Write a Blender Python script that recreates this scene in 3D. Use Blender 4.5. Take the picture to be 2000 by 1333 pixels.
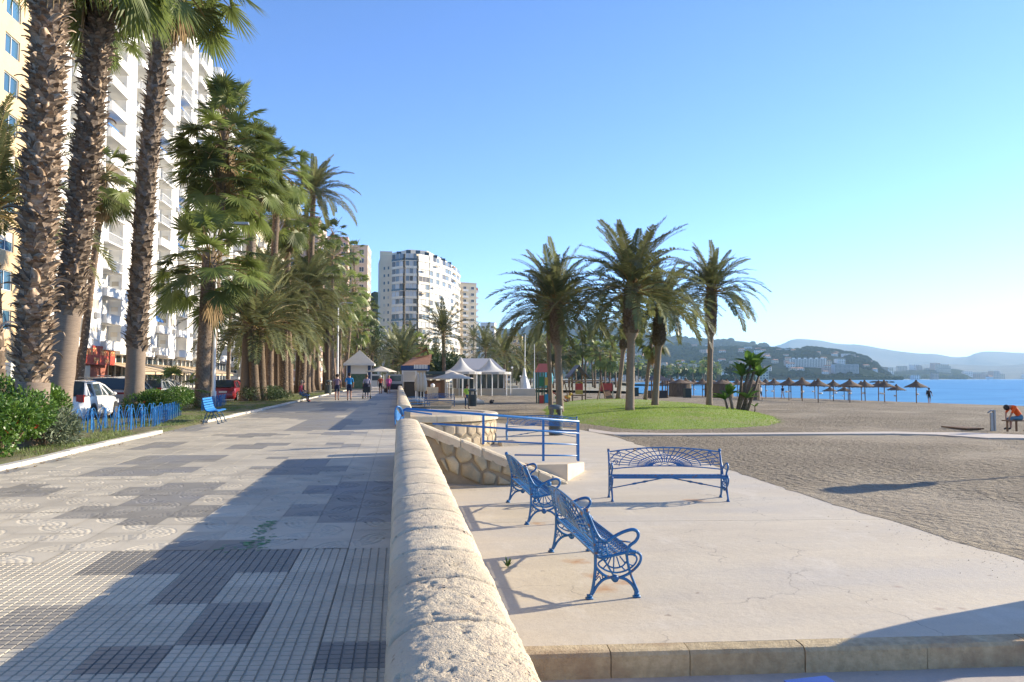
import bpy, math, random
import numpy as np
from math import sin, cos, tan, pi, radians, atan2, sqrt, exp, hypot
from mathutils import Vector, Matrix, noise
random.seed(7)
SC = bpy.context.scene
for o in list(bpy.data.objects): bpy.data.objects.remove(o)

# ------------------------------------------------------------------ camera
FPX, CX, CY = 1486.0, 1000.0, 666.5
YAW, PITCH, CAMH = math.atan(222/1486.0), math.atan(73.5/1486.0), 1.45
cam = bpy.data.cameras.new('camera'); camo = bpy.data.objects.new('camera', cam)
SC.collection.objects.link(camo); SC.camera = camo
cam.sensor_width = 36.0; cam.lens = FPX/2000*36.0; cam.clip_start = 0.1; cam.clip_end = 60000
camo.location = (0, 0, CAMH)
camo.rotation_euler = (pi/2 + PITCH, 0, -YAW)

# ------------------------------------------------------------------ world and sun
SUN_EL, SUN_AZ = radians(18.0), radians(15.0)      # azimuth measured from +X towards +Y
w = bpy.data.worlds.new('World'); SC.world = w; w.use_nodes = True
nt = w.node_tree; nt.nodes.clear()
sky = nt.nodes.new('ShaderNodeTexSky'); sky.sky_type = 'NISHITA'; sky.sun_disc = False
sky.sun_elevation = SUN_EL; sky.sun_rotation = pi/2 - SUN_AZ
sky.air_density = 0.7; sky.dust_density = 0.1; sky.ozone_density = 2.5; sky.altitude = 700
hs = nt.nodes.new('ShaderNodeHueSaturation'); hs.inputs['Saturation'].default_value = 1.12; hs.inputs['Hue'].default_value = .508
bg = nt.nodes.new('ShaderNodeBackground'); bg.inputs['Strength'].default_value = 0.15
wo = nt.nodes.new('ShaderNodeOutputWorld')
nt.links.new(sky.outputs[0], hs.inputs['Color']); nt.links.new(hs.outputs[0], bg.inputs[0]); nt.links.new(bg.outputs[0], wo.inputs[0])
sl = bpy.data.lights.new('sun', 'SUN'); sl.energy = 5.0; sl.angle = radians(0.5); sl.color = (1.0, 0.87, 0.66)
so = bpy.data.objects.new('sun', sl); SC.collection.objects.link(so)
SUNV = Vector((cos(SUN_EL)*cos(SUN_AZ), cos(SUN_EL)*sin(SUN_AZ), sin(SUN_EL)))
so.rotation_euler = SUNV.to_track_quat('Z', 'Y').to_euler(); so.location = (40, 0, 60)
SC.view_settings.view_transform = 'Standard'; SC.view_settings.look = 'None'
SC.view_settings.gamma = 1; SC.view_settings.use_curve_mapping = False
SC.view_settings.exposure = 1.28
SC.render.engine = 'CYCLES'
SC.cycles.use_denoising = True
SC.cycles.max_bounces = 6; SC.cycles.diffuse_bounces = 3; SC.cycles.glossy_bounces = 3
SC.cycles.transparent_max_bounces = 12; SC.cycles.transmission_bounces = 4
SC.cycles.volume_bounces = 0

# ------------------------------------------------------------------ geometry of the place: where a spot of the photo lies
_cy, _sy, _cp, _sp = cos(YAW), sin(YAW), cos(PITCH), sin(PITCH)
F = Vector((_sy*_cp, _cy*_cp, _sp)); R = Vector((_cy, -_sy, 0)); U = R.cross(F)
def ray(px, py): return F + R*((px-CX)/FPX) + U*((CY-py)/FPX)
def G(px, py, z=0.0):
    d = ray(px, py); t = (z-CAMH)/d.z
    return Vector((d.x*t, d.y*t, z))
def A(px, py, D):
    d = ray(px, py); t = D/(d.x*_sy + d.y*_cy)
    return Vector((d.x*t, d.y*t, CAMH+d.z*t))
def PY(px, py, Y):
    d = ray(px, py); t = Y/d.y
    return Vector((d.x*t, Y, CAMH+d.z*t))

# ------------------------------------------------------------------ object helpers
COL = SC.collection
def tag(o, label=None, cat=None, group=None, kind=None):
    if label: o['label'] = label
    if cat: o['category'] = cat
    if group: o['group'] = group
    if kind: o['kind'] = kind
    return o
def empty(name, loc=(0,0,0), rz=0.0, label=None, cat=None, group=None):
    o = bpy.data.objects.new(name, None); COL.objects.link(o); o.location = loc; o.rotation_euler = (0,0,rz)
    o.empty_display_size = .1
    return tag(o, label, cat, group)
def inst(name, mesh, parent=None, loc=(0,0,0), rot=(0,0,0), scale=(1,1,1)):
    o = bpy.data.objects.new(name, mesh); COL.objects.link(o); o.parent = parent
    o.location = loc; o.rotation_euler = rot; o.scale = scale if not isinstance(scale,(int,float)) else (scale,)*3
    return o
def copy_tree(o, parent=None):
    c = o.copy(); COL.objects.link(c); c.parent = parent
    for ch in o.children: copy_tree(ch, c)
    return c

class MB:
    def __init__(s): s.v=[]; s.f=[]; s.m=[]; s.cur=0
    def add(s, vs, fs, m=None):
        b=len(s.v); s.v.extend([tuple(x) for x in vs]); m = s.cur if m is None else m
        for f in fs: s.f.append(tuple(b+i for i in f)); s.m.append(m)
        return s
    def box(s, x0,y0,z0,x1,y1,z1,m=None):
        vs=[(x0,y0,z0),(x1,y0,z0),(x1,y1,z0),(x0,y1,z0),(x0,y0,z1),(x1,y0,z1),(x1,y1,z1),(x0,y1,z1)]
        return s.add(vs,[(0,3,2,1),(4,5,6,7),(0,1,5,4),(1,2,6,5),(2,3,7,6),(3,0,4,7)],m)
    def prism(s, poly, z0, z1, m=None, top=None):
        n=len(poly); a=sum(poly[i][0]*poly[(i+1)%n][1]-poly[(i+1)%n][0]*poly[i][1] for i in range(n))
        if a<0: poly=list(poly)[::-1]
        zz = z1 if callable(z1) else (lambda x,y: z1)
        vs=[(p[0],p[1],z0) for p in poly]+[(p[0],p[1],zz(p[0],p[1])) for p in poly]
        fs=[tuple(range(n))[::-1], tuple(range(n,2*n))]+[(i,(i+1)%n,n+(i+1)%n,n+i) for i in range(n)]
        return s.add(vs,fs,m)
    def tube(s, pts, r, n=6, m=None, closed=False, caps=True, flat=1.0):
        pts=[Vector(p) for p in pts]; k=len(pts)
        rr = r if isinstance(r,(list,tuple)) else [r]*k
        vs=[]; up=Vector((0,0,1))
        for i,p in enumerate(pts):
            if closed: t=pts[(i+1)%k]-pts[i-1]
            else: t=pts[min(i+1,k-1)]-pts[max(i-1,0)]
            if t.length<1e-9: t=Vector((0,0,1))
            t.normalize()
            if i==0:
                ref=Vector((0,0,1)) if abs(t.z)<.9 else Vector((1,0,0)); a=ref.cross(t).normalized()
            else:
                a=a-t*a.dot(t)
                if a.length<1e-6: a=(Vector((0,0,1)) if abs(t.z)<.9 else Vector((1,0,0))).cross(t)
                a.normalize()
            b=t.cross(a)
            for j in range(n):
                q=2*pi*j/n+pi/n; vs.append(p+(a*cos(q)+b*sin(q)*flat)*rr[i])
        fs=[]
        for i in range(k if closed else k-1):
            i2=(i+1)%k
            for j in range(n): fs.append((i*n+j,i*n+(j+1)%n,i2*n+(j+1)%n,i2*n+j))
        if caps and not closed: fs+= [tuple(range(n))[::-1], tuple(range((k-1)*n,k*n))]
        return s.add(vs,fs,m)
    def lathe(s, prof, c=(0,0,0), n=12, m=None, a0=0, a1=2*pi):
        full=abs(a1-a0-2*pi)<1e-6; k=n if full else n+1; vs=[]; fs=[]
        for (r,z) in prof:
            for j in range(k):
                q=a0+(a1-a0)*j/n; vs.append((c[0]+r*cos(q),c[1]+r*sin(q),c[2]+z))
        for i in range(len(prof)-1):
            for j in range(n if full else n): fs.append((i*k+j,i*k+(j+1)%k,(i+1)*k+(j+1)%k,(i+1)*k+j))
        if prof[0][0]>1e-6 and full: fs.append(tuple(range(k))[::-1])
        if prof[-1][0]>1e-6 and full: fs.append(tuple(range((len(prof)-1)*k,len(prof)*k)))
        return s.add(vs,fs,m)
    def ball(s, c, r, n=8, m=None, sz=1.0):
        pr=[(max(1e-7,r*sin(pi*i/(n//2+1))), -r*sz*cos(pi*i/(n//2+1))) for i in range(n//2+2)]
        return s.lathe(pr,c,n,m)
    def quad(s,a,b,c,d,m=None): return s.add([a,b,c,d],[(0,1,2,3)],m)
    def mesh(s, name, mats, smooth=False):
        me=bpy.data.meshes.new(name); me.from_pydata(s.v,[],s.f)
        for m in (mats if isinstance(mats,(list,tuple)) else [mats]): me.materials.append(m)
        if s.m: me.polygons.foreach_set('material_index', s.m)
        if smooth: me.polygons.foreach_set('use_smooth',[True]*len(s.f))
        me.update(); return me
    def build(s, name, mats, parent=None, loc=(0,0,0), rz=0.0, smooth=False):
        return inst(name, s.mesh(name,mats,smooth), parent, loc, (0,0,rz))
def smooth_by_angle(o, deg=40):
    me = o.data if hasattr(o,'data') else o
    me.polygons.foreach_set('use_smooth',[True]*len(me.polygons))
    try: me.set_sharp_from_angle(angle=radians(deg))
    except Exception: pass
    return o
def ngrid(name, X, Y, Z, mats, smooth=True):
    """grid mesh from 2D numpy arrays"""
    h,wd = X.shape; v=np.stack([X,Y,Z],-1).reshape(-1,3).astype(np.float32)
    idx=np.arange(h*wd).reshape(h,wd); q=np.stack([idx[:-1,:-1],idx[:-1,1:],idx[1:,1:],idx[1:,:-1]],-1).reshape(-1,4)
    return nmesh(name, v, q, mats, smooth)
def nmesh(name, v, q, mats, smooth=False):
    me=bpy.data.meshes.new(name); nf,k=q.shape
    me.vertices.add(len(v)); me.vertices.foreach_set('co', np.ascontiguousarray(v,dtype=np.float32).ravel())
    me.loops.add(nf*k); me.loops.foreach_set('vertex_index', np.ascontiguousarray(q,dtype=np.int32).ravel())
    me.polygons.add(nf); me.polygons.foreach_set('loop_start', np.arange(0,nf*k,k,dtype=np.int32))
    for m in (mats if isinstance(mats,(list,tuple)) else [mats]): me.materials.append(m)
    me.update(calc_edges=True); me.validate()
    me.polygons.foreach_set('use_smooth', np.full(len(me.polygons),bool(smooth))); return me
def arc(cx,cy,r,a0,a1,n,f=None):
    return [(cx+r*cos(radians(a0+(a1-a0)*i/n)), cy+r*sin(radians(a0+(a1-a0)*i/n))) for i in range(n+1)]
def bez(p, n=8):
    """Catmull-Rom through points"""
    P=[Vector(q) for q in p]; P=[P[0]*2-P[1]]+P+[P[-1]*2-P[-2]]; out=[]
    for i in range(1,len(P)-2):
        for j in range(n):
            t=j/n; out.append(0.5*((2*P[i])+(P[i+1]-P[i-1])*t+(2*P[i-1]-5*P[i]+4*P[i+1]-P[i+2])*t*t+(3*P[i]-P[i-1]-3*P[i+1]+P[i+2])*t**3))
    out.append(P[-2]); return out

# ------------------------------------------------------------------ materials
def mat(name, col, rough=.7, col2=None, scale=5.0, detail=6, bump=0.0, bscale=None, metal=0.0, rand=0.0, coord='Object',
        spec=.5, lo=.35, hi=.65, stretch=None, bdist=.02, sheen=0, transl=0.0, col3=None, s3=.4, r3=(.45,.7)):
    m=bpy.data.materials.new(name); m.use_nodes=True; N=m.node_tree.nodes; L=m.node_tree.links
    b=N['Principled BSDF']; b.inputs['Roughness'].default_value=rough; b.inputs['Metallic'].default_value=metal
    b.inputs['Specular IOR Level'].default_value=spec
    c4=lambda c:(c[0],c[1],c[2],1)
    tc=N.new('ShaderNodeTexCoord'); src=tc.outputs[coord]
    if stretch:
        mp=N.new('ShaderNodeMapping'); mp.inputs['Scale'].default_value=stretch; L.new(src,mp.inputs[0]); src=mp.outputs[0]
    out=None
    if col2:
        n=N.new('ShaderNodeTexNoise'); n.inputs['Scale'].default_value=scale; n.inputs['Detail'].default_value=detail; n.inputs['Roughness'].default_value=.62
        L.new(src,n.inputs['Vector'])
        cr=N.new('ShaderNodeValToRGB'); cr.color_ramp.elements[0].position=lo; cr.color_ramp.elements[1].position=hi
        cr.color_ramp.elements[0].color=c4(col); cr.color_ramp.elements[1].color=c4(col2); L.new(n.outputs[0],cr.inputs[0]); out=cr.outputs[0]
        if col3:
            n3=N.new('ShaderNodeTexNoise'); n3.inputs['Scale'].default_value=s3; n3.inputs['Detail'].default_value=5; L.new(src,n3.inputs['Vector'])
            q3=N.new('ShaderNodeValToRGB'); q3.color_ramp.elements[0].position=r3[0]; q3.color_ramp.elements[1].position=r3[1]
            q3.color_ramp.elements[0].color=(0,0,0,1); q3.color_ramp.elements[1].color=(1,1,1,1); L.new(n3.outputs[0],q3.inputs[0])
            mx=N.new('ShaderNodeMixRGB'); L.new(q3.outputs[0],mx.inputs[0]); L.new(out,mx.inputs[1]); mx.inputs[2].default_value=c4(col3); out=mx.outputs[0]
    if rand:
        oi=N.new('ShaderNodeObjectInfo'); h=N.new('ShaderNodeHueSaturation')
        mr=N.new('ShaderNodeMapRange'); mr.inputs['To Min'].default_value=1-rand; mr.inputs['To Max'].default_value=1+rand
        L.new(oi.outputs['Random'],mr.inputs[0]); L.new(mr.outputs[0],h.inputs['Value'])
        if out: L.new(out,h.inputs['Color'])
        else: h.inputs['Color'].default_value=c4(col)
        out=h.outputs[0]
    if out: L.new(out,b.inputs['Base Color'])
    else: b.inputs['Base Color'].default_value=c4(col)
    if bump:
        nb=N.new('ShaderNodeTexNoise'); nb.inputs['Scale'].default_value=bscale or scale; nb.inputs['Detail'].default_value=8; nb.inputs['Roughness'].default_value=.65
        L.new(src,nb.inputs['Vector']); bp=N.new('ShaderNodeBump'); bp.inputs['Strength'].default_value=bump; bp.inputs['Distance'].default_value=bdist
        L.new(nb.outputs[0],bp.inputs['Height']); L.new(bp.outputs[0],b.inputs['Normal'])
    if transl:
        t=N.new('ShaderNodeBsdfTranslucent'); ms=N.new('ShaderNodeMixShader'); ms.inputs[0].default_value=transl
        if out:
            L.new(out,t.inputs['Color'])
        else: t.inputs['Color'].default_value=c4(col)
        L.new(b.outputs[0],ms.inputs[1]); L.new(t.outputs[0],ms.inputs[2]); L.new(ms.outputs[0],N['Material Output'].inputs['Surface'])
    return m
M={}
M['white']=mat('white_render',(.78,.76,.72),.8,(.70,.68,.64),.4,bump=.05)
M['cream']=mat('cream_render',(.58,.50,.38),.85,(.52,.44,.33),.3)
M['pink']=mat('pink_render',(.55,.38,.30),.85,(.5,.34,.27),.3)
M['ochre']=mat('ochre_render',(.62,.46,.27),.85,(.56,.41,.24),.5)
M['grey_wall']=mat('grey_render',(.42,.41,.40),.85,(.36,.35,.34),.5)
M['red_wall']=mat('red_brown_render',(.30,.10,.07),.85,(.26,.09,.06),.5)
M['glass']=mat('window_glass',(.03,.045,.055),.08,rand=.6,spec=.6)
M['glass_blue']=mat('blue_window_glass',(.05,.12,.20),.08,rand=.4,spec=.6)
M['dark']=mat('dark_opening',(.02,.02,.022),.6)
M['frame']=mat('white_window_frame',(.7,.7,.68),.5)
M['shutter']=mat('shutter',(.50,.45,.38),.6,rand=.3)
M['rail_white']=mat('painted_rail_white',(.68,.67,.64),.5)
M['awn_blue']=mat('blue_awning_cloth',(.03,.14,.42),.8)
M['awn_beige']=mat('beige_awning_cloth',(.55,.43,.28),.85,(.5,.38,.25),1)
M['red']=mat('red_paint',(.42,.05,.025),.5,(.36,.045,.025),2)
M['blue']=mat('blue_bench_paint',(.014,.15,.38),.38,(.015,.10,.25),9,bump=.15,bscale=60,bdist=.003,col3=(.16,.075,.035),s3=11.0,r3=(.62,.68))
M['blue_light']=mat('light_blue_paint',(.015,.20,.55),.4,(.02,.17,.47),5)
M['blue_rail']=mat('railing_blue_paint',(.015,.17,.42),.35,(.015,.12,.36),7,col3=(.17,.08,.04),s3=9,r3=(.66,.70),bump=.1,bscale=40,bdist=.003)
M['blue_dark']=mat('dark_blue_paint',(.01,.035,.12),.4,(.01,.05,.16),6)
M['iron']=mat('dark_iron',(.03,.035,.04),.5)
M['bin']=mat('grey_green_bin_plastic',(.055,.07,.07),.5,(.07,.085,.085),3)
M['grey_metal']=mat('galvanised_steel',(.35,.35,.36),.4,metal=.6)
M['steel']=mat('weathered_steel',(.42,.42,.40),.45,(.35,.34,.32),3,metal=.3)
M['rust']=mat('rust',(.25,.10,.03),.8,(.15,.07,.03),20)
M['asphalt']=mat('asphalt',(.05,.05,.052),.9,(.065,.063,.06),3,bump=.2,bscale=80)
M['soil']=mat('soil',(.12,.10,.05),.95,(.16,.15,.07),3,bump=.6,bscale=25,bdist=.03,col3=(.10,.12,.035),s3=1.2)
M['wood']=mat('weathered_wood',(.22,.13,.07),.8,(.15,.09,.05),6,stretch=(1,1,8))
M['tile_red']=mat('terracotta_tiles',(.36,.18,.10),.85,(.28,.13,.07),2,bump=.3,bscale=8)
M['thatch']=mat('brown_thatch',(.20,.13,.075),.95,(.11,.07,.045),14,bump=.8,bscale=40,bdist=.03,rand=.2)
M['rubber']=mat('tyre_rubber',(.02,.02,.02),.85)
M['rim']=mat('alloy_rim',(.45,.45,.46),.35,metal=.7)
M['lamp_red']=mat('tail_light_red',(.30,.01,.015),.2)
M['lamp_clear']=mat('lamp_glass',(.7,.7,.7),.15)
M['plastic_black']=mat('black_trim',(.02,.02,.022),.5)
M['bark_smooth']=mat('grey_brown_bark',(.26,.20,.15),.9,(.16,.12,.09),6,stretch=(1,1,14),bump=.5,bscale=6,bdist=.02)
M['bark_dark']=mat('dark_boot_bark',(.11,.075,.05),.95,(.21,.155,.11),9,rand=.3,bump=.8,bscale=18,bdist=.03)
M['boot']=mat('dry_leaf_base',(.46,.36,.27),.85,(.20,.135,.09),5,rand=.5,stretch=(1,5,1),bump=.3,bscale=12,bdist=.01)
M['frond_fan']=mat('green_fan_leaf',(.11,.15,.034),.45,(.20,.24,.075),1.7,rand=.5,transl=.45,spec=.4)
M['frond_date']=mat('olive_feather_leaf',(.10,.12,.048),.45,(.20,.205,.09),1.4,rand=.4,transl=.4,spec=.4)
M['frond_dry']=mat('dry_brown_leaf',(.30,.20,.09),.8,(.20,.13,.06),2,rand=.35,transl=.15)
M['petiole']=mat('leaf_stalk',(.20,.17,.05),.6,(.28,.16,.05),2,rand=.2)
M['leaf_bush']=mat('glossy_bush_leaf',(.055,.13,.016),.4,(.12,.21,.03),5,transl=.25,rand=.15)
M['leaf_dark']=mat('dark_bush_leaf',(.030,.06,.015),.5,(.05,.085,.02),3,transl=.15)
M['leaf_grey']=mat('grey_green_leaf',(.10,.13,.07),.6,(.14,.17,.10),3,transl=.15)
M['flower']=mat('red_flower',(.55,.03,.02),.6,transl=.2)
M['wood_twig']=mat('twig',(.12,.08,.05),.9)
M['stalk_green']=mat('banana_green_leaf',(.07,.15,.025),.4,(.11,.20,.04),2,transl=.3,rand=.25)
M['grass_blade']=mat('grass_blade',(.20,.31,.035),.7,(.29,.39,.06),.5,transl=.35)
M['grass_bed']=mat('bed_grass_blade',(.12,.20,.035),.6,(.21,.24,.07),1.5,transl=.2)
M['lawn']=mat('lawn_turf',(.15,.22,.03),.9,(.20,.27,.04),2.5,bump=.4,bscale=30,bdist=.02,col3=(.26,.23,.10),s3=.35)
M['mortar']=mat('mortar',(.25,.20,.135),.95,(.32,.265,.18),6,bump=.4,bscale=50,bdist=.01)
M['far_tree']=mat('distant_foliage',(.025,.05,.018),.9,(.06,.085,.03),.6,rand=.3,spec=.1)
M['skin']=mat('skin',(.42,.22,.15),.6)
M['hair']=mat('dark_hair',(.03,.02,.015),.7)
def paint(name,c,r=.6): return mat(name,c,r)
CL={}
def cloth(nm,c):
    if nm not in CL: CL[nm]=mat(nm+'_cloth',c,.9)
    return CL[nm]
# =================================================================== THE GROUND
ZP, ZL, ZSEA, SK = -.65, -.85, -1.9, -tan(radians(5.0))   # plaza, lower ground, sea, skew of the cross joints

# ---- shoreline
_sh=[(2900,830,None)]
SHORE=[G(3300,845,ZSEA),G(2500,815,ZSEA),G(2000,797,ZSEA),G(1800,790,ZSEA),G(1600,782,ZSEA),G(1300,774.5,ZSEA)]
for px,D in ((1236,180),(1228,230),(1222,320),(1226,450),(1238,620),(1275,900),(1320,1200),(1450,1900),(1700,3000),(2050,4600),(2700,8000)):
    d=ray(px,740); t=D/(d.x*_sy+d.y*_cy); SHORE.append(Vector((d.x*t,d.y*t,ZSEA)))
def seg_dist(X,Y,P,Q):
    vx,vy=Q[0]-P[0],Q[1]-P[1]; L=vx*vx+vy*vy
    t=np.clip(((X-P[0])*vx+(Y-P[1])*vy)/L,0,1); return np.hypot(X-P[0]-t*vx,Y-P[1]-t*vy), vx*(Y-P[1])-vy*(X-P[0])
def shore_dist(X,Y):
    best=np.full(np.shape(X),1e9); sg=np.ones(np.shape(X))
    for P,Q in zip(SHORE[:-1],SHORE[1:]):
        d,c=seg_dist(X,Y,P,Q); m=d<best; best=np.where(m,d,best); sg=np.where(m,np.sign(c),sg)
    return best*sg          # positive on the land side
def sand_z(X,Y):
    s=shore_dist(X,Y)
    z=np.where(s<7,ZSEA+.07*s,np.minimum(ZSEA+.49+.0155*(s-7),-.70)); z=np.maximum(z,-4.0)
    z=np.where(Y<7.2,np.minimum(z,-1.05),z)
    return z
def SG(px,py,it=6):
    """spot of the photo on the sand"""
    z=-.7
    for _ in range(it):
        p=G(px,py,z); z=float(sand_z(np.array([p.x]),np.array([p.y]))[0])
    return Vector((p.x,p.y,z))

# ---- the beach
def beach():
    xs=np.concatenate([np.arange(.55,24,.35),np.arange(24,150,1.2)]); ys=np.concatenate([np.arange(-6,40,.35),np.arange(40,340,1.6)])
    X,Y=np.meshgrid(xs,ys); Z=sand_z(X,Y)
    rng=np.random.RandomState(3)
    def fn(s,seed):
        return np.array([noise.noise((x*s+seed,y*s,seed)) for x,y in zip(X.ravel(),Y.ravel())]).reshape(X.shape)
    n1=fn(.12,1.3); n2=fn(.9,4.1); n3=fn(2.2,7.7)
    rough=np.clip(n1*3+.35,0,1)
    amp=np.where(Z>-1.0,1,.5)
    Z=Z+ (n2*.05+n3*.055)*rough*amp+n1*.03
    Z=np.where((X<22)&(Y<60)&(Z>-.74),np.minimum(Z,-.675),Z)
    me=ngrid('sand',X,Y,Z,SAND); return tag(inst('sand',me),kind='structure')
SAND=bpy.data.materials.new('beach_sand'); SAND.use_nodes=True
def _sand():
    N=SAND.node_tree.nodes; L=SAND.node_tree.links; b=N['Principled BSDF']; b.inputs['Roughness'].default_value=.95; b.inputs['Specular IOR Level'].default_value=.2
    tc=N.new('ShaderNodeTexCoord'); o=tc.outputs['Object']
    def nz(s,d=6,r=.6):
        n=N.new('ShaderNodeTexNoise'); n.inputs['Scale'].default_value=s; n.inputs['Detail'].default_value=d; n.inputs['Roughness'].default_value=r; L.new(o,n.inputs['Vector']); return n.outputs[0]
    def ramp(i,a,b_,ca,cb):
        r=N.new('ShaderNodeValToRGB'); r.color_ramp.elements[0].position=a; r.color_ramp.elements[1].position=b_; r.color_ramp.elements[0].color=ca; r.color_ramp.elements[1].color=cb; L.new(i,r.inputs[0]); return r.outputs[0]
    def math_(op,a,b_):
        m=N.new('ShaderNodeMath'); m.operation=op
        for k,x in enumerate((a,b_)):
            if isinstance(x,(int,float)): m.inputs[k].default_value=x
            else: L.new(x,m.inputs[k])
        return m.outputs[0]
    base=ramp(nz(.25),.35,.65,(.38,.325,.245,1),(.29,.245,.185,1))
    mask=ramp(nz(.13,3),.36,.50,(.25,.25,.25,1),(1,1,1,1))
    fine=ramp(nz(55,4),.4,.62,(.72,.72,.72,1),(1,1,1,1))
    mx=N.new('ShaderNodeMixRGB'); mx.blend_type='MULTIPLY'; mx.inputs[0].default_value=.7; L.new(base,mx.inputs[1]); L.new(fine,mx.inputs[2])
    L.new(mx.outputs[0],b.inputs['Base Color'])
    h=math_('ADD',math_('MULTIPLY',math_('MULTIPLY',nz(5.5,5,.55),mask),.6),math_('ADD',math_('MULTIPLY',nz(22,5),.035),math_('MULTIPLY',nz(90,2),.012)))
    bp=N.new('ShaderNodeBump'); bp.inputs['Strength'].default_value=1; bp.inputs['Distance'].default_value=1.0; L.new(h,bp.inputs['Height']); L.new(bp.outputs[0],b.inputs['Normal'])
_sand()
beach()

# ---- sea and far ground
SEA=bpy.data.materials.new('sea_water'); SEA.use_nodes=True
def _sea():
    N=SEA.node_tree.nodes; L=SEA.node_tree.links; b=N['Principled BSDF']
    b.inputs['Roughness'].default_value=.45; b.inputs['Specular IOR Level'].default_value=.12
    tc=N.new('ShaderNodeTexCoord'); o=tc.outputs['Object']; hs_=[]
    for s,a in ((.25,.35),(1.1,.10),(4.0,.03)):
        mp=N.new('ShaderNodeMapping'); mp.inputs['Scale'].default_value=(s*.6,s,s); mp.inputs['Rotation'].default_value=(0,0,radians(-50)); L.new(o,mp.inputs[0])
        n=N.new('ShaderNodeTexNoise'); n.inputs['Scale'].default_value=1; n.inputs['Detail'].default_value=4; L.new(mp.outputs[0],n.inputs['Vector'])
        m=N.new('ShaderNodeMath'); m.operation='MULTIPLY'; m.inputs[1].default_value=a; L.new(n.outputs[0],m.inputs[0]); hs_.append(m.outputs[0])
    a=N.new('ShaderNodeMath'); L.new(hs_[0],a.inputs[0]); L.new(hs_[1],a.inputs[1]); a2=N.new('ShaderNodeMath'); L.new(a.outputs[0],a2.inputs[0]); L.new(hs_[2],a2.inputs[1])
    bp=N.new('ShaderNodeBump'); bp.inputs['Strength'].default_value=1; bp.inputs['Distance'].default_value=1.0; L.new(a2.outputs[0],bp.inputs['Height']); L.new(bp.outputs[0],b.inputs['Normal'])
    n=N.new('ShaderNodeTexNoise'); n.inputs['Scale'].default_value=1; n.inputs['Detail'].default_value=9; n.inputs['Roughness'].default_value=.75; mp=N.new('ShaderNodeMapping'); mp.inputs['Scale'].default_value=(.035,.11,1); L.new(o,mp.inputs[0]); L.new(mp.outputs[0],n.inputs['Vector'])
    r=N.new('ShaderNodeValToRGB'); r.color_ramp.elements[0].color=(.025,.18,.38,1); r.color_ramp.elements[1].color=(.085,.30,.50,1); r.color_ramp.elements[0].position=.40; r.color_ramp.elements[1].position=.62; L.new(n.outputs[0],r.inputs[0]); L.new(r.outputs[0],b.inputs['Base Color'])
_sea()
def sea():
    X,Y=np.meshgrid(np.array([-3000,0,40,300,1500,6000,15500.]),np.array([-3000,0,300,1500,6000,15500.]))
    tag(inst('sea',ngrid('sea',X,Y,np.full(X.shape,ZSEA),SEA)),kind='structure')
sea()
FAR=mat('far_coast_ground',(.26,.24,.18),.95,(.10,.12,.06),.02,col3=(.40,.36,.30),s3=.006)
def far_land():
    mb=MB(); P=SHORE[5:]
    prev=None
    for i,p in enumerate(P):
        n=(P[min(i+1,len(P)-1)]-P[max(i-1,0)]); n=Vector((-n.y,n.x,0)).normalized()
        D=p.length; ring=[p, p+n*8+Vector((0,0,1.0)), p+n*40+Vector((0,0,1.5)), p+n*(600+D*.4)+Vector((0,0,2.4)), p+n*(9000)+Vector((0,0,3))]
        b=len(mb.v); mb.v.extend([tuple(q) for q in ring])
        if i>0:
            for k in range(4): mb.f.append((b-5+k,b-4+k,b+1+k,b+k)); mb.m.append(0)
    o=mb.build('far_coast',FAR); tag(o,kind='structure')
    # near inland ground, behind the promenade
    mb=MB(); mb.quad((-400,-40,-.14),(-10.3,-40,-.14),(-10.3,340,-.14),(-400,340,-.14)); mb.quad((-1200,340,-.14),(150,340,-.14),(150,900,-.14),(-1200,900,-.14))
    tag(mb.build('road',M['asphalt']),kind='structure')
    mb=MB(); mb.box(-33,-40,-.139,-28,340,.0); tag(mb.build('pavement',mat('far_pavement',(.35,.32,.28),.9,(.30,.27,.24),1)),kind='structure')
far_land()

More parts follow.
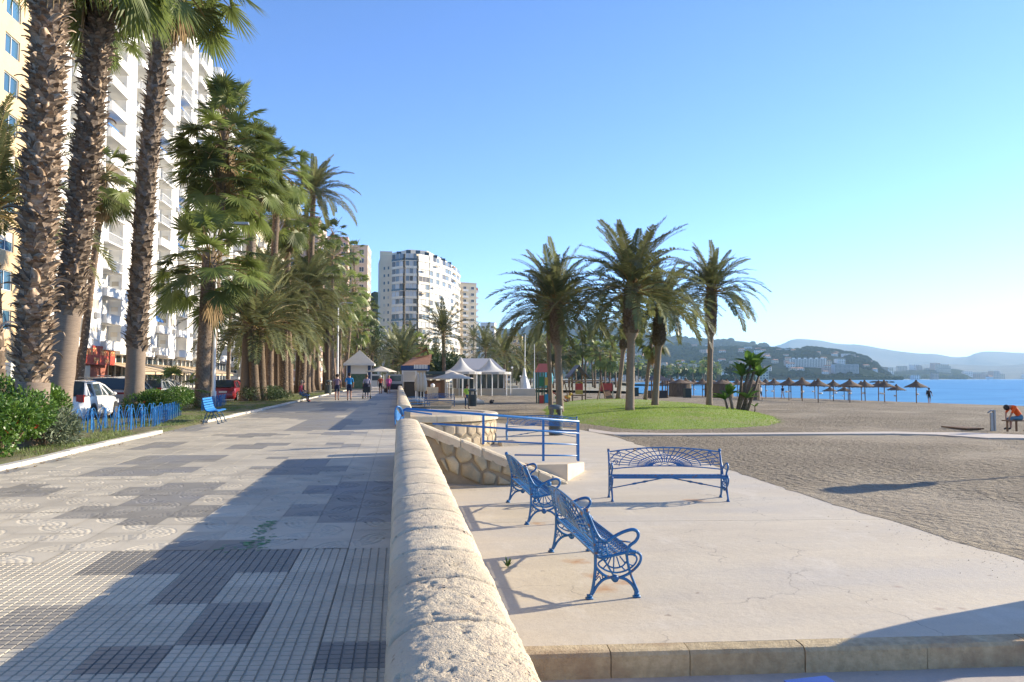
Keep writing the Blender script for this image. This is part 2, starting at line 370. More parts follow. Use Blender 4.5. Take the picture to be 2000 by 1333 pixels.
# ---- plaza
CONC=bpy.data.materials.new('plaza_concrete'); CONC.use_nodes=True
def _conc(Mt,c1,c2,stain):
    N=Mt.node_tree.nodes; L=Mt.node_tree.links; b=N['Principled BSDF']; b.inputs['Roughness'].default_value=.75; b.inputs['Specular IOR Level'].default_value=.35
    tc=N.new('ShaderNodeTexCoord'); o=tc.outputs['Object']
    def nz(s,d=6,r=.6,st=None):
        n=N.new('ShaderNodeTexNoise'); n.inputs['Scale'].default_value=s; n.inputs['Detail'].default_value=d; n.inputs['Roughness'].default_value=r
        if st:
            mp=N.new('ShaderNodeMapping'); mp.inputs['Scale'].default_value=st; L.new(o,mp.inputs[0]); L.new(mp.outputs[0],n.inputs['Vector'])
        else: L.new(o,n.inputs['Vector'])
        return n.outputs[0]
    def ramp(i,a,b_,ca,cb):
        r=N.new('ShaderNodeValToRGB'); r.color_ramp.elements[0].position=a; r.color_ramp.elements[1].position=b_; r.color_ramp.elements[0].color=ca; r.color_ramp.elements[1].color=cb; L.new(i,r.inputs[0]); return r.outputs[0]
    def mix(f,a,b_,bt='MIX'):
        m=N.new('ShaderNodeMixRGB'); m.blend_type=bt
        if isinstance(f,(int,float)): m.inputs[0].default_value=f
        else: L.new(f,m.inputs[0])
        for k,x in ((1,a),(2,b_)):
            if isinstance(x,tuple): m.inputs[k].default_value=x
            else: L.new(x,m.inputs[k])
        return m.outputs[0]
    base=ramp(nz(1.1,9,.7,(.6,1.4,1)),.3,.7,c1,c2)
    base=mix(ramp(nz(.45,5,.6,(.35,1.6,1)),.46,.70,(0,0,0,1),(.65,.65,.65,1)),base,(.46,.425,.37,1))
    base=mix(.35,base,ramp(nz(70,3),.35,.6,(.75,.75,.75,1),(1,1,1,1)),'MULTIPLY')
    base=mix(ramp(nz(6,3,.5),.70,.76,(0,0,0,1),(.6,.6,.6,1)),base,(.22,.16,.12,1))
    vo=N.new('ShaderNodeTexVoronoi'); vo.feature='DISTANCE_TO_EDGE'; vo.inputs['Scale'].default_value=.33; wv=N.new('ShaderNodeVectorMath'); wv.operation='ADD'; nn=N.new('ShaderNodeTexNoise'); nn.inputs['Scale'].default_value=1.7; nn.inputs['Detail'].default_value=8; L.new(o,nn.inputs['Vector']); L.new(o,wv.inputs[0]); L.new(nn.outputs['Color'],wv.inputs[1]); L.new(wv.outputs[0],vo.inputs['Vector'])
    crk=ramp(vo.outputs['Distance'],.0,.004,(1,1,1,1),(0,0,0,1)); cm=N.new('ShaderNodeMath'); cm.operation='MULTIPLY'; L.new(crk,cm.inputs[0]); L.new(ramp(nz(.35,3),.5,.56,(0,0,0,1),(.7,.7,.7,1)),cm.inputs[1])
    base=mix(cm.outputs[0],base,(.20,.17,.14,1))
    base=mix(ramp(nz(.9,7,.75,(1,.5,1)),.56,.66,(0,0,0,1),(.35,.35,.35,1)),base,(.66,.60,.50,1))
    if stain:
        g=None
        for (sx,sy,sr,cl) in stain:
            v=N.new('ShaderNodeVectorMath'); v.operation='DISTANCE'; v.inputs[1].default_value=(sx,sy,0)
            mp=N.new('ShaderNodeVectorMath'); mp.operation='MULTIPLY'; mp.inputs[1].default_value=(1,1,0); L.new(o,mp.inputs[0]); L.new(mp.outputs[0],v.inputs[0])
            a=N.new('ShaderNodeMath'); a.operation='ADD'; 
            n2=N.new('ShaderNodeMath'); n2.operation='MULTIPLY'; n2.inputs[1].default_value=sr*2.2; L.new(nz(7,4),n2.inputs[0])
            L.new(v.outputs['Value'],a.inputs[0]); L.new(n2.outputs[0],a.inputs[1])
            mr=N.new('ShaderNodeMapRange'); mr.inputs['From Min'].default_value=sr*1.1; mr.inputs['From Max'].default_value=sr*2.1; mr.inputs['To Min'].default_value=.75; mr.inputs['To Max'].default_value=0; L.new(a.outputs[0],mr.inputs[0])
            base=mix(mr.outputs[0],base,cl)
    L.new(base,b.inputs['Base Color'])
    bp=N.new('ShaderNodeBump'); bp.inputs['Strength'].default_value=.5; bp.inputs['Distance'].default_value=.012; L.new(nz(9,9,.7),bp.inputs['Height']); L.new(bp.outputs[0],b.inputs['Normal'])
RST=(.42,.20,.07,1)
st=[]
for (px,py,r) in ((1125,1097,.17),(1160,1125,.15),(1180,1150,.2),(1050,1023,.16),(1360,978,.26),(1225,1137,.15)):
    p=G(px,py,ZP); st.append((p.x,p.y,r,RST))
for (px,py,r) in ((1755,1146,.06),(1835,1190,.06),(1875,1188,.05),(1100,965,.07)):
    p=G(px,py,ZP); st.append((p.x,p.y,r,(.30,.20,.16,1)))
_conc(CONC,(.60,.52,.385,1),(.50,.43,.325,1),st)
EDGE=[G(x,y,ZP) for x,y in ((1130,839),(1201,853),(1271,876),(1355,898),(1436,921),(1530,952),(1624,984),(1741,1017),(1859,1055),(2000,1092))]
EDGE.append(EDGE[-1]+(EDGE[-1]-EDGE[-2])*2.2)
STEPL=G(1065,1262,ZP); STEPR=G(2000,1238,ZP); _sd=(STEPR-STEPL).normalized()
STEPL=STEPL-_sd*((STEPL.x-.3)/_sd.x); STEPR=STEPR+_sd*3.5
def plaza():
    # outline: wall side, far end, sand edge, step edge; cut by joint lines into slabs
    far=[Vector((.3,40,0)),Vector((3.2,38.5,0))]
    right=[G(1118,838,ZP)]+EDGE
    poly=[Vector((.3,STEPL.y,0))]+far+right+[STEPR]
    poly=[Vector((p.x,p.y,0)) for p in poly]
    def clip(pl,n,c,keep):
        out=[]
        for i in range(len(pl)):
            a,b=pl[i],pl[(i+1)%len(pl)]; da=(a.dot(n)-c)*keep; db=(b.dot(n)-c)*keep
            if da>=0: out.append(a)
            if (da>0)!=(db>0): out.append(a+(b-a)*(da/(da-db)))
        return out
    n=Vector((-R.y*0+ .06,1,0)).normalized()
    j1=G(1400,1017,ZP); j2=G(1060,905,ZP); j3=G(1100,862,ZP)
    n=Vector((_sy*.7,_cy,0)).normalized()
    cuts=[-1e3,j1.dot(n),j2.dot(n),j3.dot(n),1e3]
    root=empty('plaza',(0,0,0)); tag(root,kind='structure')
    for i in range(4):
        pl=poly
        if i>0: pl=clip(pl,n,cuts[i]+.006,1)
        if i<3: pl=clip(pl,n,cuts[i+1]-.006,-1)
        if len(pl)>2: MB().prism([(p.x,p.y) for p in pl],ZP-.16,ZP+random.uniform(-.002,.002)).build('slab',CONC,root)
    return poly
PLZ=plaza()
def sand_drift():
    rr=random.Random(9); E_=bez([tuple(p) for p in EDGE],14); V=[];F_=[]
    mb=MB(); vs=[]
    for i,p in enumerate(E_):
        q=E_[min(i+1,len(E_)-1)]-E_[max(i-1,0)]; n=Vector((-q.y,q.x,0)).normalized(); n=n if n.x<0 else -n
        w_=max(.0,.02+.16*noise.noise((p.x*.9,p.y*.9,5))+.10*noise.noise((p.x*4,p.y*4,2)))
        vs+=[(p.x-n.x*.35,p.y-n.y*.35,-.684),(p.x-n.x*.02,p.y-n.y*.02,ZP+.004),(p.x+n.x*w_,p.y+n.y*w_,ZP+.003)]
    for i in range(len(E_)-1):
        for k in (0,1): F_.append((i*3+k,i*3+k+1,i*3+k+4,i*3+k+3))
    mb.add(vs,F_); o=mb.build('sand_drift',SAND,None,smooth=True); tag(o,kind='structure')
    mb=MB()
    for i in range(700):
        p=E_[int(rr.random()**.8*(len(E_)-1))]; d=abs(rr.gauss(0,.3)); x=p.x-d*.5+rr.gauss(0,.3); y=p.y-d+rr.gauss(0,.3); s=rr.uniform(.003,.009)
        mb.add([(x-s,y-s*.5,ZP+.003),(x+s,y-s*.6,ZP+.003),(x+s*.3,y+s,ZP+.003),(x,y,ZP+.003+s*.7)],[(0,1,3),(1,2,3),(2,0,3)])
    o=mb.build('sand_grains',SAND); tag(o,'scattered sand and grit blown onto the plaza edge','grit',kind='stuff')
sand_drift()
# step stones along the front of the plaza
def kerb_steps():
    km=mat('yellow_kerb_stone',(.52,.42,.26),.95,(.38,.30,.18),14,bump=.9,bscale=45,bdist=.02,rand=.15,col3=(.24,.15,.09),s3=2)
    root=empty('step_edge',(0,0,0)); tag(root,kind='structure')
    d=(STEPR-STEPL); L=d.length; u=d.normalized(); nrm=Vector((u.y,-u.x,0)); x=.0; k=0
    lens=[1.35,.62,.92,1.0,.85,.9,.95,.9,.9,1,1]
    while x<L-.2:
        ln=lens[k%len(lens)]; a=STEPL+u*(x+.004); b=STEPL+u*(min(x+ln,L)-.004); mb=MB(); nx=8
        j=random.uniform(-.006,.006)
        # chamfered, slightly worn block
        prof=[(0.0,-.24),(.17+j,-.24),(.175+j,-.035),(.155+j,-.008),(.12+j,0.0+j*.5),(0.0,.001+j*.5)]
        vs=[];fs=[]
        for i in range(nx+1):
            p=a.lerp(b,i/nx)
            for q,(o_,z_) in enumerate(prof):
                wv=noise.noise((p.x*6,p.y*6+k,z_*9))*.008
                vs.append((p.x+nrm.x*(o_+ (wv if o_>0.05 else 0)),p.y+nrm.y*(o_+(wv if o_>0.05 else 0)),ZP+z_+(wv if z_>-.2 and z_<.0 else 0)))
        m=len(prof)
        for i in range(nx):
            for q in range(m): fs.append((i*m+q,i*m+(q+1)%m,(i+1)*m+(q+1)%m,(i+1)*m+q))
        fs+= [tuple(range(m))[::-1],tuple(range(nx*m,(nx+1)*m))]
        mb.add(vs,fs); mb.build('kerb_stone',km,root); x+=ln; k+=1
    LOWC=bpy.data.materials.new('lower_concrete'); LOWC.use_nodes=True; _conc(LOWC,(.50,.44,.37,1),(.43,.38,.33,1),[])
    a=STEPL-nrm*.02; b=STEPR+u*2-nrm*.02
    mb=MB(); mb.prism([(.3,-8),(18,-8),(b.x+2,b.y),(a.x,a.y)],-1.1,ZL); tag(mb.build('lower_ground',LOWC),kind='structure')
kerb_steps()
# thin concrete path over the sand
def sand_path():
    pc=mat('path_concrete',(.50,.44,.37),.85,(.44,.38,.32),3,bump=.3,bscale=12)
    up=[(1150,838),(1200,845),(1300,846.5),(1450,846),(1600,845),(1745,843.5),(1800,845),(1880,845),(2000,850),(2120,854)]
    dn=[(1150,844),(1200,849.5),(1300,850),(1450,849.2),(1600,848.2),(1745,847.5),(1830,849.5),(1930,856),(2000,856.5),(2120,860)]
    U_=[G(x,y,-.655) for x,y in up]; D_=[G(x,y,-.655) for x,y in dn]
    mb=MB()
    for i in range(len(up)-1):
        vs=[U_[i],U_[i+1],D_[i+1],D_[i]]; mb.prism([(v.x,v.y) for v in vs],-.8,-.648+.001*(i%2))
    tag(mb.build('path',pc),kind='structure')
sand_path()

# ---- promenade
PAV_L=mat('pale_paver',(.54,.48,.365),.62,(.45,.40,.305),2.2,bump=.25,bscale=9,bdist=.01,rand=.10,col3=(.36,.32,.25),s3=.8,coord='Object',spec=.6)
PAV_D=mat('grey_paver',(.225,.208,.175),.55,(.29,.268,.225),2.2,bump=.25,bscale=9,bdist=.01,rand=.14,col3=(.24,.235,.23),s3=.9,spec=.6)
GROUT=mat('paver_bed',(.13,.115,.10),.95,(.20,.18,.15),1.3,col3=(.30,.27,.22),s3=.6)
GREENP=mat('green_spray_paint',(.03,.22,.06),.8,(.28,.33,.24),9)
TW=.392
# pattern of dark tiles, read from the photo (photo pixels -> ground) 
DARKPOLY=[[(344,1062),(516,1062),(506,1078),(592,1077),(568,1126),(460,1126),(136,1133),(206,1084),(315,1084)],[(330,1128),(460,1126),(416,1188),(235,1192)],
 [(352,1188),(536,1188),(488,1271),(290,1273)],[(20,1198),(160,1196),(60,1285),(-90,1285)],[(240,1275),(348,1272),(300,1340),(140,1340)],[(640,1275),(700,1272),(690,1330),(610,1330)],
 [(672,942),(772,940),(770,1021),(626,1024),(640,989),(656,966)],[(608,949),(672,949),(656,966),(596,966)],[(572,988),(640,988),(626,1010),(558,1011)],
 [(576,897),(648,897),(640,910),(686,910),(678,920),(632,920),(624,928),(516,928),(548,918),(484,918),(500,909),(560,909)],
 [(320,944),(436,943),(416,960),(484,952),(472,968),(400,968),(368,990),(432,992),(400,1016),(332,1016),(308,1030),(216,1030),(240,1020),(84,1018),(140,993),(220,993),(264,972),(204,971),(240,954),(304,952)],
 [(-60,960),(44,947),(76,947),(108,954),(72,966),(52,974),(-60,974)],
 [(252,900),(280,890),(392,888),(436,892),(400,902),(368,904),(392,916),(360,925),(304,929),(192,929),(160,925),(216,914),(240,914)],
 [(236,878),(288,864),(356,862),(352,870),(280,880)],[(440,876),(472,868),(500,865),(560,866),(520,876),(488,879)],[(512,898),(536,891),(572,891),(552,898)],[(72,902),(116,894),(156,894),(128,902)],[(-10,925),(44,912),(76,912),(24,925)],
 [(640,866),(720,866),(700,872),(620,872)],[(420,850),(520,846),(560,850),(470,856)],[(600,846),(690,842),(720,846),(640,851)]]
def in_poly(x,y,pl):
    c=False; n=len(pl)
    for i in range(n):
        x1,y1=pl[i]; x2,y2=pl[(i+1)%n]
        if (y1>y)!=(y2>y) and x<(x2-x1)*(y-y1)/(y2-y1)+x1: c=not c
    return c
DARKW=[[(p.x,p.y) for p in (G(a,b) for a,b in pl)] for pl in DARKPOLY]
def skewy(x,y): return y+SK*(x+.0)
def promenade():
    base=MB(); base.quad((-6.3,-4,-.03),(.42,-4,-.03),(.42,340,-.03),(-6.3,340,-.03)); tag(base.build('promenade',GROUT),kind='structure')
    root=empty('promenade_paving'); tag(root,kind='structure')
    g=.004; h=.03
    # cell tile: 6 x 6 raised squares, in skewed axes
    def para(mb,x0,y0,x1,y1,z0,z1,m=0):
        v=[(x0,y0),(x1,y0),(x1,y1),(x0,y1)]; v=[(a,b+SK*a) for a,b in v]; mb.prism(v,z0,z1,m)
    def grid_tile(matl,nm,n=6):
        mb=MB(); c=TW/n
        para(mb,g/2,g/2,TW-g/2,TW-g/2,-.03,-.009,0)
        for i in range(n):
            for j in range(n):
                x0,y0,x1,y1=i*c+.0045,j*c+.0035,(i+1)*c-.0045,(j+1)*c-.0035
                b=len(mb.v); v=[(x0,y0),(x1,y0),(x1,y1),(x0,y1)]; e=.0025
                w_=[(x0+e,y0+e),(x1-e,y0+e),(x1-e,y1-e),(x0+e,y1-e)]
                mb.add([(a,q+SK*a,-.0085) for a,q in v]+[(a,q+SK*a,0) for a,q in w_],[(4,5,6,7),(0,1,5,4),(1,2,6,5),(2,3,7,6),(3,0,4,7)])
        return mb.mesh(nm,matl)
    def wave_tile(matl,nm,k):
        # smooth tile with shallow carved arcs: raised ridges between grooves
        mb=MB(); n=20; c=TW/n; vs=[];fs=[]
        cx,cy=[(0,0),(TW,0),(TW,TW),(0,TW)][k%4]
        for i in range(n+1):
            for j in range(n+1):
                x=g/2+(TW-g)*i/n; y=g/2+(TW-g)*j/n; r=hypot(x-cx,y-cy); z=0
                if .10<r<.34:
                    ph=((r-.10)/.06)%1.0
                    if ph<.25: z=-.006
                vs.append((x,y+SK*x,z))
        for i in range(n):
            for j in range(n): a=i*(n+1)+j; fs.append((a,a+n+1,a+n+2,a+1))
        mb.add(vs,fs); para(mb,g/2,g/2,TW-g/2,TW-g/2,-.03,-.006); return mb.mesh(nm,matl)
    T={}
    for d,ml in ((0,PAV_L),(1,PAV_D)):
        T['g',d]=grid_tile(ml,'paver_grid')
        for k in range(4): T['w',d,k]=wave_tile(ml,'paver_wave',k)
    far=([],[]) ; rng=random.Random(5)
    cnt=0
    ncol=16; x_right=-.02
    def is_dark(cx,cy):
        if cy<22: return any(in_poly(cx,cy,pl) for pl in DARKW)
        return noise.noise((cx*.45,cy*.16,3.3))>.16
    mm={}
    for r in range(0,int(60/TW)):
        for c in range(ncol):
            x0=x_right-(c+1)*TW; y0=1.6+r*TW
            cx=x0+TW/2; cy=y0+TW/2; cyw=skewy(cx,cy)
            q=ray(0,0)
            # in view?
            fx=(cx*_cy-cyw*_sy)/(cx*_sy+cyw*_cy); D=cx*_sy+cyw*_cy
            if D<1.2: continue
            pxx=CX+FPX*fx; pyy=740+FPX*CAMH/D
            if pyy>1480 or pxx<-160: continue
            dk=1 if is_dark(cx,cyw) else 0
            bnd=6.75 if cx>-3.15 else (7.55 if cx<-3.9 else 7.15)
            grid = (cyw<bnd) or (16.2<cyw<26)
            key=('g',dk) if grid else ('w',dk,(c*2+(r%2)+ (r//2)*3)%4 if True else 0)
            yy=y0
            tz=rng.uniform(-.0012,.0012)
            if cnt<300 and cyw<9.2 and -5<cx:
                inst('paver',T[key],root,(x0,yy+SK*x0,tz)); cnt+=1
            else:
                mm.setdefault(key if cyw<13.0 else ('f',dk),[]).append((x0,yy+SK*x0,tz))
    # the pavers past the first 300, joined
    vs=[];qs=[];mi=[]; nv=0
    far_q={0:MB(),1:MB()}
    for key,pl in mm.items():
        if key[0]=='f':
            b=MB(); para(b,g/2,g/2,TW-g/2,TW-g/2,-.02,0); src=b.mesh('t',PAV_L)
        else: src=T[key]
        n=len(src.vertices); co=np.empty(n*3,dtype=np.float32); src.vertices.foreach_get('co',co); co=co.reshape(-1,3)
        polys=[tuple(p.vertices) for p in src.polygons]
        q4=np.array([p for p in polys if len(p)==4],dtype=np.int64)
        off=np.array(pl,dtype=np.float32)
        V=(co[None]+off[:,None]).reshape(-1,3); Q=(q4[None]+(np.arange(len(pl))*n)[:,None,None]).reshape(-1,4)+nv
        vs.append(V);qs.append(Q);mi.append(np.full(len(Q),key[1])); nv+=len(V)
    me=nmesh('paver_field',np.concatenate(vs),np.concatenate(qs),[PAV_L,PAV_D]); mi=np.concatenate(mi)
    me.polygons.foreach_set('material_index',mi[:len(me.polygons)].astype(np.int32)); me.update()
    tag(inst('paver_field',me,root),kind='stuff')
    # beyond 60 m the paving is one sheet
    s=MB(); s.quad((-6.3,1.6+int(60/TW)*TW-.4,-.012),(.0,1.6+int(60/TW)*TW-.4,-.012),(.0,340,-.012),(-6.3,340,-.012))
    s.build('far_paving',mat('far_paving',(.50,.43,.35),.6,(.28,.26,.24),.5,stretch=(.6,.5,1),lo=.45,hi=.55,spec=.6),root)
promenade()
def green_mark():
    mb=MB(); rr=random.Random(2)
    a=[G(x,y,.002) for x,y in ((458,1075),(480,1062),(500,1072),(505,1058),(512,1040),(520,1026),(532,1018))]
    for i in range(260):
        t=rr.random()**.8*(len(a)-1.001); k=int(t); p=a[k].lerp(a[k+1],t-k); w_=.16*(1-k/7)+.03
        x=p.x+rr.gauss(0,w_*.45); y=p.y+rr.gauss(0,w_*.3); s=rr.uniform(.006,.028)
        if noise.noise((x*9,y*9,0))<-.12: continue
        mb.add([(x+s*cos(q),y+s*.8*sin(q),.0022+.00001*i) for q in (0,1.05,2.1,3.14,4.2,5.2)],[(0,1,2,3,4,5)])
    o=mb.build('spray_paint_mark',GREENP); tag(o,'faded green spray paint mark on the shaded paving','paint mark',kind='stuff')
green_mark()

# ---- kerb of the planting bed, bed ground
KX=-6.2
def kerb_x(y): return KX+.05*sin(y*.21)+.03*sin(y*.9+1)
def bed():
    kp=mat('painted_kerb',(.60,.56,.48),.8,(.50,.46,.39),3,bump=.3,bscale=14,rand=.1)
    root=empty('kerb'); tag(root,kind='structure')
    y=2.0; k=0; far=MB()
    while y<340:
        L=.98 if y<60 else 20; x0=kerb_x(y); x1=kerb_x(y+L); dz=random.uniform(-.008,.008)
        if abs(y-24.0)<2.4: y+=L; continue
        mb=MB(); pl=[(x0-.0,y+.006),(x0-.16,y+.006),(x1-.16,y+L-.006),(x1,y+L-.006)]
        mb.prism(pl,-.05,.075+dz)
        mb.build('kerb_stone',kp,root); y+=L
    xs=np.linspace(-10.3,-6.3,24); ys=np.concatenate([np.arange(0,60,.35),np.arange(60,341,4)])
    X,Y=np.meshgrid(xs,ys); Z=np.array([.05+.06*noise.noise((x*.8,y*.8,0)) for x,y in zip(X.ravel(),Y.ravel())]).reshape(X.shape)
    Z[:,-1]=-.05; Z[:,0]=-.2
    tag(inst('bed_ground',ngrid('bed_ground',X,Y,Z,M['soil'])),kind='structure')
bed()
def blades(name,pts,hmin,hmax,wd,matl,label,seed=1):
    rng=np.random.RandomState(seed); n=len(pts); P=np.array(pts,dtype=np.float32)
    a=rng.uniform(0,2*pi,n); h=rng.uniform(hmin,hmax,n); l=rng.uniform(.2,.9,n)*h; b=a+rng.uniform(-.8,.8,n)+1.57
    dx,dy=np.cos(a)*wd,np.sin(a)*wd
    v0=P+np.stack([-dx,-dy,np.zeros(n)],-1); v1=P+np.stack([dx,dy,np.zeros(n)],-1); v2=P+np.stack([np.cos(b)*l,np.sin(b)*l,h],-1)
    V=np.stack([v0,v1,v2],1).reshape(-1,3); Q=np.arange(n*3).reshape(-1,3)
    o=inst(name,nmesh(name,V,Q,matl)); tag(o,label,'grass',kind='stuff'); return o
def bed_grass():
    rr=random.Random(3); pts=[]
    while len(pts)<52000:
        y=6+ (rr.random()**1.7)*70; x=rr.uniform(-10.2,-6.42)
        if x<-8.2 and rr.random()<.3: continue
        if noise.noise((x*1.1,y*.55,9))+rr.uniform(-.25,.25)< (-.05 if y>14 else .05): continue
        pts.append((x,y,.05+.06*noise.noise((x*.8,y*.8,0))-.01))
    blades('bed_grass',pts,.03,.10,.006,M['grass_bed'],'patchy green and dry grass growing in the planting bed behind the kerb')
bed_grass()

# ---- lawn mound
LP=[(1054,801),(1064,810),(1100,821),(1180,833),(1260,838.5),(1380,837),(1480,834),(1532,826),(1508,812),(1450,800),(1350,788),(1240,781),(1150,780),(1080,788)]
LW=[G(a,b,-.68) for a,b in LP]
def lawn():
    cx=sum(p.x for p in LW)/len(LW); cy=sum(p.y for p in LW)/len(LW); c=Vector((cx,cy,0)); n=96; rings=30
    bd=[]
    L=bez([tuple(p) for p in LW+[LW[0]]],8)[:-1]; m=len(L)
    X=np.zeros((rings+1,m+1));Y=X.copy();Z=X.copy()
    for i in range(rings+1):
        t=i/rings
        for j in range(m+1):
            p=L[j%m]; wob=1+ .015*noise.noise((p.x*.7,p.y*.7,2)) if i==rings else 1
            x=cx+(p.x-cx)*t*wob; y=cy+(p.y-cy)*t*wob
            X[i,j]=x;Y[i,j]=y;Z[i,j]=-.74+.42*(1-t**3.2)+.03*noise.noise((x*.4,y*.4,1))
    tag(inst('lawn',ngrid('lawn',X,Y,Z,M['lawn'])),kind='structure')
    rr=random.Random(8); pts=[]
    for k in range(60000):
        t=sqrt(rr.random())*(1.0+abs(rr.gauss(0,.018))); j=rr.random()*m; a=L[int(j)%m]; b=L[(int(j)+1)%m]; p=a.lerp(b,j-int(j))
        x=cx+(p.x-cx)*t; y=cy+(p.y-cy)*t
        if y>cy+6 and rr.random()<.6: continue
        pts.append((x,y,-.75+.42*(1-min(1,t)**3.2)+.03*noise.noise((x*.4,y*.4,1))))
    blades('lawn_grass',pts,.03,.08,.012,M['grass_blade'],'bright green short grass covering the mound under the beach palms',4)
    return cx,cy,L
LCX,LCY,LB=lawn()
def lawn_z(x,y):
    v=Vector((x-LCX,y-LCY,0)); best=None; m=len(LB)
    for j in range(m):
        a=LB[j]-Vector((LCX,LCY,0)); b=LB[(j+1)%m]-Vector((LCX,LCY,0))
        den=v.x*(b.y-a.y)-v.y*(b.x-a.x)
        if abs(den)<1e-9: continue
        s=(a.x*(b.y-a.y)-a.y*(b.x-a.x))/den; 
        if s<=0: continue
        e=(v.x*s-a.x, v.y*s-a.y); L2=(b.x-a.x)**2+(b.y-a.y)**2; t=((e[0])*(b.x-a.x)+e[1]*(b.y-a.y))/L2
        if -1e-6<=t<=1+1e-6: best=1/s; break
    if best is None: return -.7
    return -.74+.42*(1-min(1,best)**3.2) if best<1 else -.7
def foam():
    mb=MB(); S=bez([tuple(p) for p in SHORE[1:7]],40); vs=[];fs=[]
    for i,p in enumerate(S):
        q=S[min(i+1,len(S)-1)]-S[max(i-1,0)]; n=Vector((-q.y,q.x,0)).normalized(); w_=.25+.5*abs(noise.noise((p.x*.35,p.y*.35,1))); o_=.5*noise.noise((p.x*.15,p.y*.15,4))
        a=p+n*o_; b=p+n*(o_-w_); vs+=[(a.x,a.y,ZSEA+.035),(b.x,b.y,ZSEA+.02)]
    for i in range(len(S)-1): fs.append((2*i,2*i+1,2*i+3,2*i+2))
    mb.add(vs,fs); o=mb.build('surf_foam',mat('sea_foam',(.75,.76,.75),.8)); tag(o,'thin white line of surf along the sand','surf',kind='stuff')
foam()
# =================================================================== SEA WALL, RAMP, PLATFORM
STONE=bpy.data.materials.new('pitted_limestone'); STONE.use_nodes=True
def _stone():
    N=STONE.node_tree.nodes; L=STONE.node_tree.links; b=N['Principled BSDF']; b.inputs['Roughness'].default_value=.9; b.inputs['Specular IOR Level'].default_value=.3
    tc=N.new('ShaderNodeTexCoord'); geo=N.new('ShaderNodeNewGeometry'); o=geo.outputs['Position']
    def nz(s,d=6,r=.6):
        n=N.new('ShaderNodeTexNoise'); n.inputs['Scale'].default_value=s; n.inputs['Detail'].default_value=d; n.inputs['Roughness'].default_value=r; L.new(o,n.inputs['Vector']); return n.outputs[0]
    def ramp(i,a,b_,ca,cb):
        r=N.new('ShaderNodeValToRGB'); r.color_ramp.elements[0].position=a; r.color_ramp.elements[1].position=b_; r.color_ramp.elements[0].color=ca; r.color_ramp.elements[1].color=cb; L.new(i,r.inputs[0]); return r.outputs[0]
    def mix(f,a,b_,bt='MIX'):
        m=N.new('ShaderNodeMixRGB'); m.blend_type=bt
        if isinstance(f,(int,float)): m.inputs[0].default_value=f
        else: L.new(f,m.inputs[0])
        for k,x in ((1,a),(2,b_)):
            if isinstance(x,tuple): m.inputs[k].default_value=x
            else: L.new(x,m.inputs[k])
        return m.outputs[0]
    base=ramp(nz(1.6,6,.65),.3,.7,(.64,.545,.39,1),(.55,.46,.335,1))
    base=mix(ramp(nz(4.5,6,.6),.52,.72,(0,0,0,1),(.6,.6,.6,1)),base,(.44,.33,.25,1))
    v=N.new('ShaderNodeTexVoronoi'); v.inputs['Scale'].default_value=34; L.new(o,v.inputs['Vector'])
    pit=N.new('ShaderNodeMath'); pit.operation='MULTIPLY'; L.new(ramp(v.outputs['Distance'],.05,.26,(1,1,1,1),(0,0,0,1)),pit.inputs[0]); L.new(ramp(nz(3.2,4),.50,.60,(0,0,0,1),(1,1,1,1)),pit.inputs[1])
    base=mix(pit.outputs[0],base,(.33,.25,.18,1))
    oi=N.new('ShaderNodeObjectInfo'); mr=N.new('ShaderNodeMapRange'); mr.inputs['To Min'].default_value=.9; mr.inputs['To Max'].default_value=1.08; L.new(oi.outputs['Random'],mr.inputs[0])
    h=N.new('ShaderNodeHueSaturation'); L.new(mr.outputs[0],h.inputs['Value']); L.new(base,h.inputs['Color']); L.new(h.outputs[0],b.inputs['Base Color'])
    def mth(op,a,b_):
        m=N.new('ShaderNodeMath'); m.operation=op
        for k,x in enumerate((a,b_)):
            if isinstance(x,(int,float)): m.inputs[k].default_value=x
            else: L.new(x,m.inputs[k])
        return m.outputs[0]
    hh=mth('SUBTRACT',mth('ADD',mth('MULTIPLY',nz(14,8,.7),.018),mth('MULTIPLY',nz(120,3),.008)),mth('MULTIPLY',pit.outputs[0],.012))
    bp=N.new('ShaderNodeBump'); bp.inputs['Strength'].default_value=1; bp.inputs['Distance'].default_value=1; L.new(hh,bp.inputs['Height']); L.new(bp.outputs[0],b.inputs['Normal'])
_stone()
WALLM=mat('wall_body_render',(.46,.37,.26),.9,(.36,.29,.20),3,bump=.5,bscale=20,bdist=.02)
ZT=.70
def wprof(ny):
    """rounded coping, from promenade-side foot over the crown to the beach-side foot"""
    out=[(-.035,-.22)]
    for i in range(ny+1):
        a=pi*(1-i/ny); x=.182+.215*cos(a)*(1.0 if abs(cos(a))<.999 else 1); z=-.155+.155*(sin(a)**.50)
        out.append((x,z))
    out.append((.397,-.22)); return out
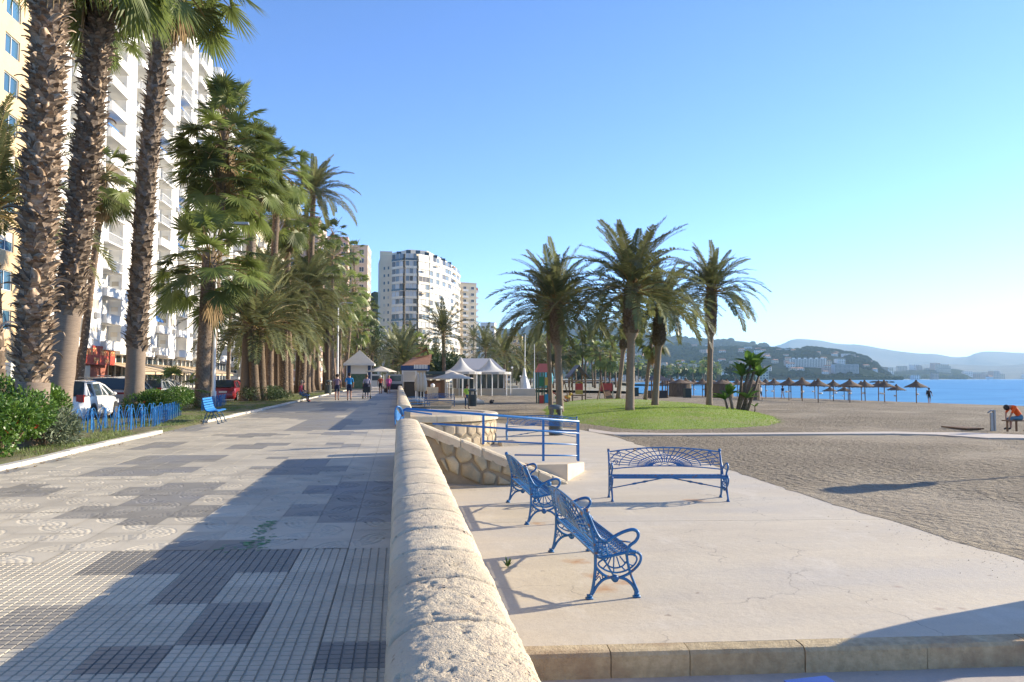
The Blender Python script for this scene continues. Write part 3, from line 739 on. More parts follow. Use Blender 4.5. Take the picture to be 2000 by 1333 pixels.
def coping(y0,y1,root,nl,ny,amp,name='coping_stone',seed=0):
    pr=wprof(ny); X=[];Y=[];Z=[]
    for i in range(nl+1):
        y=y0+(y1-y0)*i/nl; e=min(y-y0,y1-y)
        rx=[];ry=[];rz=[]
        for q,(x,z) in enumerate(pr):
            cx=.182; nx_,nz_=(x-cx),(z+.16); l=max(1e-6,hypot(nx_,nz_)); nx_/=l;nz_/=l
            d=0
            if 0<q<len(pr)-1:
                d=amp*(.005*noise.noise((x*4+seed,y*4,z*4))+.0048*noise.noise((x*19,y*19+seed,z*19))+.0032*noise.noise((x*60,y*60+seed,z*60)))
                pit=noise.noise((x*38+3,y*55,z*38+seed)); m_=noise.noise((x*3.3,y*3.3,seed*.37+5))
                if pit>.30 and m_>.08: d-=amp*.015*(pit-.30)/.4
                ew=.016*(1+1.2*noise.noise((x*13,seed,z*13)))
                if e<ew: d-=.030*(1-e/ew)**1.3 + (.004*max(0,noise.noise((x*30,seed*3,1))))
            rx.append(x+nx_*d); ry.append(y+ (.004*noise.noise((x*20,seed,2)) if e<1e-6 else 0)); rz.append(ZT+z+nz_*d)
        X.append(rx);Y.append(ry);Z.append(rz)
    X=np.array(X);Y=np.array(Y);Z=np.array(Z); me=ngrid(name,X,Y,Z,STONE)
    # end caps
    import bmesh
    bm=bmesh.new(); bm.from_mesh(me); bm.verts.ensure_lookup_table(); k=len(pr)
    for r0 in (0,nl):
        try: bm.faces.new([bm.verts[r0*k+i] for i in range(k)])
        except ValueError: pass
    bmesh.ops.recalc_face_normals(bm,faces=bm.faces); bm.to_mesh(me); bm.free()
    return inst(name,me,root)
def sea_wall():
    root=empty('sea_wall',(0,0,0),0,'long low stone wall with pale rounded coping between paved promenade and lower plaza','wall')
    MB().box(.0,-1,-1.0,.36,14.66,ZT-.2).build('wall_body',WALLM,root)
    y=.3; k=0
    while y<14.6:
        L=(.50,.47,.55,.6,.52)[k%5]; 
        if y+L>14.3: L=14.68-y
        near=y<2.6
        coping(y+.003,y+L-.003,root,70 if near else (30 if y<6 else 10),70 if near else (30 if y<6 else 14),1.0,seed=k*1.7); y+=L; k+=1
    r2=empty('sea_wall',(0,0,0),0,'far stretch of pale coped wall beyond the steps, running along the promenade','wall')
    MB().box(.0,22.5,-1.0,.36,175,ZT-.2).build('wall_body',WALLM,r2)
    y=22.48; k=0
    while y<44: coping(y+.004,y+.716,r2,4,12,.7,seed=k*2.3); y+=.72; k+=1
    coping(y+.004,175,r2,60,10,.6)
sea_wall()
def ramp():
    root=empty('stair_wall',(0,15,0),0,'sloping stone wall with honeycomb masonry and pale coping beside the steps down to the plaza','wall')
    Y0=15.0; T=.36
    def O(m): return m
    a=PY(839,826,Y0); b=PY(1113,940,Y0-.02)
    x0,z0=.42,a.z; x1,z1=3.36,-.60
    sl=(z1-z0)/(x1-x0); zz=lambda x: z0+sl*(x-x0)
    th=.20
    MB().add([(x0-.06,0.0,ZP-.05),(x1,0.0,ZP-.05),(x1,0.0,zz(x1)-th+.16),(x0-.06,0.0,zz(x0)-th),(x0-.06,T,ZP-.05),(x1,T,ZP-.05),(x1,T,zz(x1)-th+.16),(x0-.06,T,zz(x0)-th)],
        [(0,1,2,3),(7,6,5,4),(0,4,5,1),(1,5,6,2),(2,6,7,3),(3,7,4,0)]).build('wall_body',M['mortar'],root)
    # coping stones
    cuts=[x0,x0+.80,x0+1.22,x0+1.75,x0+2.35,x0+2.62,x1]
    for i in range(6):
        xa,xb=cuts[i]+.006,cuts[i+1]-.006; mb=MB(); n=10; vs=[];fs=[]
        for j in range(n+1):
            x=xa+(xb-xa)*j/n; z=zz(x); e=.01 if j in(0,n) else 0
            ring=[(-.05+e,-th),( -.055+e,-.04-e),(-.02,-.002-e),(T*.5,.006-e),(T+.02,-.002-e),(T+.05,-.04-e),(T+.05,-th)]
            for (yy,dz) in ring:
                w_=.008*noise.noise((x*7,yy*7,dz*7+i)); vs.append((x,yy+w_,max(z+dz+w_,ZP-.02)))
        m=7
        for j in range(n):
            for q in range(m): fs.append((j*m+q,j*m+(q+1)%m,(j+1)*m+(q+1)%m,(j+1)*m+q))
        fs+=[tuple(range(m))[::-1],tuple(range(n*m,(n+1)*m))]; mb.add(vs,fs).build('coping_stone',STONE,root,smooth=False)
    # face stones, outlines read on the wall plane
    st=[[(462,412),(500,400),(603,440),(595,538),(525,572),(500,555),(470,470)],[(632,458),(775,512),(780,590),(740,622),(660,640),(612,560)],[(800,530),(925,565),(930,690),(880,722),(800,612)],
        [(962,582),(1088,620),(1060,738),(948,700)],[(1104,632),(1290,700),(1290,742),(1200,780),(1078,745)],[(512,588),(590,562),(650,642),(640,762),(560,720)],[(672,652),(770,632),(868,742),(860,850),(672,772)],
        [(892,737),(940,717),(1022,762),(1000,852),(890,862)],[(1042,768),(1160,830),(1160,858),(1036,854)],[(1220,790),(1300,752),(1420,765),(1500,800),(1400,850),(1190,855)],[(390,372),(440,385),(455,460),(430,440)],[(455,600),(495,590),(545,735),(510,700)]]
    SM=[mat('honey_stone',(.50,.41,.26),.92,(.40,.33,.21),7,bump=.7,bscale=22,bdist=.03,rand=.25,col3=(.30,.27,.19),s3=3)]
    for s in st:
        P=[PY(770+u/5.128,780+v/5.128,Y0) for u,v in s]; c=sum(P,Vector())/len(P)
        B=[(p.x,p.z) for p in P]; L=[]
        for i in range(len(B)):
            o_=Vector(B[i]); p_=Vector(B[i-1]); q_=Vector(B[(i+1)%len(B)])
            L+= [o_.lerp(p_,.16),o_.lerp((p_+q_)/2,.05),o_.lerp(q_,.16)]
        n=len(L); vs=[]; c2=Vector((c.x,c.z))
        for k,(sc,dy) in enumerate(((1.0,.005),(.97,-.025),(.88,-.045),(.55,-.052))):
            for q in L:
                w_=q-c2; p=c2+w_*sc; vs.append((p.x,dy+.012*noise.noise((p.x*9,p.y*9,k*.1)),p.y))
        vs.append((c2.x,-.055,c2.y)); fs=[]
        for k in range(3):
            for i in range(n): fs.append((k*n+i,k*n+(i+1)%n,(k+1)*n+(i+1)%n,(k+1)*n+i))
        for i in range(n): fs.append((3*n+i,3*n+(i+1)%n,4*n))
        lo=min(v[2] for v in vs)
        vs=[(x,y,max(z,ZP)) for x,y,z in vs]
        MB().add(vs,fs).build('stone',SM,root,smooth=True)
    # footing and end block
    MB().prism([(.36,-.3),(1.5,-.28),(1.95,-.08),(1.9,.02),(.36,.02)],ZP-.05,lambda x,y:ZP+.10-.05*x).build('footing',WALLM,root)
    PB=mat('pale_end_block',(.60,.50,.37),.9,(.52,.43,.31),3,bump=.3,bscale=14)
    mb=MB(); g1=G(1114,940,ZP); g2=G(1141,921,ZP); pl=[(2.8,.42),(g1.x-.05,.42),(g2.x,g2.y-15),(g2.x+.0,2.15),(2.75,2.15)]
    mb.prism(pl,ZP-.05,lambda x,y: ZP+.20+.09*max(0,2.0-y)).build('end_block',PB,root)
    # steps
    for i in range(7):
        xa=.36+i*.36; z=-.09*(i+1)
        MB().box(xa,T+.003,ZP-.05,xa+.38,1.9,z).build('step',STONE,root)
    # the paved landing edge
    MB().box(-.02,-.3,-.9,.355,7.5,-.004).build('landing_edge',PAV_L,root)
ramp()
def platform():
    root=empty('round_platform',(0,0,0),0,'low round ended stone platform with pale coping and hexagonal facing behind the blue railing','platform')
    yc=25.2; r=2.5; xr=.75; zt=.36
    # outline (front straight, semicircle, back straight)
    def outl(rr,n=28): return [(.36,yc-rr)]+[(xr+rr*cos(a),yc+rr*sin(a)) for a in [(-pi/2+pi*i/n) for i in range(n+1)]]+[(.36,yc+rr)]
    MB().prism(outl(r-.06),ZP-.05,zt-.24).build('core',M['mortar'],root)
    MB().prism(outl(r-.42),zt-.23,zt-.035).build('top_fill',mat('grey_pink_fill',(.36,.31,.27),.9,(.30,.25,.22),2,bump=.4,bscale=20),root)
    # coping segments along arc length
    def pt(s,rad):
        L1=xr-.36
        if s<L1: return (.36+s,yc-rad),(0,-1)
        a=(s-L1)/r
        if a<pi: t=-pi/2+a; return (xr+rad*cos(t),yc+rad*sin(t)),(cos(t),sin(t))
        q=s-L1-pi*r; return (xr-q,yc+rad),(0,1)
    tot=2*(xr-.36)+pi*r; n=11
    for i in range(n):
        s0,s1=tot*i/n+.006,tot*(i+1)/n-.006; mb=MB(); vs=[];fs=[]; k=8
        for j in range(k+1):
            s=s0+(s1-s0)*j/k
            for rad,z in ((r-.45,-.22),(r-.45,-.02),(r-.40,0),(r-.05,.0),(r+.02,-.04),(r+.03,-.20),(r+.0,-.22)):
                (x,y),_n=pt(s,rad); w_=.006*noise.noise((x*6,y*6,z*8)); vs.append((x,y,zt+z+w_))
        m=7
        for j in range(k):
            for q in range(m): fs.append((j*m+q,(j+1)*m+q,(j+1)*m+(q+1)%m,j*m+(q+1)%m))
        fs+=[tuple(range(m)),tuple(range(k*m,(k+1)*m))[::-1]]
        mb.add(vs,fs).build('coping_stone',STONE,root)
    SMr=mat('facing_stone',(.50,.40,.27),.92,(.42,.33,.22),5,bump=.5,bscale=18,rand=.18)
    # hexagonal facing stones
    sw=.40; 
    rows=[(ZP+.0,ZP+.36,0),(ZP+.33,ZP+.77,.5)]
    for (za,zb,o_) in rows:
        s=.02+o_*sw
        while s<tot*.55:
            zc=(za+zb)/2; h=(zb-za)/2-.012; hex_=[(-.5,-.45),(0,-1.0 if o_ else -.95),(.5,-.45),(.5,.55),(0,1.0 if not o_ else .95),(-.5,.55)]
            vs=[]
            for k,(sc,dr) in enumerate(((1,-.01),(.93,.02),(.7,.032))):
                for (u,v) in hex_:
                    (x,y),nn=pt(max(0,s+sw*.5+u*(sw-.045)*sc),r-.06+dr); vs.append((x,y,min(max(zc+v*h*sc,ZP),zt-.23)))
            fs=[]
            for k in range(2):
                for i in range(6): fs.append((k*6+i,k*6+(i+1)%6,(k+1)*6+(i+1)%6,(k+1)*6+i))
            fs.append(tuple(range(12,18)))
            MB().add(vs,fs).build('stone',SMr,root); s+=sw
    MB().prism([(3.2,yc-1.7),(3.75,yc-1.5),(3.7,yc-.6),(3.2,yc-.7)],ZP-.05,ZP+.11).build('footing',STONE,root)
platform()
def railing():
    root=empty('handrail',(0,16.9,0),0,'blue painted tube railing guarding the steps, with three posts','railing')
    Y=16.9; q=lambda px,py:(PY(px,py,Y).x,0,PY(px,py,Y).z)
    tube=lambda nm,pts,r=.024,n=10: MB().tube(pts,r,n).build(nm,M['blue_rail'],root,smooth=True)
    s=q(787,799); e=q(1131,824)
    tube('top_rail',bez([(s[0]-.0,0,s[2]-.24),(s[0],0,s[2]-.06),(s[0]+.08,0,s[2]+.0)],5)+[e],.028)
    for nm,a,b in (('rail',(845,828),(1131,847)),('rail',(945,862),(1131,869)),('rail',(1005,889),(1131,890.5))):
        tube(nm,[q(*a),q(*b)],.017 if a[0]>900 else .022)
    for px,pt,pb in ((944,812,868),(1061,819,901),(1129,824,901)):
        a=q(px,pt);b=q(px,pb); MB().box(a[0]-.026,-.018,b[2],a[0]+.026,.018,a[2]).build('post',M['blue_rail'],root)
    x=e[0]; MB().box(x+.02-.02,.25,q(1130,901)[2],x+.06,.29,e[2]).build('post',M['blue_rail'],root)
    # second rail on the far side, and the flat loops at the head of the steps
    MB().box(s[0]-.03,-.02,-.02,s[0]+.03,.02,s[2]-.05).build('post',M['blue_rail'],root)
    mb=MB(); lp=[(s[0]-.16,-.25,.44),(s[0]-.17,-.3,.70),(s[0]-.14,-.32,.84),(s[0]-.06,-.2,.80),(s[0]-.01,-.02,.62),(s[0]-.01,-.0,.46)]
    mb.tube(bez(lp,5),.04,8,flat=.45).build('rail_end_loop',M['blue_rail'],root,smooth=True)
    mb=MB(); mb.add([(s[0]-.15,-.3,.80),(s[0]-.02,-.05,.62),(s[0]-.02,-.05,.40),(s[0]-.15,-.28,.58),(s[0]-.14,-.32,.80),(s[0]-.01,-.07,.62),(s[0]-.01,-.07,.40),(s[0]-.14,-.30,.58)],
        [(0,1,2,3),(7,6,5,4),(0,4,5,1),(1,5,6,2),(2,6,7,3),(3,7,4,0)]).build('end_plate',M['blue_rail'],root)
    MB().tube([(0.05,3.6,.62),(.5,3.6,.56),(.9,3.6,.50)],.024,8).build('rail',M['blue_rail'],root)
    MB().tube([(0.08,3.6,-.02),(.08,3.6,.62)],.024,8).build('post',M['blue_rail'],root)
railing()
# =================================================================== BENCHES
def E(y,z,u=.001817): return ((y-1075)*u,(1155-z)*u)
def iron_bench():
    root=empty('cast_iron_bench'); L=1.98; bl=M['blue']
    def end(x):
        mb=MB(); T=lambda pts,r=.013,fl=1.0,closed=False,n=6,sm=5: mb.tube([(x,a,b) for a,b in [(p.x,p.y) for p in bez([(q[0],q[1],0) for q in pts],sm)]],r,n,flat=fl,closed=closed)
        P=lambda *a:[E(*q) for q in a]
        T(P((1068,1150),(1085,1100),(1098,1010),(1100,930),(1098,880),(1080,800),(1045,705)),.016)
        T(P((1045,705),(1062,712),(1095,790),(1125,840),(1160,862)),.014)
        # pierced panel between back upright and its front curve
        for a,b in (((1078,770),(1096,795)),((1085,800),(1112,825)),((1092,830),(1135,845)),((1096,860),(1150,868)),((1100,890),(1155,890)),((1100,915),(1160,912)),((1120,840),(1112,920)),((1140,852),(1135,925)),((1158,865),(1165,935)),((1096,850),(1108,925))): T(P(a,b),.007,sm=2)
        mb.tube([(x-.02,)+E(1052,700),(x+.02,)+E(1052,700)],.03,8)
        T(P((1160,862),(1195,838),(1250,812),(1300,800),(1328,810),(1334,835),(1318,862),(1292,880),(1278,900),(1270,935)),.017)
        T(P((1210,850),(1250,860),(1290,865)),.008,sm=2)
        # seat side
        T(P((1100,925),(1130,942),(1200,932),(1290,915),(1325,918)),.015)
        # scroll loop under the seat
        T(P((1325,918),(1345,935),(1345,965),(1320,1000),(1270,1035),(1210,1050),(1150,1035),(1110,1000),(1098,975)),.014)
        T(P((1280,930),(1315,935),(1325,960),(1305,990),(1260,1015),(1205,1022),(1150,1005),(1115,975),(1140,952),(1165,940)),.009)
        T(P((1148,958),(1170,985),(1205,998),(1245,990),(1270,965)),.008)
        for a,b in (((1200,940),(1198,998)),((1185,940),(1165,985)),((1215,940),(1232,992)),((1170,945),(1150,968)),((1232,938),(1262,975)),((1198,998),(1200,1022)),((1160,980),(1140,1000)),((1240,990),(1262,1014)),((1265,972),(1305,990))): T(P(a,b),.007,sm=2)
        mb.tube([(x-.016,)+E(1205,1052),(x+.016,)+E(1205,1052)],.036,10)
        # legs and arch
        T(P((1062,1150),(1085,1125),(1110,1085),(1145,1055),(1190,1045),(1225,1047),(1265,1060),(1300,1090),(1318,1125),(1325,1150)),.015)
        T(P((1270,935),(1278,985),(1290,1030),(1312,1085),(1328,1125),(1322,1150)),.014)
        for a,b,c_ in (((1108,990),(1118,1020),(1102,1045)),((1108,1025),(1130,1020),(1140,1050)),((1100,1060),(1120,1040),(1130,1060))): T(P(a,b,c_),.006,sm=4)
        for fy in (1066,1322):
            y,z=E(fy,1150); mb.box(x-.022,y-.035,0,x+.022,y+.035,.018); mb.box(x-.016,y-.022,.018,x+.016,y+.022,.045)
        return mb.build('end_frame',bl,root,smooth=True)
    end(0); end(L)
    yb=lambda z: .06-.115*max(0,(z-.45))/.38*1.0
    # backrest: arched frame, spokes and webs
    mb=MB(); cxm=L/2
    top=lambda x: .795+.075*(1-((x-cxm)/(L/2))**2)
    bot=lambda x: .50+.055*(1-((x-cxm)/(L/2))**2)
    Pt=lambda x,z:(x,yb(z)-.02*(1-((x-cxm)/(L/2))**2),z)
    N=24; line=lambda f,x0,x1,r: mb.tube([Pt(x0+(x1-x0)*i/N,f(x0+(x1-x0)*i/N)) for i in range(N+1)],r,5)
    line(top,.0,L,.013); line(bot,.0,L,.011)
    ns=23
    for i in range(ns):
        a=pi*(i+.5)/ns; dx,dz=cos(a),sin(a); ex=cxm+ (L/2-.05)*(dx*abs(dx)**.0)*1.0
        # rays from hub to frame
        t0=.16; p0=(cxm+dx*.22,.555+dz*.07)
        # march outward until top or side met
        t=1.0; X_=cxm+dx*L*.5*.96; Zt_=.555+dz*.07+ (dz*.62+.02)
        k=0
        for s in range(1,60):
            f=s/60; x=cxm+dx*(.22+(L*.5-.25)*f*1.25); z=.555+dz*(.07+.42*f*1.0)
            if z>top(x)-.003 or abs(x-cxm)>L/2-.03: break
        mb.tube([Pt(*p0),Pt(x,z)],.0095,4)
    for k,f in enumerate((.0,.13,.28,.45,.64,.84)):
        pts=[]
        for i in range(25):
            a=pi*i/24; x=cxm+cos(a)*(.22+(L*.5-.25)*f*1.25); z=.555+sin(a)*(.07+.42*f)
            if z<top(x)-.004 and abs(x-cxm)<L/2-.02 and z>bot(x): pts.append(Pt(x,z))
            elif len(pts)>1: mb.tube(pts,.0095,4); pts=[]
            else: pts=[]
        if len(pts)>1: mb.tube(pts,.0095,4)
    for sg in (-1,1):   # scrolls in the corners and the centre
        for (ox,oz,rr_) in ((.80,.74,.045),(.86,.62,.05)):
            mb.tube([Pt(cxm+sg*(ox+rr_*(1-i/14)*cos(i*.55)),oz+rr_*(1-i/14)*sin(i*.55)) for i in range(12)],.009,4)
        mb.tube([Pt(cxm+sg*(.08+.05*cos(q)),.66+.07*sin(q)) for q in [i*.5 for i in range(10)]],.007,4)
        mb.tube([Pt(cxm+sg*x,z) for x,z in ((.0,.70),(.05,.74),(.02,.78),(0,.80))],.007,4)
        mb.tube([Pt(cxm+sg*x,z) for x,z in ((.0,.60),(.08,.57),(.17,.58),(.2,.63))],.007,4)
    mb.build('backrest',bl,root)
    # seat: gently dished lattice, tilted down to the back
    mb=MB(); sz=lambda y: .405+ (y-.06)*.085 - .018*sin(pi*min(1,max(0,(y-.06)/.38)))
    ys=[.055,.13,.205,.28,.355,.425]
    for j,y in enumerate(ys): mb.tube([(x,y,sz(y)) for x in (0,L*.25,L*.5,L*.75,L)],.011 if j in(0,5) else .007,5)
    n=27
    for i in range(n):
        xa=L*i/n; xb=L*(i+1)/n
        for j in range(5):
            a=(xa,ys[j],sz(ys[j])); b=(xb,ys[j+1],sz(ys[j+1])); c=(xb,ys[j],sz(ys[j])); d=(xa,ys[j+1],sz(ys[j+1]))
            mb.tube([a,b],.0055,4,caps=False); mb.tube([c,d],.0055,4,caps=False)
    mb.tube([(x,.435,.432-.028) for x in (0,L/2,L)],.012,4,flat=2)
    mb.build('seat',bl,root)
    for s in (0,1):
        x0,x1=(0,cxm) if s==0 else (L,cxm); p0=Vector((x0,.235,.195)); p1=Vector((x1,.235,.385)); pts=[];rs=[]
        for i in range(31):
            t=i/30; pts.append(p0.lerp(p1,t)); rs.append(.010+.011*(exp(-((t-.42)/.035)**2)+exp(-((t-.60)/.035)**2))+.005*exp(-((t-.51)/.02)**2))
        MB().tube(pts,rs,7).build('brace',bl,root,smooth=True)
    return root
B0=iron_bench()
def place_bench(o,p,rz,label):
    o.location=p; o.rotation_euler=(0,0,rz); tag(o,label,'bench','blue cast iron benches on the plaza')
def along(a,b): return atan2((b-a).y,(b-a).x)
# local x runs along the bench, local +y is its front; front faces beach (+X world) for the pair along the wall
b1n,b1f=G(1157,1174,ZP),G(1079,1079,ZP); b2n,b2f=G(1036,1031,ZP),G(994,982,ZP)
place_bench(B0,b1f,along(b1f,b1n),'blue cast iron bench seen from behind, the nearest on the plaza')
q=copy_tree(B0); place_bench(q,b2f,along(b2f,b2n),'blue cast iron bench just beyond the nearest one, by the sloping wall')
b3l,b3r=G(1197,972,ZP),G(1408,972,ZP)
q=copy_tree(B0); place_bench(q,b3r,along(b3r,b3l),'dark blue iron bench on the plaza facing along it, seen through its pierced back')
b4l,b4r=G(1003,866,ZP),G(1133,867,ZP)
q=copy_tree(B0); q.scale=(1.16,1,1); place_bench(q,b4r+Vector((0,.45,0)),along(b4r,b4l),'blue iron bench standing behind the blue railing near the grey litter bin')

def slat_bench():
    root=empty('slatted_bench'); L=1.75; bl=M['blue_light']; dk=mat('bench_iron_blue_grey',(.02,.07,.12),.5)
    prof=[(0.02,.80),(.035,.72),(.055,.64),(.075,.56),(.10,.49),(.14,.435),(.20,.41),(.27,.405),(.34,.415),(.41,.425),(.47,.415)]
    for i,(y,z) in enumerate(prof):
        y2,z2=prof[min(i+1,len(prof)-1)] if i<len(prof)-1 else (y+.05,z-.03); y0_,z0_=prof[max(i-1,0)]
        t=Vector((y2-y0_,z2-z0_)).normalized(); n=Vector((-t.y,t.x)) ; h=.029; d=.009
        mb=MB(); c=[(y-t.x*h+n.x*d,z-t.y*h+n.y*d),(y+t.x*h+n.x*d,z+t.y*h+n.y*d),(y+t.x*h-n.x*d,z+t.y*h-n.y*d),(y-t.x*h-n.x*d,z-t.y*h-n.y*d)]
        mb.add([(0,a,b) for a,b in c]+[(L,a,b) for a,b in c],[(0,1,2,3),(7,6,5,4),(0,4,5,1),(1,5,6,2),(2,6,7,3),(3,7,4,0)]).build('slat',bl,root)
    for x in (.12,L/2,L-.12):
        mb=MB(); mb.tube([(x,a,b) for a,b in [(p.x,p.y) for p in bez([(p[0]-.02,p[1]-.02,0) for p in prof[::2]],3)]],.016,5)
        mb.tube([(x,.16,.40),(x,.10,.25),(x,.02,.0)],.018,5); mb.tube([(x,.30,.39),(x,.42,.22),(x,.50,.0)],.018,5); mb.tube([(x,.07,.18),(x,.23,.27),(x,.44,.18)],.012,5)
        mb.box(x-.03,-.03,0,x+.03,.06,.02); mb.box(x-.03,.46,0,x+.03,.55,.02); mb.build('leg_frame',dk,root)
    return root
SB=slat_bench()
def place_sb(o,p,rz,label): o.location=p; o.rotation_euler=(0,0,rz); tag(o,label,'bench','light blue slatted benches beside the planting bed')
sb1=G(421,829,0); place_sb(SB,sb1+Vector((-.55,1.72,0)),radians(-86),'bright blue slatted bench on the promenade kerb, empty and nearest')
q=copy_tree(SB); p=G(597,786,0); place_sb(q,p+Vector((-.45,1.9,0)),radians(-88),'blue slatted bench with two people sitting on it beside the dark hedge')
# =================================================================== PALMS
def bendpath(L,e0,bend,n,side=0.0):
    """curve in the x-z plane starting at elevation e0, drooping by `bend` radians along its length"""
    pts=[Vector((0,0,0))]; e=e0
    for i in range(n):
        t=(i+.5)/n; e=e0-bend*t**1.3; pts.append(pts[-1]+Vector((cos(e),side*t,sin(e)))*(L/n))
    return pts
def fan_frond(e0,bend,seed,dry=False,pet=1.35,Rf=.86,nseg=30):
    rr=random.Random(seed); mb=MB(); P=bendpath(pet,e0,bend,5); 
    mb.tube(P,[.03,.024,.02,.017,.014,.012],4,m=1,caps=False)
    tip=P[-1]; ax=(P[-1]-P[-2]).normalized(); side=Vector((0,1,0)); nrm=ax.cross(side)*-1
    if nrm.z<0 and not dry: pass
    spread=radians(118 if not dry else 60)
    wk=.80
    hang=.42 if not dry else .9
    for i in range(nseg):
        a=-spread+2*spread*i/(nseg-1)+rr.uniform(-.02,.02); d=ax*cos(a)+side*sin(a); R_=Rf*(1-.22*abs(a/spread)**2)*rr.uniform(.9,1.06)
        wv=d.cross(nrm).normalized(); drop=hang*(.25+.75*rr.random())
        prev=None; rows=[]
        for k,t in enumerate((0.02,.30,.58,.8,1.0)):
            hw=[.006,.032,.044,.022,.003][k]*Rf*(30/nseg)*.86
            c=tip+d*(R_*t)-nrm*(.10*R_*sin(t*pi)*.0)
            droop=(t**2.6)*drop*R_*.8 if t>.4 else (t**2.6)*drop*R_*.8
            c=c+nrm*(.16*R_*(t-t*t)*cos(a*1.2)) - Vector((0,0,droop))
            if t>.5: c=c-d*(droop*.35)
            fold=.45*hw
            rows.append((c-wv*hw+nrm*fold*.6, c-nrm*fold*.4, c+wv*hw+nrm*fold*.6))
        b=len(mb.v)
        for r in rows: mb.v.extend([tuple(x) for x in r])
        for k in range(4):
            for s in (0,1): mb.f.append((b+k*3+s,b+k*3+s+1,b+k*3+s+4,b+k*3+s+3)); mb.m.append(0)
    return mb
def date_frond(e0,bend,seed,L=3.9,npair=54):
    rr=random.Random(seed); mb=MB(); n=10; P=bendpath(L,e0,bend,n,side=rr.uniform(-.12,.12))
    mb.tube(P[::2],[.035,.026,.018,.012,.008,.004],4,m=1,caps=False)
    def at(t):
        q=t*n; i=min(int(q),n-1); return P[i].lerp(P[i+1],q-i),(P[i+1]-P[i]).normalized()
    for i in range(npair):
        t=.16+.84*i/(npair-1); p,d=at(t); side=Vector((0,1,0)); up=side.cross(d)*-1 if False else d.cross(side)*-1
        up=d.cross(Vector((0,1,0))); up=up if up.z>0 or abs(d.z)>.99 else -up
        ll=(.30+.34*sin(pi*min(1,t*1.02))**.7)*(1-.35*t)*rr.uniform(.85,1.1)*L/3.9
        for s in (-1,1):
            f=.55+.5*t; v=(d*f+side*s*1.0+up*(.35+rr.uniform(-.25,.3))).normalized()
            wv=d*.5*(1 if True else 1); hw=.030*L/3.9*(54/npair)**.8
            q1=p+v*ll*.5-Vector((0,0,.02)); q2=p+v*ll-Vector((0,0,.10*ll+.05*rr.random()))
            wd=v.cross(up).normalized()*hw
            b=len(mb.v); mb.v.extend([tuple(p-wd*.5),tuple(p+wd*.5),tuple(q1+wd),tuple(q2),tuple(q1-wd)]); mb.f.append((b,b+1,b+2,b+4)); mb.m.append(0); mb.f.append((b+4,b+2,b+3)); mb.m.append(0)
    return mb
FANE=[(1.25,.25),(.85,.5),(.45,.7),(.1,.8),(-.3,.8),(-.75,.6)]
FANM=[[fan_frond(e,b,i*10+s).mesh('fan_frond',[M['frond_fan'],M['petiole']]) for s in range(2)] for i,(e,b) in enumerate(FANE)]
FANL=[fan_frond(e,b,i*10+5,nseg=14).mesh('fan_frond_far',[M['frond_fan'],M['petiole']]) for i,(e,b) in enumerate(FANE)]
DRYM=[fan_frond(-1.1-.15*s,.4,50+s,dry=True,pet=.7,Rf=.8,nseg=16).mesh('dry_frond',[M['frond_dry'],M['frond_dry']]) for s in range(3)]
DATE=[(1.35,.55),(1.15,.95),(.9,1.2),(.62,1.4),(.30,1.45),(0.0,1.25)]
DATM=[[date_frond(e,b,i*10+s).mesh('feather_frond',[M['frond_date'],M['petiole']]) for s in range(2)] for i,(e,b) in enumerate(DATE)]
DATL=[date_frond(e,b,i*10+7,npair=26).mesh('feather_frond_far',[M['frond_date'],M['petiole']]) for i,(e,b) in enumerate(DATE)]
def boot_mesh(L,W,curl,seed):
    rr=random.Random(seed); mb=MB(); n=6; P=bendpath(L,radians(62),-.0,n); pts=[]; x=z=0; e=radians(72)
    vs=[]
    for i in range(n+1):
        t=i/n; e=radians(74)-curl*t**1.5
        if i: x+=cos(e)*L/n; z+=sin(e)*L/n
        w=W*(1-.60*t)*(1+.0*t)*.5; th=.018*(1-.5*t)
        sk=rr.uniform(-.01,.01)
        vs+= [(x-.0,-w+sk,z),(x+th*sin(e)+.5*w*.5,0+sk,z-th*cos(e)+.0),(x,w+sk,z),(x-th,0+sk,z+.01)]
    fs=[]
    for i in range(n):
        for q in range(4): fs.append((i*4+q,i*4+(q+1)%4,(i+1)*4+(q+1)%4,(i+1)*4+q))
    fs.append((n*4,n*4+1,n*4+2,n*4+3)); mb.add(vs,fs); return mb
BOOTS=[boot_mesh(.34,.24,1.0,1).mesh('boot',M['boot'],True),boot_mesh(.42,.20,1.6,2).mesh('boot',M['boot'],True),boot_mesh(.27,.28,.7,3).mesh('boot',M['boot'],True),boot_mesh(.52,.17,2.1,4).mesh('boot',M['boot'],True)]
def trunk_pts(b,t,sag=.0,n=14):
    b=Vector(b);t=Vector(t); out=[]
    for i in range(n+1):
        s=i/n; p=b.lerp(t,s); k=sag*sin(pi*s); p=p+Vector((k,0,0)); out.append(p)
    return out
def trunk(root,P,rfun,matl,n=12,name='trunk',rough=.02,rings=0):
    mb=MB(); k=len(P); res=max(k,int((P[-1]-P[0]).length*(3 if rings else 1.2))); pts=[];rs=[]
    for i in range(res+1):
        q=i/res*(k-1); a=min(int(q),k-2); pts.append(P[a].lerp(P[a+1],q-a)); rs.append(rfun(i/res)*(1+ (rings*((i%2)-.5))+random.uniform(-rough,rough)))
    mb.tube(pts,rs,n); mb2=[]
    for i,v in enumerate(mb.v):
        d=noise.noise((v[0]*1.5,v[1]*1.5,v[2]*3))*.06; c=pts[min(i//n,res)]; mb2.append((v[0]+(v[0]-c.x)*d,v[1]+(v[1]-c.y)*d,v[2]))
    mb.v=mb2; return mb.build(name,matl,root,smooth=True)
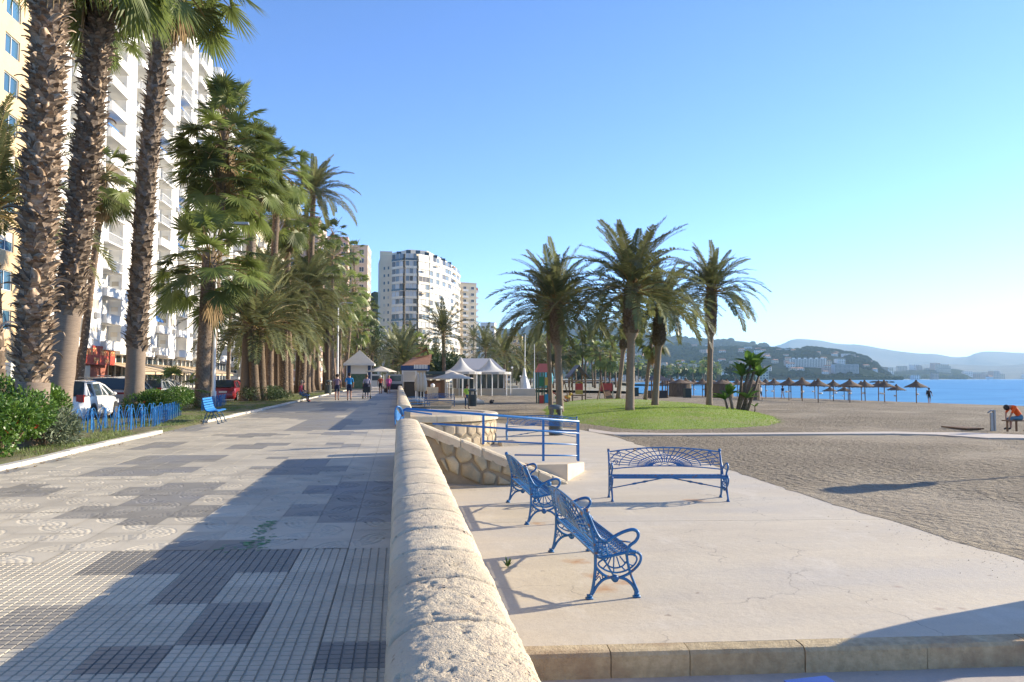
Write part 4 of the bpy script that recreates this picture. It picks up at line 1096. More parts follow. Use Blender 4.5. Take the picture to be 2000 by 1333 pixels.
def mini_boots(root,P,rfun,t0,t1,cnt,size,matl,name='leaf_bases',seed=0):
    rr=random.Random(seed); vs=[];fs=[]; k=len(P)
    mb=MB()
    for i in range(cnt):
        t=t0+(t1-t0)*i/cnt; a=i*2.39996+rr.uniform(-.3,.3); q=t*(k-1); j=min(int(q),k-2); p=P[j].lerp(P[j+1],q-j); r=rfun(t)*.93
        o=Vector((cos(a),sin(a),0)); s=Vector((-sin(a),cos(a),0)); sz=size*rr.uniform(.7,1.35); w=sz*.42; c=rr.uniform(.35,.75)
        b=p+o*r; m_=b+o*sz*c*.45+Vector((0,0,sz*.55)); e=b+o*sz*(c+.15)+Vector((0,0,sz*rr.uniform(.65,.95)))
        n=len(mb.v); mb.v.extend([tuple(b-s*w),tuple(b+s*w),tuple(m_+s*w*.7),tuple(m_-s*w*.7),tuple(e+s*w*.25),tuple(e-s*w*.25),tuple(b-o*.04+Vector((0,0,sz*.4)))])
        for f in ((0,1,2,3),(3,2,4,5),(0,3,6),(1,6,2),(3,5,6),(2,6,4)): mb.f.append(tuple(n+x for x in f)); mb.m.append(0)
    o=mb.build(name,matl,root); tag(o,kind='stuff'); return o
def crown(root,top,kind,n,scale,seed,far=False,fat=1.0,lo=None,name='frond',dry=0,span=None):
    span=.35*scale if span is None else span
    rr=random.Random(seed); nl=6
    for i in range(n):
        t=(i+.5)/n; lv=min(nl-1,int(nl*t**.9)) if span<1 or t<.12 else min(5,max(0,int(rr.gauss(2.7,1.5))))
        if lo is not None: lv=min(lv,lo)
        az=i*2.39996+rr.uniform(-.25,.25); s=scale*rr.uniform(.85,1.12)*(.8+.25*min(1,t*2))
        me=(FANM if kind=='fan' else DATM)[lv][rr.randrange(2)] if not far else (FANL if kind=='fan' else DATL)[lv]
        inst(name,me,root,(top[0]+cos(az)*.08,top[1]+sin(az)*.08,top[2]-span*t),(rr.uniform(-.25,.25),rr.uniform(-.12,.12),az),(s,s*fat,s))
    for i in range(dry):
        az=rr.uniform(0,6.28); inst('dry_frond',DRYM[i%3],root,(top[0]+cos(az)*.15,top[1]+sin(az)*.15,top[2]-.5-rr.uniform(0,.9)*scale),(0,0,az),scale*rr.uniform(.8,1.1))
_cm={}
def crown_mesh(kind,var):
    if (kind,var) in _cm: return _cm[kind,var]
    rr=random.Random(var*7+1); n=26 if kind=='fan' else 36; src=FANL if kind=='fan' else DATL; vs=[];qs=[];mi=[]
    V=[];Fc=[];Mi=[]; nv=0
    data=[]
    for me in src:
        co=np.empty(len(me.vertices)*3); me.vertices.foreach_get('co',co); data.append((co.reshape(-1,3),[tuple(p.vertices) for p in me.polygons],[p.material_index for p in me.polygons]))
    for i in range(n):
        t=(i+.5)/n; lv=min(5,int(6*t**.9)); az=i*2.39996+rr.uniform(-.3,.3); s=rr.uniform(.85,1.12); co,pl,mm=data[lv]
        c,s_=cos(az)*s,sin(az)*s; Rm=np.array([[c,-s_,0],[s_,c,0],[0,0,s]]); W=co@Rm.T; W[:,2]-=.35*t
        V.append(W); Fc+= [tuple(a+nv for a in p) for p in pl]; Mi+=mm; nv+=len(W)
    me=bpy.data.meshes.new('crown_'+kind); me.from_pydata(np.concatenate(V).tolist(),[],Fc)
    for m in ([M['frond_fan'],M['petiole']] if kind=='fan' else [M['frond_date'],M['petiole']]): me.materials.append(m)
    me.polygons.foreach_set('material_index',Mi); me.update(); _cm[kind,var]=me; return me
_pk=[0]
def palm(kind,base,top,r0,r1,scale,label,group=None,nf=40,sag=0,bark='boots',cat='palm tree',near=True,flare=1.35,bulge=False,dry=3,lo=None,boots=0,bsize=.22,bt=(.0,1.0),span=None):
    _pk[0]+=1; sd=_pk[0]; base=Vector(base); top=Vector(top)
    root=empty('palm_tree',base,0,label,cat,group); b0=Vector((0,0,-.1)); t0=top-base
    P=trunk_pts(b0,t0,sag)
    def rf(t):
        r=r0+(r1-r0)*t; r*=1+(flare-1)*exp(-t*(top-base).length/.5)
        if bulge: r*=1+1.0*exp(-((t-.64)/.035)**2) if t<.64 else 2.0
        return r
    if not near:
        mb=MB(); mb.tube(P[::2],[rf(i/(len(P[::2])-1)) for i in range(len(P[::2]))],7); mb.build('trunk',M['bark_dark'],root,smooth=True)
        inst('crown',crown_mesh(kind,sd%4),root,t0,(0,0,random.uniform(0,6.28)),scale); return root
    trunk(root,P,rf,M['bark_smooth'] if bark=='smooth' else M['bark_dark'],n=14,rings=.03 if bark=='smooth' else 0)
    if boots: mini_boots(root,P,rf,bt[0],bt[1],boots,bsize,M['boot'],seed=sd)
    if bulge: mini_boots(root,P,rf,.60,.99,460,.24,M['bark_dark'],seed=sd)
    crown(root,t0,kind,nf,scale,sd*31,dry=dry,lo=lo,span=span)
    return root,P,rf
def big_boots(root,P,rf,t0,t1,cnt,seed,size=1.0):
    rr=random.Random(seed); k=len(P)
    for i in range(cnt):
        t=t0+(t1-t0)*i/cnt; a=i*2.39996+rr.uniform(-.35,.35); q=t*(k-1); j=min(int(q),k-2); p=P[j].lerp(P[j+1],q-j); r=rf(t)*.86
        o=inst('leaf_base',BOOTS[rr.choice((0,0,0,1,1,2,2,3))],root,(p.x+cos(a)*r,p.y+sin(a)*r,p.z+rr.uniform(-.1,.1)),(rr.uniform(-.65,.65),rr.uniform(-.45,.5),a+rr.uniform(-.5,.5)),size*rr.uniform(.75,1.3))
# --- foreground row along the bed
def bedpt(px,X): # spot of the bed at lateral X seen at photo column px
    d=ray(px,740); Dr=d.x/ d.y; return Vector((X,X/Dr,.03))
def topat(px,py,Y): return PY(px,py,Y)
b=bedpt(60,-7.5); t=topat(112,-300,b.y+.2)
r,P,rf=palm('fan',b,t,.26,.25,1.35,'massive palm trunk shaggy with big curled leaf bases, nearest behind the bushes',nf=36,bark='boots',flare=1.1)
mini_boots(r,P,rf,.10,.99,1350,.23,M['boot'],seed=41); mini_boots(r,P,rf,.13,.99,700,.24,M['bark_dark'],name='dark_leaf_bases',seed=43)  # second layer of leaf bases uses the dark bark material
big_boots(r,P,rf,.11,.99,300,5,.95)
tb=MB(); tb.tube([(0,0,-.1),(0,0,.5),(.05,0,1.35)],[.42,.33,.32],16); tb.build('bare_trunk_base',M['bark_smooth'],r,smooth=True)
b=bedpt(104,-8.3); t=topat(212,-150,b.y+.3)
r,P,rf=palm('fan',b,t,.33,.19,1.25,'tall palm with smooth bare lower trunk and ragged upper trunk behind the big bush',nf=36,bark='smooth',flare=1.3,sag=.1)
mini_boots(r,P,rf,.23,.82,900,.22,M['boot'],seed=51); mini_boots(r,P,rf,.23,.82,450,.2,M['bark_dark'],name='dark_leaf_bases',seed=53)
big_boots(r,P,rf,.24,.80,240,9,.72)
b=bedpt(262,-9.6); t=topat(336,-105,b.y)
r,P,rf=palm('fan',b,t,.34,.26,1.6,'tall fan palm rising through the blue hoop fence, crown cut by the top edge',nf=40,bark='smooth',flare=1.25,sag=-.2,dry=4,span=1.4)
mini_boots(r,P,rf,.14,.985,720,.24,M['boot'],seed=3)
mini_boots(r,P,rf,.14,.985,340,.30,M['bark_dark'],name='dark_leaf_bases',seed=13)
b=Vector((-17.5,41,-.1)); b=A(150,740,44); b.z=-.1; t=A(205,338,44)
palm('fan',b,t,.22,.17,1.15,'slender leaning fan palm with small crown before the white building',nf=34,boots=260,bsize=.14,dry=5)
b=A(133,740,40); b.z=-.1; t=A(196,40,41)
palm('fan',b,t,.16,.13,1.2,'very thin bare palm trunk standing beside the slender leaning palm',nf=26,bark='smooth',dry=2)
b=A(2,740,24); b.z=0; t=A(-22,400,24)
palm('date',b,t,.24,.2,1.0,'feather palm half out of the photo behind the shaggy trunk',nf=50,boots=100,bsize=.18)
b=bedpt(393,-9.3); t=topat(410,492,b.y)
palm('fan',b,t,.31,.33,1.42,'short stout fan palm with rough trunk behind the empty blue bench',nf=44,span=1.5,boots=420,bsize=.13,flare=1.15,dry=2)
b=bedpt(408,-10.0); t=topat(440,225,b.y+.5)
palm('fan',b,t,.26,.26,1.5,'tall fan palm with thick layered crown, its trunk touching the short stout palm',nf=110,span=4.8,boots=260,bsize=.13,dry=6,lo=None)
t=t+Vector((.3,.3,-1.6)); 
b=bedpt(480,-9.6); t=topat(497,300,b.y)
palm('fan',b,t,.34,.26,1.35,span=2.4,label='fan palm with swollen grey base standing in the lawn strip by the red car',nf=60,bark='smooth',flare=1.5,boots=380,bsize=.15,bt=(.3,.98),dry=4)
# feather palms and fan palms further along the row: (kind, px, X, crown px, crown py, scale)
ROW=[('date',556,-9.0,556,628,1.15),('date',528,-10.2,525,560,1.1),('date',600,-8.6,612,372,1.15),('fan',520,-10.6,545,330,1.6),('date',590,-8.8,600,560,1.15),('fan',566,-9.6,560,420,1.6),
 ('date',640,-8.2,640,610,1.1),('fan',620,-9.8,600,470,1.7),('fan',648,-9.0,650,500,1.5),('date',612,-9.6,585,640,1.0),('fan',660,-8.6,668,590,1.5),('date',655,-10,640,520,1.15),
 ('fan',674,-8.4,690,560,1.7),('fan',690,-8.6,700,640,1.6),('fan',700,-8.2,708,600,1.6),('fan',668,-9.8,650,455,1.5),('fan',712,-8.0,722,610,1.7),('fan',706,-9.4,690,490,1.6),('date',684,-9.0,676,690,1.2),('fan',720,-7.8,730,650,1.8)]
for i,(k,px,X,cx_,cy_,sc) in enumerate(ROW):
    b=bedpt(px,X); b.y=min(b.y,215); near=b.y<75; t=topat(cx_,cy_,b.y)
    if t.z<4: t.z=4
    lab='feather palm with arching fronds in the long row beside the promenade' if k=='date' else 'fan palm among the long row of palms beside the promenade'
    if i==2: lab='tallest feather palm of the row, long arching fronds against the sky'
    if i==0: lab='dark feather palm with boot covered trunk just behind the seated pair'
    g='palms in the row beside the promenade' if i not in (0,2) else None
    if near: palm(k,b,t,.30,.26,sc,lab,g,nf=56 if k=='date' else 40,boots=260,bsize=.15,dry=4 if k=='fan' else 0)
    else: palm(k,b,t,.30,.22,sc*1.05,lab,g,near=False)
for i in range(16):
    rr_=random.Random(i+90); px=500+i*13.5; X=-8.3-rr_.random()*2.8; b=bedpt(px,X); b.y=min(b.y,190); t=topat(px+rr_.uniform(-10,10),rr_.uniform(560,672),b.y)
    if t.z<4.5: t.z=4.5
    palm('date',b,t,.30,.26,1.12,'low feather palm filling the dense row beside the promenade','low palms in the dense row',near=False)
# fill of palms across the road and farther away
for i,(px,D,cy_,k) in enumerate([(445,95,560,'fan'),(505,110,540,'date'),(560,130,600,'fan'),(620,150,620,'fan'),(650,170,660,'fan'),(540,90,660,'date'),(480,80,640,'date'),(690,150,655,'fan'),(595,120,650,'date'),(730,170,690,'date')]):
    b=A(px,740,D); b.z=-.1; t=A(px+random.uniform(-8,8),cy_,D)
    palm(k,b,t,.26,.2,1.6 if k=='fan' else 1.15,'palm standing farther back across the road','palms across the road',near=False)

# --- palms on the lawn mound
def lawnpalm(px,py,cx_,cy_,r,sc,label,bulge=True,nf=62,kind='date',z=None,**k):
    p=G(px,py,-.55); 
    for _ in range(4): p=G(px,py,lawn_z(p.x,p.y) if z is None else z)
    t=topat(cx_,cy_,p.y); return palm(kind,p,t,r,r*.9,sc,label,None,nf=nf,bark='smooth' if kind=='date' else 'boots',bulge=bulge,dry=0 if kind=='date' else 8,flare=1.2,**k)
lawnpalm(1094,806,1087,590,.22,1.14,'feather palm with leaning twin directly behind the grey litter bin, leftmost on the grass')
lawnpalm(1076,800,1070,612,.15,.90,'thin feather palm growing tight against its thicker neighbour behind the litter bin',nf=40,bulge=False)
lawnpalm(1230,802,1235,560,.24,1.22,'tallest feather palm in the middle of the grass mound, trunk nearest the viewer there',nf=70)
lawnpalm(1207,778,1224,620,.22,1.0,'leaning feather palm with its trunk just behind the tallest mound palm',nf=46,z=-.42)
lawnpalm(1260,779,1274,655,.17,1.0,'slim shaggy trunked palm with drooping dead leaves at the back of the mound',kind='fan',bulge=False,nf=26,z=-.45,boots=200,bsize=.12)
lawnpalm(1279,792,1291,600,.22,1.0,'feather palm with dark bulging neck, second from the seaward end of the mound')
lawnpalm(1385,792,1390,565,.22,1.12,'feather palm standing alone at the seaward end of the mound',nf=66)
# --- mid-distance palms on the beach side
for (px,py,cx_,cy_,k,sc,r,lab) in [(868,740,866,652,'date',1.12,.28,'feather palm with pale upright crown in front of the curved tower'),
  (950,762,948,682,'date',1.0,.19,'small feather palm on the sand in front of the white tent roofs'),
  (986,768,985,690,'date',.9,.14,'thin palm with leaning post beside it, right of the white tent roofs'),
  (923,752,925,660,'date',.8,.15,'slim palm behind the far litter bin'),
  (1050,758,1050,688,'date',1.0,.2,'feather palm behind the play tower, above the white mast'),
  (790,748,790,712,'date',1.2,.2,'low palm beyond the end of the coped wall')]:
    p=G(px,py,-.7) if py>750 else A(px,py,110); p.z=-.72; t=topat(cx_,cy_,p.y); palm(k,p,t,r,r*.9,sc*(p.y/60)**.4,lab,None,near=False)
rr=random.Random(12)
for i in range(13):
    px=1092+i*9+rr.uniform(-3,3); D=rr.uniform(175,215); b=A(px,740,D); b.z=-.8; t=A(px+rr.uniform(-4,4),rr.uniform(668,694),D)
    palm('fan',b,t,.24,.2,1.9,'fan palm in the clump beyond the playground','fan palms beyond the playground',near=False)
for i in range(24):
    px=rr.uniform(960,1095); D=rr.uniform(150,300); b=A(px,740,D); b.z=-.8; t=A(px+rr.uniform(-4,4),rr.uniform(672,718),D)
    palm('fan' if i%3 else 'date',b,t,.22,.18,1.7,'slender palm in the grove behind the white tents','palms behind the white tents',near=False)
for i in range(10):
    px=rr.uniform(738,860); D=rr.uniform(150,230); b=A(px,740,D); b.z=-.3; t=A(px,rr.uniform(672,716),D)
    palm('fan' if i%2 else 'date',b,t,.22,.18,1.7,'palm growing at the foot of the curved tower','palms at the foot of the tower',near=False)
for i in range(30):
    px=rr.uniform(1170,1420); D=rr.uniform(420,900); b=A(px,742,D); b.z=-.5; t=A(px,740-rr.uniform(10,16)/D*1486*.75,D)
    palm('fan',b,t,.3,.25,2.4,'tiny palm lining the distant beach road','palms lining the distant beach road',near=False)

# --- banana-like clump at the end of the mound
def strelitzia():
    p=G(1447,806,-.7); root=empty('giant_bird_of_paradise',p,0,'clump of broad leaved banana like plants with leaning stems by the grass','plant')
    def leaf(sd):
        rr=random.Random(sd); mb=MB(); L=1.25; n=7; P=bendpath(L,.0,.5,n); vs=[];fs=[]
        for i,q in enumerate(P):
            t=i/n; w=.24*sin(pi*min(1,t*.92+.08))**.7; vs+=[(q.x,-w,q.z+w*.45),(q.x,0,q.z),(q.x,w,q.z+w*.45)]
        for i in range(n):
            for s in (0,1): fs.append((i*3+s,i*3+s+1,i*3+s+4,i*3+s+3))
        mb.add(vs,fs); return mb.mesh('leaf',M['stalk_green'])
    LM=[leaf(1),leaf(2)]; rr=random.Random(5)
    stems=[((-.25,0,0),(.75,.1,3.0),.11),((.15,.2,0),(1.1,.2,2.9),.1),((-.1,.3,0),(.25,.3,2.3),.1),((.35,0,0),(1.35,.2,2.3),.09),((-.55,0,0),(-.75,0,1.1),.09),((-.8,.2,0),(-1.0,.1,.8),.08),((.3,.1,0),(.4,-.1,.9),.07),((.95,.1,0),(1.0,.1,.35),.04)]
    for k,(a,b,r) in enumerate(stems):
        MB().tube([a,Vector(a).lerp(Vector(b),.5)+Vector((.04,0,-.05)),b],[r*1.3,r,r*.8],7).build('stem',M['bark_dark'],root,smooth=True)
        nl=11 if k<4 else (8 if k<7 else 3)
        for i in range(nl):
            az=rr.uniform(0,6.28); el=rr.uniform(.35,1.25); s=(1.0 if k<4 else .75)*rr.uniform(.8,1.1)*(.5 if k==7 else 1)
            inst('leaf',LM[i%2],root,b,(rr.uniform(-.4,.4),-el,az),s)
strelitzia()

# --- bushes
def leaf_cloud(n,shape,size,seed,spread=.0,asp=2.2):
    """shape(rng)-> point, outward normal"""
    rng=random.Random(seed); V=np.empty((n*4,3),dtype=np.float32)
    for i in range(n):
        p,o=shape(rng); d=(Vector((rng.gauss(0,1),rng.gauss(0,1),rng.gauss(0,1)))*.7+o*.8+Vector((0,0,.3))).normalized()
        s=d.cross(Vector((rng.gauss(0,1),rng.gauss(0,1),rng.gauss(0,1)))).normalized(); z=size*rng.uniform(.6,1.3); w=z/asp
        V[i*4]=p; V[i*4+1]=p+d*z*.5+s*w*.5; V[i*4+2]=p+d*z; V[i*4+3]=p+d*z*.5-s*w*.5
    return V,np.arange(n*4).reshape(-1,4)
def blob_shape(c,rad,nl=9,seed=1,shell=.55,zmin=.05):
    rr=random.Random(seed); lobes=[(Vector((rr.uniform(-1,1)*rad[0]*.62,rr.uniform(-1,1)*rad[1]*.62,rr.uniform(-.5,.75)*rad[2]*.6)),rr.uniform(.32,.55)) for _ in range(nl)]
    def f(g):
        while True:
            l,s=g.choice(lobes); u=Vector((g.gauss(0,1),g.gauss(0,1),g.gauss(0,1))).normalized(); q=(shell+(1-shell)*g.random()**.5)
            p=Vector((l.x+u.x*rad[0]*s*q,l.y+u.y*rad[1]*s*q,l.z+u.z*rad[2]*s*q))+Vector(c)
            if p.z>zmin: return p,u
    return f
def bush(p,rad,n,size,matl,label,seed,flowers=0,asp=2.2,name='bush',cat='bush',zc=None,group=None,nl=9):
    root=empty(name,p,0,label,cat,group); zc=rad[2]*.8 if zc is None else zc
    V,Q=leaf_cloud(n,blob_shape((0,0,zc),rad,nl,seed),size,seed,asp=asp); o=inst('foliage',nmesh('foliage',V,Q,matl),root); o['kind']='stuff'
    mb=MB(); rr=random.Random(seed)
    for i in range(9):
        a=rr.uniform(0,6.28); mb.tube([(0,0,-.1),(cos(a)*rad[0]*.3,sin(a)*rad[1]*.3,zc*.6),(cos(a)*rad[0]*.6,sin(a)*rad[1]*.6,zc*1.2)],[.03,.02,.008],5)
    mb.build('stems',M['wood_twig'],root)
    f=blob_shape((0,0,zc),rad,nl,seed,shell=1.0)
    for i in range(flowers):
        q,u=f(rr); m=MB()
        for k in range(5):
            a=k*1.256; e=Vector((cos(a),sin(a),.3)); m.add([(0,0,0),tuple(e*.05+Vector((-sin(a),cos(a),0))*.03),tuple(e*.075),tuple(e*.05-Vector((-sin(a),cos(a),0))*.03)],[(0,1,2,3)])
        o=m.build('flower',M['flower'],root,tuple(q+u*.05)); 
        o.rotation_euler=(0.9,0,rr.uniform(-.5,.5))
    return root
b=bedpt(10,-7.1); bush((b.x,b.y,0),(.70,1.3,.78),10000,.085,M['leaf_bush'],'large glossy light green bush with a red flower at the near end of the bed',3,flowers=3)
b=bedpt(62,-7.9); bush((b.x,b.y-.5,0),(.8,1.2,.92),10000,.085,M['leaf_bush'],'big green bush in front of the smooth palm trunk',4)
b=bedpt(72,-7.1); bush((b.x,b.y+.5,0),(.55,1.0,.55),4500,.13,M['leaf_grey'],'low grey green narrow leaved shrub at the foot of the big bush',6,asp=5,zc=.4)
b=bedpt(325,-8.6); bush((b.x,b.y,0),(1.25,1.9,.75),15000,.085,M['leaf_bush'],'rounded yellow green bush with orange red flowers before the blue bench',7,flowers=4)
b=bedpt(525,-8.4); bush((b.x,b.y,0),(1.5,4.2,.62),13000,.09,M['leaf_dark'],'long low dark clipped hedge in the lawn strip before the seated pair',8,name='hedge',cat='hedge',nl=22)
b=bedpt(362,-9.8); r_=empty('small_palm',(b.x,b.y-1,0),0,'small trunkless fan palm tuft behind the rounded bush','palm tree')
crown(r_,(0,0,.9),'fan',22,.75,77)
# --- broad trees
def tree(p,h,rad,n,size,label,seed,group=None,matl='leaf_dark',cat='tree'):
    root=empty('broad_tree',p,0,label,cat,group); V,Q=leaf_cloud(n,blob_shape((0,0,h-rad[2]*.7),rad,12,seed,shell=.4,zmin=h*.15),size,seed,asp=1.5)
    o=inst('crown',nmesh('crown',V,Q,M[matl]),root); o['kind']='stuff'
    mb=MB(); mb.tube([(0,0,-.2),(0,0,h*.4),(.1,0,h*.7)],[h*.035,h*.028,h*.015],7)
    for k in range(4):
        a=k*1.6+seed; mb.tube([(0,0,h*.4),(cos(a)*rad[0]*.5,sin(a)*rad[1]*.5,h*.75)],[h*.02,h*.008],5)
    mb.build('trunk',M['bark_dark'],root)
for (px,D,h,r,sd,lab) in [(800,185,10.5,6.5,1,'dark spreading tree at the foot of the curved tower'),(826,175,8.5,5,2,'second dark tree beside the spreading one at the tower foot'),(885,170,7,4.5,3,'green bushy tree behind the beach bar roof'),(862,150,5.5,4,4,'low green tree directly behind the wooden beach bar'),(715,190,15,5.5,5,'tall green tree closing the row of palms near the tower')]:
    p=A(px,740,D); p.z=-.3; tree(p,h,(r,r,h*.5),5200,.42,lab,sd)
for i in range(26):
    p=A(rr.uniform(1100,1440),740,rr.uniform(450,1000)); p.z=-.6; s=p.y/500; tree(p,7*s+rr.uniform(0,4),(6*s,6*s,4*s),420,2.0*s,'distant rounded tree along the far beach road',i+20,'distant trees along the beach road')
# =================================================================== BUILDINGS ON THE LEFT
def win_mesh(w,h,bars=1,glass='glass',frame='frame',d=.06,shut=0.0):
    mb=MB(); f=.06
    mb.box(-d,0,0,.02,f,h,0); mb.box(-d,w-f,0,.02,w,h,0); mb.box(-d,f,0,.02,w-f,f,0); mb.box(-d,f,h-f,.02,w-f,h,0)
    for i in range(bars): y=w*(i+1)/(bars+1); mb.box(-d*.6,y-.03,f,.01,y+.03,h-f,0)
    mb.box(-.03,-.06,-.08,.10,w+.06,-.002,0)
    if shut: mb.box(-.05,f+.002,h-f-(h-2*f)*shut,-.001,w-f-.002,h-f-.002,1)
    return mb.mesh('window',[M[frame],M['shutter']])
def pane_mesh(w,h,glass='glass'):
    mb=MB(); mb.quad((-.055,.06,.06),(-.055,w-.06,.06),(-.055,w-.06,h-.06),(-.055,.06,h-.06)); return mb.mesh('pane',M[glass])
WINS={}
def window(root,x,y,z,w,h,bars=1,shut=0,face='x',glass='glass',pane=True,name='window'):
    k=(w,h,bars,shut,glass)
    if k not in WINS: WINS[k]=(win_mesh(w,h,bars,shut=shut),pane_mesh(w,h,glass))
    rz=0 if face=='x' else -pi/2
    o=inst(name,WINS[k][0],root,(x,y,z),(0,0,rz))
    if pane: inst('pane',WINS[k][1],o)
    else: pass
    return o
def slotted_wall(mb,X,y0,y1,z0,z1,holes,m=0,depth=.22):
    """wall plane at x=X with rectangular holes (y,z,w,h): built from boxes between the holes, sorted in rows"""
    rows={}
    for (y,z,w,h) in holes: rows.setdefault((round(z,3),round(h,3)),[]).append((y,w))
    zc=z0
    for (z,h) in sorted(rows):
        if z>zc: mb.box(X-depth,y0,zc,X,y1,z,m)
        yc=y0
        for (y,w) in sorted(rows[z,h]):
            if y>yc: mb.box(X-depth,yc,z,X,y,z+h,m)
            yc=y+w
        if y1>yc: mb.box(X-depth,yc,z,X,y1,z+h,m)
        zc=z+h
    if z1>zc: mb.box(X-depth,y0,zc,X,y1,z1,m)
def white_block():
    X=-32.5; root=empty('apartment_building',(X,66,0),0,'tall white apartment block with projecting bays, balconies and blue awnings','building')
    fl=2.95; g=4.7; nf=17; n=10; W=9.3; Y1=n*W
    mb=MB(); mb.box(-14,.01,g,-.9,Y1-.01,g+nf*fl+1.2)
    wins=[]
    for k in range(n): mb.box(-.9,k*W+.2,g-.4,.55,k*W+3.6,g+nf*fl+(1.2 if k%2 else 2.6))          # projecting bays
    mb.box(-14,-.0,0,-1.2,Y1,g-.01)
    mb.build('wall',M['white'],root)
    bs=MB(); bs.box(-.9,0,-.11,1.05,5.3,.07); BS=bs.mesh('balcony_slab',M['white'])
    par=MB(); par.box(.95,.0,.07,1.04,5.3,.85); par.box(-.0,-.0,.07,.95,.07,.85); par.box(.9,-.02,.85,1.09,5.32,.92); PR=par.mesh('parapet',M['white'])
    rl=MB()
    for i in range(34): rl.box(.97,.03+i*.157,.07,1.0,.05+i*.157,1.0)
    rl.box(.95,0,.98,1.03,5.3,1.04); rl.box(0,0,.98,.95,.04,1.04); RL=rl.mesh('balcony_railing',M['rail_white'])
    aw=MB(); aw.add([(0,0,0),(0,3.2,0),(1.2,3.2,-1.0),(1.2,0,-1.0),(0,0,-.04),(0,3.2,-.04),(1.2,3.2,-1.04),(1.2,0,-1.04)],[(0,1,2,3),(7,6,5,4),(3,2,6,7),(0,3,7,4),(1,5,6,2)]); aw.box(1.17,0,-1.25,1.21,3.2,-1.04)
    ac=MB(); ac.box(0,0,0,.32,.8,.55); ac.lathe([(.0001,.33),(.2,.33),(.22,.325)],(0,0,0),10) if 0 else None; ACM=ac.mesh('air_conditioner',M['grey_metal'])
    AW=aw.mesh('awning',M['awn_blue']); AWB=aw.mesh('awning',M['awn_beige'])
    rr=random.Random(4)
    for f in range(nf):
        z=g+f*fl
        for k in range(n):
            y=k*W
            if f*n+k<170:
                window(root,.56,y+.9,z+.95,1.9,1.35,1,rr.choice((0,0,.4,.8)))
            if k<n:
                o=inst('balcony',BS,root,(-.02,y+3.75,z)); inst('parapet' if (k+f//3)%3 else 'balcony_railing',PR if (k+f//3)%3 else RL,o)
                dd=inst('balcony_door',door_m,root,(-.88,y+4.6,z+.07))
            if rr.random()<.16: inst('awning',AW if rr.random()<.7 else AWB,root,(-.85,y+4.6,z+2.75))
            if rr.random()<.3: inst('air_conditioner',ACM,root,(.56,y+rr.uniform(.5,2.6),z+.25))
    # side windows in the bays, facing along the promenade
    for f in range(nf):
        for k in (0,1,2,3,4,5):
            o=window(root,-.65,k*W+.19,g+f*fl+1.0,.9,1.2,0,rr.choice((0,.5)),face='y',name='side_window')
    # ground floor: red restaurant front, dark glazed fronts, beige awnings
    rs=MB(); rs.box(-1.19,15.5,0,-.2,26.5,3.9); rs.build('shop_front',M['red_wall'],root)
    rf_=empty('sign_board',(0,0,0)); 
    sg=MB(); sg.box(.62,17.8,2.95,.72,25.9,4.95); s=sg.build('sign_board',M['red'],root); bpy.data.objects.remove(rf_)
    ym=mat('sign_letter_yellow',(.75,.45,.18),.6)
    lt=MB(); rr2=random.Random(6)
    for (y0,y1,z0,h) in ((18.0,21.0,3.95,.75),(21.7,25.6,3.95,.75),(20.0,21.2,3.08,.6),(23.0,24.2,3.08,.6)):
        y=y0
        while y<y1-.4:
            wl=rr2.uniform(.34,.46); k=rr2.randrange(4)
            lt.box(.722,y,z0,.75,y+.09,z0+h)
            if k!=1: lt.box(.722,y+wl,z0,.75,y+wl+.09,z0+h)
            if k!=2: lt.box(.722,y+.092,z0+h-.12,.748,y+wl-.002,z0+h)
            if k!=3: lt.box(.722,y+.092,z0+h*.45,.748,y+wl-.002,z0+h*.45+.1)
            y+=wl+.28
    lt.build('lettering',ym,s)
    MB().box(.5,17.9,.9,.62,19.3,2.8).build('cream_panel',M['cream'],root)
    for k in range(3,10):
        y=k*W
        MB().box(-1.1,y+.3,1.0,-.9,y+W-.3,4.2).build('shop_window',M['glass'],root)
        for j in range(5): MB().box(-.95,y+.2+j*(W-.2)/4,0,-.75,y+.42+j*(W-.2)/4,4.4).build('mullion',M['frame'],root)
    for k,y in enumerate((26.2,35,44,53,62,71)):
        a=MB(); a.add([(-.9,0,3.4),(-.9,8,3.4),(3.6,8,2.3),(3.6,0,2.3),(-.9,0,3.34),(-.9,8,3.34),(3.6,8,2.24),(3.6,0,2.24)],[(0,1,2,3),(7,6,5,4),(3,2,6,7),(0,3,7,4),(1,5,6,2)]); a.box(3.56,0,1.95,3.6,8,2.3)
        for q in (0,4,8): a.box(3.5,q-.0,-.0,3.56,q+.05,2.3)
        o=a.build('shop_awning',M['awn_beige'],root,(0,y,0)); 
    # roof storey
    MB().box(-12,2,g+nf*fl+1.2,-2.5,Y1-6,g+nf*fl+3.6).build('penthouse',M['white'],root)
    fm=MB(); fm.add([(0,0,0),(0,.9,-.25),(0,.85,.75),(0,0,.95)],[(0,1,2,3)]); fm.add([(.01,0,.3),(.01,.88,.05),(.01,.86,.42),(.01,0,.66)],[(0,1,2,3)],1)
    o=fm.build('flag',[M['red'],mat('flag_yellow',(.75,.5,.05),.8)],None,(X+1.25,81.0,13.7)); tag(o,'red and yellow flag hanging from a white balcony','flag')
dm=MB(); dm.box(-.05,0,0,.0,2.2,2.2,0); dm.box(0,-.05,0,.05,.0,2.25,1); dm.box(0,2.2,0,.05,2.25,2.25,1); dm.box(0,1.07,0,.04,1.13,2.2,1); dm.box(0,0,2.2,.05,2.2,2.25,1)
door_m=dm.mesh('balcony_door',[M['glass'],M['frame']])
white_block()
